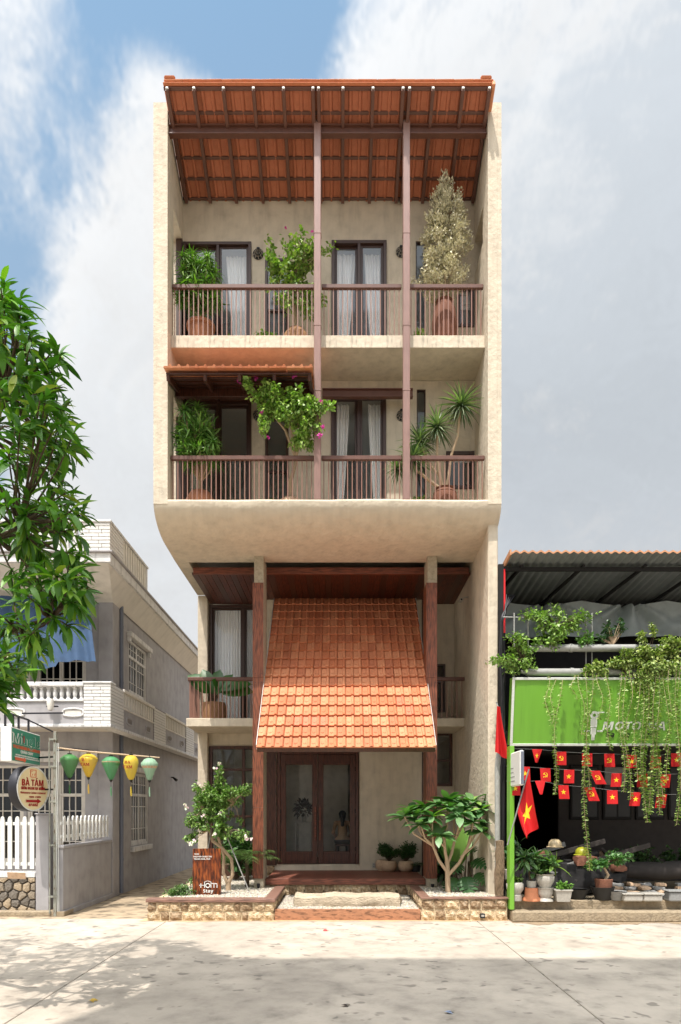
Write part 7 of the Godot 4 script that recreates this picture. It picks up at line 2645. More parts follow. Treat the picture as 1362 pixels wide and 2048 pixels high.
	lettering("MÓN NGON BA MIỀN", 0.052, ff.translated_local(Vector3(0.0, 0.005, 0)), M.sign_red, o, "Droid Sans", 700, 0.82)
	lettering("Vietnamese Cuisine restaurant", 0.036, ff.translated_local(Vector3(0.0, -0.075, 0)), M.sign_red, o, "Droid Sans", 400, 0.95)
	lettering("7:00AM - 22:00PM", 0.03, ff.translated_local(Vector3(0.04, -0.15, 0)), M.sign_red, o, "Droid Sans", 400, 0.9)
	lettering("4/14/62", 0.05, ff.translated_local(Vector3(0.0, -0.295, 0)), M.sign_red, o, "Droid Sans", 700, 1.0)
	b = Build.new()
	b.prism(PackedVector2Array([Vector2(-0.20, -0.022), Vector2(0.10, -0.022), Vector2(0.10, -0.045), Vector2(0.20, 0), Vector2(0.10, 0.045), Vector2(0.10, 0.022), Vector2(-0.20, 0.022), Vector2(-0.17, 0)]), ff.translated_local(Vector3(0.0, -0.225, 0)), 0.005)
	put("arrow", b, M.sign_red, o)
	b = Build.new()
	for e in [[Vector2(-0.07, 0.21), Vector2(0.07, 0.21)], [Vector2(0.07, 0.21), Vector2(0.07, 0.34)], [Vector2(0.07, 0.34), Vector2(-0.07, 0.34)], [Vector2(-0.07, 0.34), Vector2(-0.07, 0.21)], [Vector2(-0.03, 0.24), Vector2(-0.01, 0.27)], [Vector2(0.03, 0.24), Vector2(0.045, 0.28)], [Vector2(-0.045, 0.31), Vector2(-0.025, 0.315)]]:
		b.beam(ff * Vector3(e[0].x, e[0].y, 0.002), ff * Vector3(e[1].x, e[1].y, 0.002), 0.010, 0.004, 0.0, rb.z)
	put("emblem", b, M.sign_orange, o)
	b = Build.new()
	b.beam(Vector3(-5.62, 2.35, -0.20), Vector3(-5.30, 2.35, -0.09), 0.03, 0.03)
	put("bracket", b, M.dark_metal, o)
	# blue cloth hanging under the villa's roof
	var rows := []
	for j in 12:
		var f := j / 11.0
		var row := []
		for i in 61:
			var u := i / 60.0
			var x := lerpf(-8.2, lerpf(-5.40, -5.06, pow(f, 1.3)), u)
			var yy := lerpf(6.60, 5.02 + 0.05 * sin(u * 9.0) - (0.10 if u < 0.75 else 0.0), f)
			row.append(Vector3(x, yy, lerpf(-2.2, -1.62, f) + (0.02 + 0.05 * f) * sin(u * 46.0 + sin(u * 13.0)) ))
		rows.append(row)
	b = Build.new()
	b.sheet(rows)
	tag(put("awning_cloth", b, M.blue_cloth), "faded blue cloth awning hanging over the villa's balcony", "awning")
	# lamps on the villa
	o = thing("floodlight", "small white floodlight fixed to the villa's balcony band", "lamp", P(101, 1408, 13.8))
	b = Build.new()
	b.lathe(Vector3.ZERO, [Vector2(0.03, -0.13), Vector2(0.05, -0.12), Vector2(0.075, 0.02), Vector2(0.06, 0.10), Vector2(0.0, 0.11)], 14)
	own("shade", b, M.villa_cream, o)
	b = Build.new()
	b.box(Vector3(-0.12, -0.05, -0.12), Vector3(0.12, -0.02, -0.06), 0.01)
	own("bracket", b, M.dark_metal, o)
	b = Build.new()
	b.beam(P(44, 1427, 13.6), P(126, 1426, 13.7), 0.03, 0.03)
	tag(put("iron_bar", b, M.dark_metal), "dark iron bar along the villa's balcony band", "bar")
	o = thing("wall_spotlight", "small black spotlight high on the villa's grey side wall", "lamp", Vector3(WX + 0.08, 2.95, -8.2))
	b = Build.new()
	b.tube([Vector3(0, 0, 0.0), Vector3(0.10, -0.07, 0.06)], [0.03, 0.045], 10)
	own("lamp_body", b, M.black, o)
	b = Build.new()
	b.tube([Vector3(-0.08, 0.02, 0), Vector3(0.02, 0.02, 0)], [0.02], 6)
	own("arm", b, M.black, o)
	# black planter and bracket lamps near the house corner are left to the shade


# ---------------------------------------------------------------- the shop on the right
func build_right_neighbour() -> void:
	var o := thing("open_shop", "dark open-fronted shop with a green fascia right of the tan house", "shop", Vector3(7, 0, -2))
	var b := Build.new()
	b.box(Vector3(3.0, 0.0, -7.0), Vector3(14.0, 0.345, 0.28), 0.012)
	put("floor_slab", b, M.step, o)
	b = Build.new()
	b.box(Vector3(3.02, 0.0, 0.281), Vector3(14.0, 0.19, 0.60), 0.02)
	put("front_step", b, M.step, o)
	b = Build.new()
	b.box(Vector3(2.975, 0.346, -7.0), Vector3(3.10, 6.6, -0.3))
	b.box(Vector3(3.10, 0.346, -7.2), Vector3(14.0, 6.6, -7.0))
	b.box(Vector3(14.0, 0.346, -7.2), Vector3(14.2, 6.6, 0.3))
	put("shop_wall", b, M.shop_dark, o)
	b = Build.new()
	b.box(Vector3(3.10, 3.25, -7.0), Vector3(14.0, 3.45, -0.25))
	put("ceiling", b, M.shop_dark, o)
	b = Build.new()
	b.box(Vector3(3.1, 3.18, -0.35), Vector3(14.0, 3.249, -0.26))
	put("lintel", b, M.shop_mid, o)
	# panelled back of the shop
	b = Build.new()
	b.box(Vector3(5.0, 0.35, -3.2), Vector3(14.0, 3.24, -3.1))
	put("inner_wall", b, M.shop_mid, o)
	for k in 5:
		b = Build.new()
		var x := 5.25 + 0.75 * k
		b.box(Vector3(x, 1.75, -3.099), Vector3(x + 0.66, 3.0, -3.05), 0.01)
		var w := put("window", b, M.shop_dark, o)
		for j in 2:
			b = Build.new()
			b.box(Vector3(x + 0.05 + 0.3 * j, 1.82, -3.049), Vector3(x + 0.31 + 0.3 * j, 2.93, -3.045))
			put("pane", b, M.black, w)
	b = Build.new()
	b.box(Vector3(6.02, 2.55, -3.04), Vector3(6.5, 2.95, -3.0), 0.01)
	put("notice_panel", b, M.pot_grey, o)
	# upper deck
	b = Build.new()
	b.box(Vector3(3.10, 3.451, -2.4), Vector3(14.0, 6.6, -2.3))
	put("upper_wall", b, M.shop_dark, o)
	# green post at the left
	b = Build.new()
	b.box(Vector3(2.985, 0.21, 0.30), Vector3(3.065, 3.10, 0.52), 0.006)
	put("green_post", b, M.shop_green, o)
	# fascia
	var s := thing("shop_sign", "wide bright green fascia board with pale raised letters, half covered by creepers", "sign", Vector3(7, 3.8, 0.05))
	var tl := Vector3(3.12, 4.37, 0.17)
	var bl := Vector3(3.12, 3.15, -0.02)
	var dy := (tl - bl).normalized()
	var nz := Vector3.RIGHT.cross(dy)
	var fb := Basis(Vector3.RIGHT, dy, nz)
	var mid := Vector3(8.1, 3.76, 0.075)
	var hh := tl.distance_to(bl)
	b = Build.new()
	b.bar(Transform3D(fb, mid - nz * 0.12), Vector3(9.94, hh - 0.01, 0.22), 0.004)
	put("box_frame", b, M.shop_green, s)
	var x0 := 3.16
	for k in 8:
		b = Build.new()
		var x1 := x0 + 1.22
		b.bar(Transform3D(fb, Vector3((x0 + x1) / 2, mid.y, mid.z) - nz * 0.004), Vector3(1.217, hh - 0.08, 0.010), 0.002)
		put("panel", b, M.shop_green, s)
		x0 = x1
	b = Build.new()
	for e in [[0.5, 9.96, 0.045, 0.0], [-0.5, 9.96, 0.045, 0.0]]:
		b.bar(Transform3D(fb, mid + dy * (e[0] * (hh - 0.04)) + nz * 0.008), Vector3(e[1], e[2], 0.04), 0.005)
	b.bar(Transform3D(fb, Vector3(3.14, mid.y, mid.z) + nz * 0.008), Vector3(0.045, hh - 0.085, 0.039), 0.005)
	put("trim", b, M.shop_trim, s)
	var f := Transform3D(fb, Vector3(0, mid.y, mid.z) + nz * 0.014)
	var px2 := func(x: float, y: float) -> Vector3:
		var p := P(x, y, 12.5)
		return f * Vector3(p.x, (p.y - mid.y) / dy.y, 0.0)
	var put_text := func(t: String, x: float, y: float, h: float, m: Material, wide: float) -> void:
		lettering(t, h, Transform3D(fb * Basis(Vector3(1, 0, 0), Vector3(0.18, 1, 0), Vector3(0, 0, 1)), px2.call(x, y)), m, s, "Droid Sans", 700, wide)
	put_text.call("MOTO", 1244.0, 1452.0, 0.155, M.shop_trim, 1.15)
	put_text.call("NA", 1313.0, 1452.0, 0.155, M.shop_trim, 1.15)
	put_text.call("Sa", 1222.0, 1469.0, 0.10, M.black, 1.1)
	put_text.call("a", 1256.0, 1469.0, 0.10, M.black, 1.3)
	put_text.call("n", 1300.0, 1469.0, 0.10, M.black, 1.1)
	b = Build.new()
	var emb := px2.call(1187.0, 1449.0) as Vector3
	var et := Transform3D(fb, emb)
	var ring := PackedVector2Array()
	for k in 17:
		ring.append(Vector2(cos(TAU * k / 16.0), sin(TAU * k / 16.0)))
	for k in 16:
		var a := ring[k]
		var c := ring[(k + 1) % 16]
		b.face([et * Vector3(a.x * 0.075, 0.17 + a.y * 0.075, 0.012), et * Vector3(c.x * 0.075, 0.17 + c.y * 0.075, 0.012), et * Vector3(c.x * 0.03, 0.17 + c.y * 0.03, 0.012), et * Vector3(a.x * 0.03, 0.17 + a.y * 0.03, 0.012)], nz)
	for e in [[0.0, 0.03, 0.12, 0.16], [0.0, -0.12, 0.10, 0.12], [0.0, -0.23, 0.06, 0.11], [-0.12, -0.12, 0.10, 0.03], [0.12, -0.12, 0.10, 0.03], [0.12, 0.22, 0.13, 0.025], [0.06, 0.19, 0.05, 0.05]]:
		b.bar(et.translated_local(Vector3(e[0], e[1], 0.006)), Vector3(e[2], e[3], 0.012), 0.003)
	put("emblem", b, M.shop_trim, s)
	# the tin roof
	var r := thing("tin_canopy", "corrugated tin canopy over the shop's upper deck", "canopy", Vector3(7, 6.6, -0.8))
	var rows := []
	for j in 3:
		var row := []
		for i in 441:
			var x := 3.10 + i * 0.025
			row.append(Vector3(x, 6.66 + 0.018 * sin(x * TAU / 0.15) + (0.0 if j == 0 else -0.12 * j), [0.15, -1.2, -2.6][j]))
		rows.append(row)
	b = Build.new()
	b.sheet(rows, 0.012)
	put("sheet", b, M.tin, r)
	b = Build.new()
	var er := []
	for i in 441:
		var x := 3.10 + i * 0.025
		er.append(Vector3(x, 6.672 + 0.018 * sin(x * TAU / 0.15), 0.155))
	var er2 := er.map(func(p): return p + Vector3(0, -0.035, 0.004))
	b.sheet([er, er2], 0.01)
	b.beam(Vector3(3.09, 6.65, 0.16), Vector3(3.09, 6.36, -2.6), 0.03, 0.10)
	put("edge_strip", b, M.tin_edge, r)
	b = Build.new()
	b.box(Vector3(3.1, 6.46, -0.32), Vector3(14.0, 6.53, -0.25), 0.006)
	put("beam", b, M.shop_dark, r)
	for k in 9:
		b = Build.new()
		var x := 3.4 + 1.15 * k
		b.beam(Vector3(x, 6.53, -0.2), Vector3(x - 0.3, 6.34, -2.3), 0.05, 0.06, 0.005)
		put("rafter", b, M.shop_dark, r)
	b = Build.new()
	b.box(Vector3(3.07, 5.3, -0.62), Vector3(3.10, 6.5, -0.28))
	tag(put("red_panel", b, M.red_paint), "narrow red panel at the left end of the shop's upper deck", "panel")
	# tarpaulin
	rows = []
	for j in 17:
		var fv := j / 16.0
		var row := []
		for i in 121:
			var u := i / 120.0
			var x := lerpf(3.25, 12.0, u)
			var z := -1.75
			for t in [4.35, 6.05, 7.9, 9.8]:
				var dx: float = (x - t) / (0.25 + 1.1 * fv)
				z += 0.22 * (1.0 - 0.4 * fv) * cos(dx * 7.0) * exp(-dx * dx * 1.4)
			row.append(Vector3(x, lerpf(6.36 - 0.10 * absf(sin(x * 1.75 + 0.6)), 5.60 + 0.02 * sin(x * 3.0), fv), z))
		rows.append(row)
	b = Build.new()
	b.sheet(rows)
	M.tarp.cull_mode = BaseMaterial3D.CULL_DISABLED
	tag(put("tarpaulin", b, M.tarp), "grey tarpaulin hanging in folds under the tin canopy", "tarpaulin")
	# planted pipes above the fascia
	for e in [[3.56, 4.94, 0.02, "upper grey pipe planter above the green fascia"], [3.40, 4.49, 0.06, "lower grey pipe planter resting just above the green fascia"]]:
		var p := thing("pipe_planter", e[3], "planter", Vector3(7, e[1], e[2]), "pipe planters over the fascia")
		b = Build.new()
		b.tube([Vector3(e[0], e[1], e[2]), Vector3(13, e[1], e[2])], [0.068], 14)
		put("pipe", b, M.grey_pipe, p)
		b = Build.new()
		b.tube([Vector3(e[0] - 0.1, e[1] + 0.01, e[2]), Vector3(e[0], e[1], e[2])], [0.03, 0.05], 10)
		put("end_cap", b, M.grey_pipe, p)
		for x in [4.2, 5.6, 7.4]:
			b = Build.new()
			b.tube([Vector3(x, e[1], e[2]), Vector3(x + 0.06, e[1], e[2])], [0.078], 14)
			put("coupling", b, M.grey_pipe, p)
	var rack := thing("planter_rack", "rack of thin upright pipes carrying the pipe planters above the fascia", "rack", Vector3(5, 4.4, -0.1))
	for x in [3.22, 3.48, 4.55, 4.66, 6.9]:
		b = Build.new()
		b.tube([Vector3(x, 4.4, -0.10), Vector3(x, 5.62 if x < 6.0 else 5.2, -0.10)], [0.014], 6)
		put("upright", b, M.grey_pipe, rack)
	b = Build.new()
	b.tube([Vector3(3.0, 5.55, -0.12), Vector3(4.2, 5.52, -0.12)], [0.012], 6)
	put("crossbar", b, M.grey_pipe, rack)
	b = Build.new()
	b.tube([Vector3(2.87, 0.9, 0.08), Vector3(2.87, 2.75, 0.06), Vector3(2.90, 3.0, 0.05)], [0.05], 10)
	tag(put("drain_pipe", b, M.grey_pipe), "grey drain pipe between the tan wall and the green post", "pipe")
	var post := Build.new()
	lump(post, Vector3(2.82, 0.40, 0.06), Vector3(2.965, 1.42, 0.18), Vector3i(5, 18, 4), 0.05, 0.03, 3.0, 9)
	tag(put("driftwood_post", post, M.driftwood), "weathered grey wooden post standing at the right end of the right planter", "post")
	# cables on the corner
	for k in 4:
		b = Build.new()
		var d := 0.015 * k
		b.tube([Vector3(3.3 - 0.05 * k, 6.05, -0.4), Vector3(3.02 + d, 5.62, -0.15), Vector3(2.975, 5.5 - 0.03 * k, -0.1), Vector3(2.95 + d, 4.9, -0.12), Vector3(2.99 + d, 4.2, -0.12), Vector3(2.985 + d, 2.9, -0.05), Vector3(2.975, 1.2, 0.0)], [0.014 + 0.006 * (k % 2)], 6)
		tag(put("cable", b, M.black if k % 2 else M.dark_metal), ["thin grey cable nearest the tan wall in the gap beside the shop", "thick black cable second from the tan wall in the gap", "thin grey cable third from the tan wall in the gap", "thick black cable nearest the shop in the gap"][k], "cable", "cables in the gap")


func star_shape(r: float) -> PackedVector2Array:
	var out := PackedVector2Array()
	for k in 10:
		var q := r if k % 2 == 0 else r * 0.39
		out.append(Vector2(sin(TAU * k / 10.0), cos(TAU * k / 10.0)) * q)
	return out


func build_shop_things() -> void:
	# bunting: three strings of little flags
	var strings := [
		["upper string of small red flags across the shop front", 12.35, [[1074, 1512, 0, 2], [1122, 1517, 1, 0], [1174, 1520, 0, 0], [1218, 1521, 1, 0], [1263, 1523, 0, 0], [1312, 1525, 1, 0], [1352, 1520, 0, 0], [1401, 1518, 1, 0], [1450, 1515, 0, 0]]],
		["middle string of small red flags across the shop front", 12.2, [[1049, 1547, 0, 0], [1090, 1550, 1, 0], [1138, 1553, 0, 0], [1189, 1555, 1, 1], [1233, 1560, 0, 0], [1284, 1561, 1, 0], [1331, 1562, 0, 0], [1380, 1561, 1, 0], [1430, 1558, 0, 0]]],
		["lower string of small red flags across the shop front", 12.05, [[1029, 1577, 0, 0], [1080, 1575, 2, 2], [1126, 1584, 0, 0], [1178, 1588, 1, 1], [1224, 1594, 0, 0], [1272, 1598, 0, 0], [1323, 1602, 0, 0], [1373, 1603, 1, 0], [1424, 1601, 0, 0]]],
	]
	for e in strings:
		var o := thing("bunting", e[0], "bunting", P(1190, 1550, e[1]), "strings of flags at the shop")
		var cord := [P(1012, e[2][0][1] - 15, e[1])]
		for k in e[2].size():
			var q: Array = e[2][k]
			var top := P(q[0], q[1] - 13.5, e[1])
			cord.append(top)
			var w := 0.185
			var h := 0.242
			var lean := rng.randf_range(-0.08, 0.08) + (0.16 if q[3] == 1 else 0.0)
			var rows := []
			for j in 5:
				var row := []
				for i in 6:
					var u := i / 5.0
					var v := j / 4.0
					var half := w / 2 * (1.0 if q[3] != 2 else lerpf(1.0, 0.25, v))
					row.append(top + Vector3(lerpf(-half, half, u) + lean * v * h * 2.0, -v * h, 0.018 * sin(u * 5.0 + k) * v + 0.01))
				rows.append(row)
			var b := Build.new()
			b.sheet(rows)
			# the print keeps its proportions on an upright flag
			for i in b.t.size():
				b.t[i] = Vector2(0.5 + (b.t[i].x - 0.5) * 0.74, 0.5 + (b.t[i].y - 0.5) * 1.45).clamp(Vector2(0.02, 0.02), Vector2(0.98, 0.98))
			put("flag", b, [M.star_flag, M.party_flag, M.red_paint][q[2]], o)
		cord.append(P(1490, e[2][-1][1] - 24, e[1]))
		var b := Build.new()
		b.tube(cord, [0.0022], 4)
		put("string", b, M.pot_grey, o)
	# the two large flags
	var o := thing("large_flag", "red flag with a yellow star hanging from a slanting pole before the shop", "flag", P(1055, 1600, 11.7))
	var b := Build.new()
	b.tube([P(1015, 1690, 11.75), P(1058, 1538, 11.6)], [0.013], 8)
	put("pole", b, M.pot_grey, o)
	var rows := []
	var hoist0 := P(1057, 1545, 11.62)
	var hoist1 := P(1034, 1622, 11.7)
	var fly0 := P(1073, 1652, 11.45)
	var fly1 := P(1054, 1678, 11.5)
	for j in 13:
		var row := []
		for i in 25:
			var u := i / 24.0
			var v := j / 12.0
			var p := hoist0.lerp(hoist1, v).lerp(fly0.lerp(fly1, v), u)
			p += Vector3(0.05 * sin(v * 6.0) * u, -0.05 * sin(PI * u) * v, 0.07 * sin(v * 7.5 + 1.2) * (0.25 + u))
			row.append(p)
		rows.append(row)
	b = Build.new()
	b.sheet(rows)
	put("cloth", b, M.star_flag, o)
	o = thing("large_flag", "furled red flag hanging against the corner of the tan wall", "flag", P(1002, 1460, 12.4))
	b = Build.new()
	b.tube([P(993, 1405, 12.55), P(998, 1420, 12.4)], [0.012], 6)
	put("pole", b, M.pot_grey, o)
	rows = []
	for j in 15:
		var row := []
		var v := j / 14.0
		for i in 15:
			var u := i / 14.0
			var left := P(lerpf(994, 990, v), 1412 + 92 * v, 12.35)
			var right := P(lerpf(1000, 1019, pow(v, 1.2)), 1414 + 108 * v, 12.3)
			row.append(left.lerp(right, u) + Vector3(0, 0, 0.06 * sin(u * 9.0) * (0.3 + 0.7 * v)))
		rows.append(row)
	b = Build.new()
	b.sheet(rows)
	for i in b.t.size():
		b.t[i] = b.t[i] * Vector2(0.25, 0.6)
	put("cloth", b, M.star_flag, o)
	# small light box
	o = thing("light_box", "small white light box sign projecting beside the green post", "sign", Vector3(3.03, 2.7, 0.7))
	b = Build.new()
	b.box(Vector3(3.0, 2.38, 0.24), Vector3(3.07, 2.97, 1.15), 0.02)
	put("box_body", b, M.sign_white, o)
	b = Build.new()
	b.box(Vector3(3.012, 2.40, 1.151), Vector3(3.062, 2.95, 1.162), 0.003)
	put("end_panel", b, M.pipe, o)
	for k in 4:
		b = Build.new()
		b.box(Vector3(2.996, 2.46 + 0.075 * k, 0.5), Vector3(2.9995, 2.475 + 0.075 * k, 0.5 + rng.randf_range(0.2, 0.35)))
		put("small_print", b, M.pot_grey, o)
	# pots along the step
	var f := 0.346
	var row := [
		[1030, 12.25, "white", "white glazed bowl on a low stand at the left end of the shop step", 0.15, 0.17, 12],
		[1063, 12.22, "orange", "palm-like plant in a white pot on an orange clay foot", 0.0, 0.0, 0],
		[1090, 12.2, "urn", "pair of stacked white urns holding a leafy plant", 0.0, 0.0, 0],
		[1124, 12.15, "trough", "square pale pot full of bright small leaves", 0.0, 0.0, 0],
	]
	for e in row:
		var at := P(e[0], 1800, e[1])
		at.y = f
		o = thing("potted_plant", e[3], "plant", at, "pots on the shop step")
		match e[2]:
			"white":
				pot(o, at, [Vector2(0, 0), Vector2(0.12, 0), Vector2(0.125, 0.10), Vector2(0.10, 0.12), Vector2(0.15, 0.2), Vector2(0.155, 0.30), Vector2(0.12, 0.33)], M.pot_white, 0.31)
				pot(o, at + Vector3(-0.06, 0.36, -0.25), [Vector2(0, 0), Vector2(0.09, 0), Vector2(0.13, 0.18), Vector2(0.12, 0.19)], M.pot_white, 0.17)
				crown(o, [[at + Vector3(0, 0.36, 0), Vector3(0.13, 0.07, 0.12), 12]], [at + Vector3(0, 0.31, 0)], "oval", 0.07, 10, 0.04, Color(0.08, 0.2, 0.03), Color(0.2, 0.33, 0.05), M.leaf, M.bark, 0.004)
				crown(o, [[at + Vector3(0.02, 0.85, -0.25), Vector3(0.26, 0.22, 0.2), 26]], [at + Vector3(-0.06, 0.54, -0.25)], "lance", 0.16, 9, 0.05, Color(0.03, 0.09, 0.03), Color(0.08, 0.18, 0.05), M.leaf, M.bark, 0.008)
			"orange":
				pot(o, at, [Vector2(0, 0), Vector2(0.16, 0), Vector2(0.165, 0.03), Vector2(0.125, 0.08), Vector2(0.115, 0.23), Vector2(0.10, 0.235)], M.terracotta, -1)
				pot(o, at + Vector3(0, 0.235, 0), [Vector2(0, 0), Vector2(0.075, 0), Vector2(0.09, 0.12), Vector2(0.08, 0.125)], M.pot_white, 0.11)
				var s := Build.new()
				s.tube([at + Vector3(0, 0.33, 0), at + Vector3(-0.04, 0.5, 0), at + Vector3(-0.05, 0.66, 0)], [0.03, 0.025, 0.02], 7)
				put("trunk", s, M.bark, o)
				strap_heads(o, [[at + Vector3(-0.05, 0.66, 0), Vector3(-0.1, 1, 0.1).normalized(), 1.0], [at + Vector3(-0.12, 0.74, 0.05), Vector3(-0.5, 1, 0.1).normalized(), 0.9], [at + Vector3(0.06, 0.76, 0), Vector3(0.4, 1, 0.1).normalized(), 0.9]], "lance", 0.27, 26, Color(0.04, 0.11, 0.03), Color(0.13, 0.24, 0.07), 0.3)
			"urn":
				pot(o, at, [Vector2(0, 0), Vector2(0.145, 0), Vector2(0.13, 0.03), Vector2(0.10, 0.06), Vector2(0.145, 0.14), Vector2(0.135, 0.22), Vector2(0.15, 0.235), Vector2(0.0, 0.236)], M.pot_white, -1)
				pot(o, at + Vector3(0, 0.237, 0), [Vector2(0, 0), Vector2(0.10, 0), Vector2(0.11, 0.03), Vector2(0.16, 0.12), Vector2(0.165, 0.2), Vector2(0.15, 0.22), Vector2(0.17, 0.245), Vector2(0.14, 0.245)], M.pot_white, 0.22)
				crown(o, [[at + Vector3(0.05, 0.68, 0), Vector3(0.24, 0.20, 0.18), 20], [at + Vector3(-0.12, 0.56, 0.04), Vector3(0.16, 0.1, 0.12), 10]], [at + Vector3(0, 0.46, 0)], "oval", 0.12, 8, 0.05, Color(0.04, 0.11, 0.03), Color(0.14, 0.27, 0.05), M.leaf, M.bark, 0.005)
				strap_heads(o, [[at + Vector3(0.12, 0.62, 0.02), Vector3(0.5, 1, 0.1).normalized(), 1.0]], "lance", 0.32, 9, Color(0.16, 0.30, 0.03), Color(0.28, 0.42, 0.05), 0.1)
			"trough":
				b = Build.new()
				for k in 4:
					var a := PI / 4 + TAU * k / 4.0
					var c := PI / 4 + TAU * (k + 1) / 4.0
					b.face([at + Vector3(cos(a) * 0.16, 0, sin(a) * 0.13), at + Vector3(cos(c) * 0.16, 0, sin(c) * 0.13), at + Vector3(cos(c) * 0.20, 0.2, sin(c) * 0.17), at + Vector3(cos(a) * 0.20, 0.2, sin(a) * 0.17)], Vector3(cos((a + c) / 2), 0, sin((a + c) / 2)))
				b.box(at + Vector3(-0.155, 0.19, -0.135), at + Vector3(0.155, 0.215, 0.135), 0.005)
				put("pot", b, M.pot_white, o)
				crown(o, [[at + Vector3(0, 0.27, 0), Vector3(0.17, 0.07, 0.14), 40]], [at + Vector3(0, 0.2, 0)], "oval", 0.05, 14, 0.03, Color(0.10, 0.26, 0.02), Color(0.22, 0.44, 0.05), M.leaf, M.bark, 0.003)
	# bonsai in a dark round basin
	var at := P(1205, 1800, 12.35)
	at.y = f
	o = thing("potted_bonsai", "leaning bonsai with feathery green leaves in a dark basin", "plant", at)
	pot(o, at, [Vector2(0, 0), Vector2(0.12, 0), Vector2(0.18, 0.14), Vector2(0.21, 0.22), Vector2(0.22, 0.235), Vector2(0.19, 0.235)], M.pot_black, 0.2)
	pot(o, at + Vector3(0.02, 0.21, 0), [Vector2(0.14, 0), Vector2(0.16, 0.16), Vector2(0.14, 0.17)], M.clay_dark, 0.15)
	b = Build.new()
	b.tube([at + Vector3(0.02, 0.3, 0), at + Vector3(0.1, 0.45, 0), at + Vector3(0.02, 0.58, 0.02), at + Vector3(0.12, 0.70, 0)], [0.035, 0.03, 0.024, 0.016], 7)
	put("trunk", b, M.bark_pale, o)
	crown(o, [[at + Vector3(-0.12, 0.66, 0.05), Vector3(0.26, 0.09, 0.16), 30], [at + Vector3(0.28, 0.76, 0.0), Vector3(0.28, 0.10, 0.16), 30]], [at + Vector3(0.02, 0.58, 0.02), at + Vector3(0.12, 0.70, 0)], "kite", 0.07, 18, 0.05, Color(0.04, 0.14, 0.03), Color(0.12, 0.30, 0.05), M.leaf, M.bark, 0.005)
	# basins and troughs
	var n := 0
	for e in [[1155, 12.45, 0.20, 0.17, "empty dark round basin left of the bonsai", "round"], [1233, 12.3, 0.17, 0.15, "grey rounded trough right of the bonsai", "round"], [1262, 12.2, 0.20, 0.12, "white shallow trough, first of the pair", "box"], [1301, 12.2, 0.20, 0.12, "white shallow trough beside the right-hand one, second of the pair", "box"], [1352, 12.2, 0.20, 0.17, "taller pale trough at the right edge of the photograph", "box"]]:
		at = P(e[0], 1800, e[1])
		at.y = f
		o = thing("basin", e[4], "basin", at, "basins on the shop step")
		if e[5] == "round":
			pot(o, at, [Vector2(0, 0), Vector2(e[2] * 0.6, 0), Vector2(e[2] * 0.9, e[3] * 0.75), Vector2(e[2], e[3]), Vector2(e[2] * 1.06, e[3] + 0.015), Vector2(e[2] * 0.85, e[3])], M.pot_black if n == 0 else M.pot_grey, e[3] - 0.03)
		else:
			b = Build.new()
			b.bar(Transform3D(Basis(), at + Vector3(0, e[3] / 2, 0)), Vector3(0.34, e[3], 0.24), 0.02)
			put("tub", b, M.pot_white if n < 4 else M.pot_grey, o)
			b = Build.new()
			b.bar(Transform3D(Basis(), at + Vector3(0, e[3] + 0.012, 0)), Vector3(0.385, 0.022, 0.285), 0.008)
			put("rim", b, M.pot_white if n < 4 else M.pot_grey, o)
		n += 1
	var where := ["behind the grey rounded trough", "behind the first white trough", "behind the second white trough", "left of the taller trough", "behind the taller trough"]
	for k in 20:  # loose flat stones behind the troughs
		b = Build.new()
		var lane := k % 5
		var q := P([1236, 1262, 1296, 1326, 1356][lane] + rng.randf_range(-8, 8), 1790, [12.45, 12.6, 12.75, 12.9][k / 5])
		q.y = f + 0.05 + 0.055 * (k / 5)
		lump(b, q - Vector3(0.11, 0.03, 0.07), q + Vector3(0.11, 0.03, 0.07), Vector3i(4, 2, 3), 0.4, 0.04, 5.0, k)
		tag(put("flat_stone", b, M.pot_grey if k % 2 else M.clay_pale), "%s flat stone, %s of the heap %s" % ["grey" if k % 2 else "tan", ["lowest", "second layer", "third layer", "top layer"][k / 5], where[lane]], "stone", "stones heaped behind the troughs")
	# things lying in the dark of the shop
	var boards := [[1085, 1716, 1210, 1682, 13.0], [1100, 1745, 1185, 1715, 12.9], [1120, 1742, 1300, 1690, 13.1], [1060, 1712, 1130, 1688, 13.3], [1150, 1765, 1225, 1758, 12.9]]
	for k in boards.size():
		var e: Array = boards[k]
		b = Build.new()
		b.beam(P(e[0], e[1], e[4]), P(e[2], e[3], e[4] + 0.3), 0.10, 0.03, 0.005, Vector3.BACK)
		tag(put("loose_board", b, M.pot_grey if k % 2 else M.shop_mid), ["weathered board sloping up under the pale hat in the shop", "weathered board low in front of the helmet in the shop", "longest weathered board, sloping up behind the bonsai in the shop", "short weathered board left of the pale hat in the shop", "nearly level board just above the bonsai's dark basin"][k], "board", "boards heaped in the shop")
	for e in [[1164, 1706, 13.1, Color(0.62, 0.62, 0.16), "yellow-green helmet on the heap inside the shop"], [1110, 1690, 13.2, Color(0.78, 0.70, 0.56), "pale round hat on the heap inside the shop"]]:
		at = P(e[0], e[1], e[2])
		o = thing("helmet" if e[0] > 1150 else "sun_hat", e[4], "helmet" if e[0] > 1150 else "hat", at)
		b = Build.new()
		b.lathe(Vector3.ZERO, [Vector2(0.125, -0.03), Vector2(0.13, 0.0), Vector2(0.115, 0.06), Vector2(0.07, 0.105), Vector2(0.0, 0.12)], 18)
		own("dome", b, plain(e[3], 0.4), o)
		b = Build.new()
		b.lathe(Vector3.ZERO, [Vector2(0.16, -0.045), Vector2(0.165, -0.035), Vector2(0.12, -0.02)], 18)
		own("brim", b, plain(e[3], 0.5), o)
	o = thing("scrap_heap", "dark heap of scrap on the shop floor behind the potted plants", "heap", Vector3(4.3, f, -1.1))
	b = Build.new()
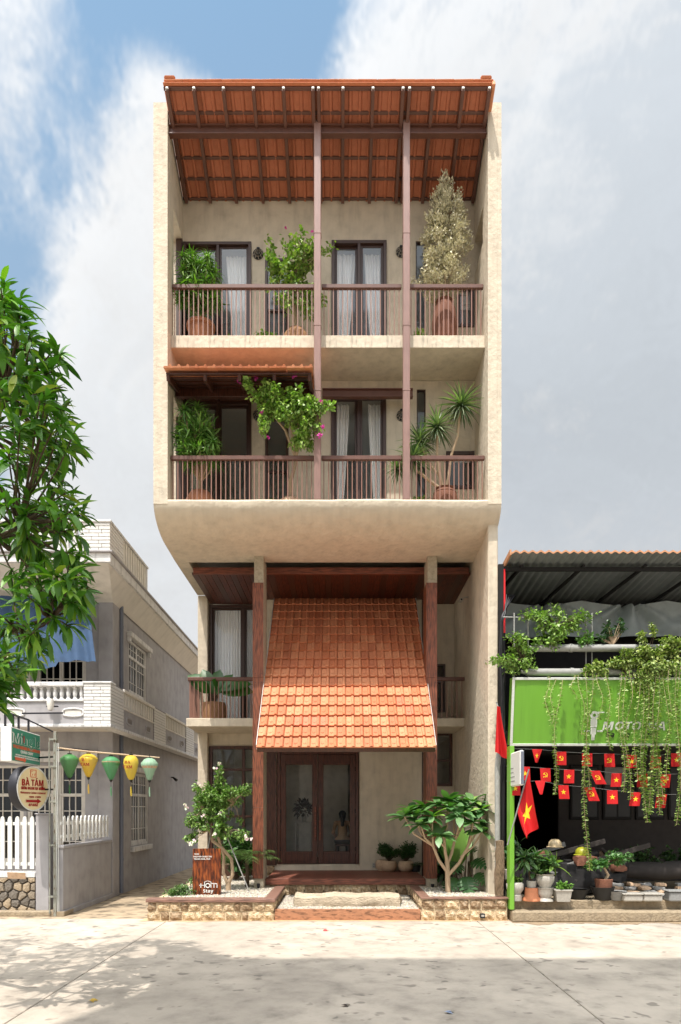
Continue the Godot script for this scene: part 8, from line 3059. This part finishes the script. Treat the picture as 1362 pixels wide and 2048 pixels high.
	lump(b, Vector3(3.45, 0.35, -1.9), Vector3(5.2, 0.95, -0.35), Vector3i(14, 6, 10), 0.45, 0.18, 1.6, 31)
	put("mound", b, M.shop_dark, o)
	for k in 30:
		b = Build.new()
		at = P(rng.randf_range(1035, 1240), rng.randf_range(1700, 1770), rng.randf_range(13.0, 13.9))
		var r := rng.randf_range(0.06, 0.16)
		lump(b, at - Vector3(r * 1.4, r * 0.6, r), at + Vector3(r * 1.4, r * 0.6, r), Vector3i(5, 3, 4), 0.35, 0.06, 4.0, 50 + k)
		put("scrap_lump", b, [M.shop_dark, M.shop_mid, M.driftwood, M.clay_dark][k % 4], o)
	b = Build.new()
	b.tube([Vector3(5.0, 0.62, -1.2), Vector3(5.6, 0.78, -1.1), Vector3(6.4, 0.74, -1.15), Vector3(7.6, 0.82, -1.2)], [0.10, 0.16, 0.19, 0.17], 12)
	b.tube([Vector3(5.5, 0.75, -1.1), Vector3(5.35, 1.05, -1.0), Vector3(5.2, 1.2, -1.05)], [0.08, 0.05, 0.03], 8)
	tag(put("driftwood_log", b, M.shop_mid), "large brown log lying on its side at the back right of the shop", "log")
	at = Vector3(6.0, 1.0, -1.3)
	o = thing("dark_shrub", "dark potted shrubs behind the log in the shop", "plant", at)
	crown(o, [[at, Vector3(0.7, 0.28, 0.3), 40], [at + Vector3(1.0, 0.1, 0), Vector3(0.5, 0.25, 0.3), 26]], [at - Vector3(0, 0.3, 0), at + Vector3(0.9, -0.3, 0)], "oval", 0.10, 14, 0.07, Color(0.025, 0.07, 0.02), Color(0.06, 0.13, 0.03), M.leaf, M.bark, 0.006)
	# shrubs and creepers above the fascia
	o = thing("balcony_shrub", "spiky light-green shrub spreading above the left end of the fascia", "plant", Vector3(3.9, 4.9, -0.05))
	crown(o, [[P(1095, 1235, 12.5), Vector3(0.35, 0.28, 0.25), 26], [P(1060, 1228, 12.5), Vector3(0.42, 0.08, 0.12), 12], [P(1115, 1262, 12.45), Vector3(0.30, 0.2, 0.2), 20], [P(1165, 1230, 12.5), Vector3(0.36, 0.08, 0.12), 10], [P(1150, 1248, 12.5), Vector3(0.18, 0.16, 0.15), 10], [P(1045, 1300, 12.5), Vector3(0.30, 0.22, 0.2), 22], [P(1030, 1275, 12.4), Vector3(0.26, 0.16, 0.15), 12], [P(1035, 1330, 12.4), Vector3(0.34, 0.18, 0.18), 22], [P(985, 1318, 12.25), Vector3(0.30, 0.03, 0.05), 6], [P(1095, 1285, 12.45), Vector3(0.30, 0.12, 0.15), 14]], [P(1100, 1290, 12.5), P(1110, 1255, 12.5), P(1045, 1320, 12.45), P(1060, 1345, 12.5)], "oval", 0.07, 17, 0.08, Color(0.12, 0.25, 0.03), Color(0.32, 0.48, 0.07), M.leaf, M.bark, 0.006)
	o = thing("balcony_shrub", "thin dark bonsai shrub standing on the upper pipe planter", "plant", P(1222, 1290, 12.55))
	crown(o, [[P(1215, 1255, 12.55), Vector3(0.12, 0.16, 0.1), 10], [P(1240, 1250, 12.55), Vector3(0.12, 0.14, 0.1), 9], [P(1203, 1275, 12.55), Vector3(0.06, 0.06, 0.06), 4]], [P(1225, 1290, 12.55)], "oval", 0.075, 10, 0.05, Color(0.03, 0.08, 0.03), Color(0.07, 0.16, 0.05), M.leaf, M.bark_pale, 0.007)
	o = thing("balcony_shrub", "small leafy plant on the upper pipe planter beside the upright pipes", "plant", P(1170, 1285, 12.5))
	crown(o, [[P(1172, 1277, 12.5), Vector3(0.16, 0.14, 0.1), 16]], [P(1172, 1293, 12.5)], "oval", 0.075, 10, 0.05, Color(0.07, 0.2, 0.03), Color(0.2, 0.38, 0.06), M.leaf, M.bark, 0.005)
	o = thing("creeper", "yellow-green creeper trailing over the pipe planters and down across the fascia", "creeper", P(1270, 1330, 12.3))
	crown(o, [[P(1300, 1305, 12.35), Vector3(0.55, 0.16, 0.18), 60], [P(1345, 1290, 12.35), Vector3(0.35, 0.18, 0.15), 34], [P(1240, 1325, 12.35), Vector3(0.55, 0.08, 0.14), 46], [P(1320, 1335, 12.3), Vector3(0.6, 0.14, 0.16), 60], [P(1190, 1340, 12.35), Vector3(0.35, 0.06, 0.1), 20], [P(1295, 1370, 12.2), Vector3(0.2, 0.3, 0.08), 34], [P(1285, 1268, 12.4), Vector3(0.12, 0.08, 0.06), 6], [P(1310, 1250, 12.4), Vector3(0.10, 0.10, 0.05), 4], [P(1430, 1300, 12.35), Vector3(0.6, 0.18, 0.16), 50], [P(1440, 1345, 12.3), Vector3(0.5, 0.2, 0.1), 40]], [P(1300, 1320, 12.4), P(1350, 1310, 12.4), P(1240, 1335, 12.4), P(1190, 1345, 12.4), P(1430, 1320, 12.4)], "oval", 0.06, 22, 0.06, Color(0.14, 0.24, 0.03), Color(0.40, 0.46, 0.09), M.leaf, M.bark, 0.004, 0.3)
	var strands := [[1169, 1345, 1742, 6.0, 1.0], [1182, 1345, 1580, -8.0, 0.8], [1108, 1358, 1450, -6.0, 0.5], [1094, 1352, 1440, 3.0, 0.4], [1120, 1360, 1590, -14.0, 0.55], [1160, 1350, 1470, 8.0, 0.7], [1198, 1350, 1440, 5.0, 0.6], [1212, 1345, 1500, 10.0, 0.7], [1240, 1345, 1585, 6.0, 0.9], [1246, 1350, 1600, 12.0, 0.8], [1262, 1340, 1480, -6.0, 0.7], [1276, 1340, 1560, -5.0, 1.0], [1282, 1340, 1625, 6.0, 1.1], [1288, 1340, 1645, 4.0, 1.2], [1294, 1335, 1600, -4.0, 1.2], [1299, 1335, 1630, 6.0, 1.2], [1304, 1335, 1625, -3.0, 1.2], [1309, 1335, 1590, 4.0, 1.1], [1314, 1335, 1610, 8.0, 1.1], [1320, 1335, 1630, -5.0, 1.0], [1330, 1335, 1560, 8.0, 0.9], [1342, 1330, 1500, -8.0, 0.8], [1354, 1330, 1640, 4.0, 1.1], [1360, 1330, 1650, -5.0, 1.0], [1366, 1330, 1600, 3.0, 1.0], [1145, 1350, 1400, 4.0, 0.5], [1385, 1330, 1560, 5.0, 1.0], [1402, 1330, 1640, -4.0, 1.0], [1428, 1330, 1520, 6.0, 0.9], [1452, 1330, 1590, 3.0, 0.9]]
	for e in strands:
		var leaves := Build.new()
		var stems := Build.new()
		var way := []
		var k := 13
		for j in k + 1:
			var t := j / float(k)
			way.append(P(e[0] + e[3] * t + 5.0 * sin(t * 7.0 + e[0]), lerpf(e[1], e[2], t), lerpf(12.25, 12.0, minf(1.0, t * 2.5))))
		stems.tube(way, [0.004, 0.0035, 0.003], 4, false)
		var long: float = (e[2] - e[1]) * 12.1 / 1365.0
		var pairs := int(long / 0.024)
		for j in pairs:
			var t := (j + rng.randf()) / pairs
			var q: float = t * k
			var p: Vector3 = way[int(q)].lerp(way[mini(int(q) + 1, k)], q - int(q))
			for s in [-1.0, 1.0]:
				leaf(leaves, "oval", p, Vector3(s, rng.randf_range(-0.5, 0.25), rng.randf_range(-0.4, 0.7)), rng.randf_range(0.035, 0.065) * (0.75 + 0.35 * e[4]), green(Color(0.14, 0.26, 0.03), Color(0.36, 0.47, 0.09)), 0.5)
		put("tendril", stems, M.bark_pale, o)
		put("foliage", leaves, M.leaf, o, "stuff")


# ---------------------------------------------------------------- the building across the street: it stands behind the viewer, shades the road and shows in the glass
func build_street_building() -> void:
	var o := thing("street_building", "plain pale building across the street whose shadow falls on the road", "building", Vector3(4, 0, 17))
	var b := Build.new()
	b.box(Vector3(-5.4, 0.0, 13.4), Vector3(1.6, 22.7, 22.0), 0.02)
	put("wall", b, M.villa_white, o)
	for j in 6:
		for i in 2:
			b = Build.new()
			var x := -4.2 + 3.2 * i
			var y := 1.0 + 3.6 * j
			b.box(Vector3(x, y, 13.36), Vector3(x + 1.8, y + 1.9, 13.398), 0.01)
			put("window", b, M.dark_metal, o)
	b = Build.new()
	b.box(Vector3(-5.5, 22.701, 13.3), Vector3(1.7, 22.76, 22.1))
	put("roof", b, M.villa_white, o)
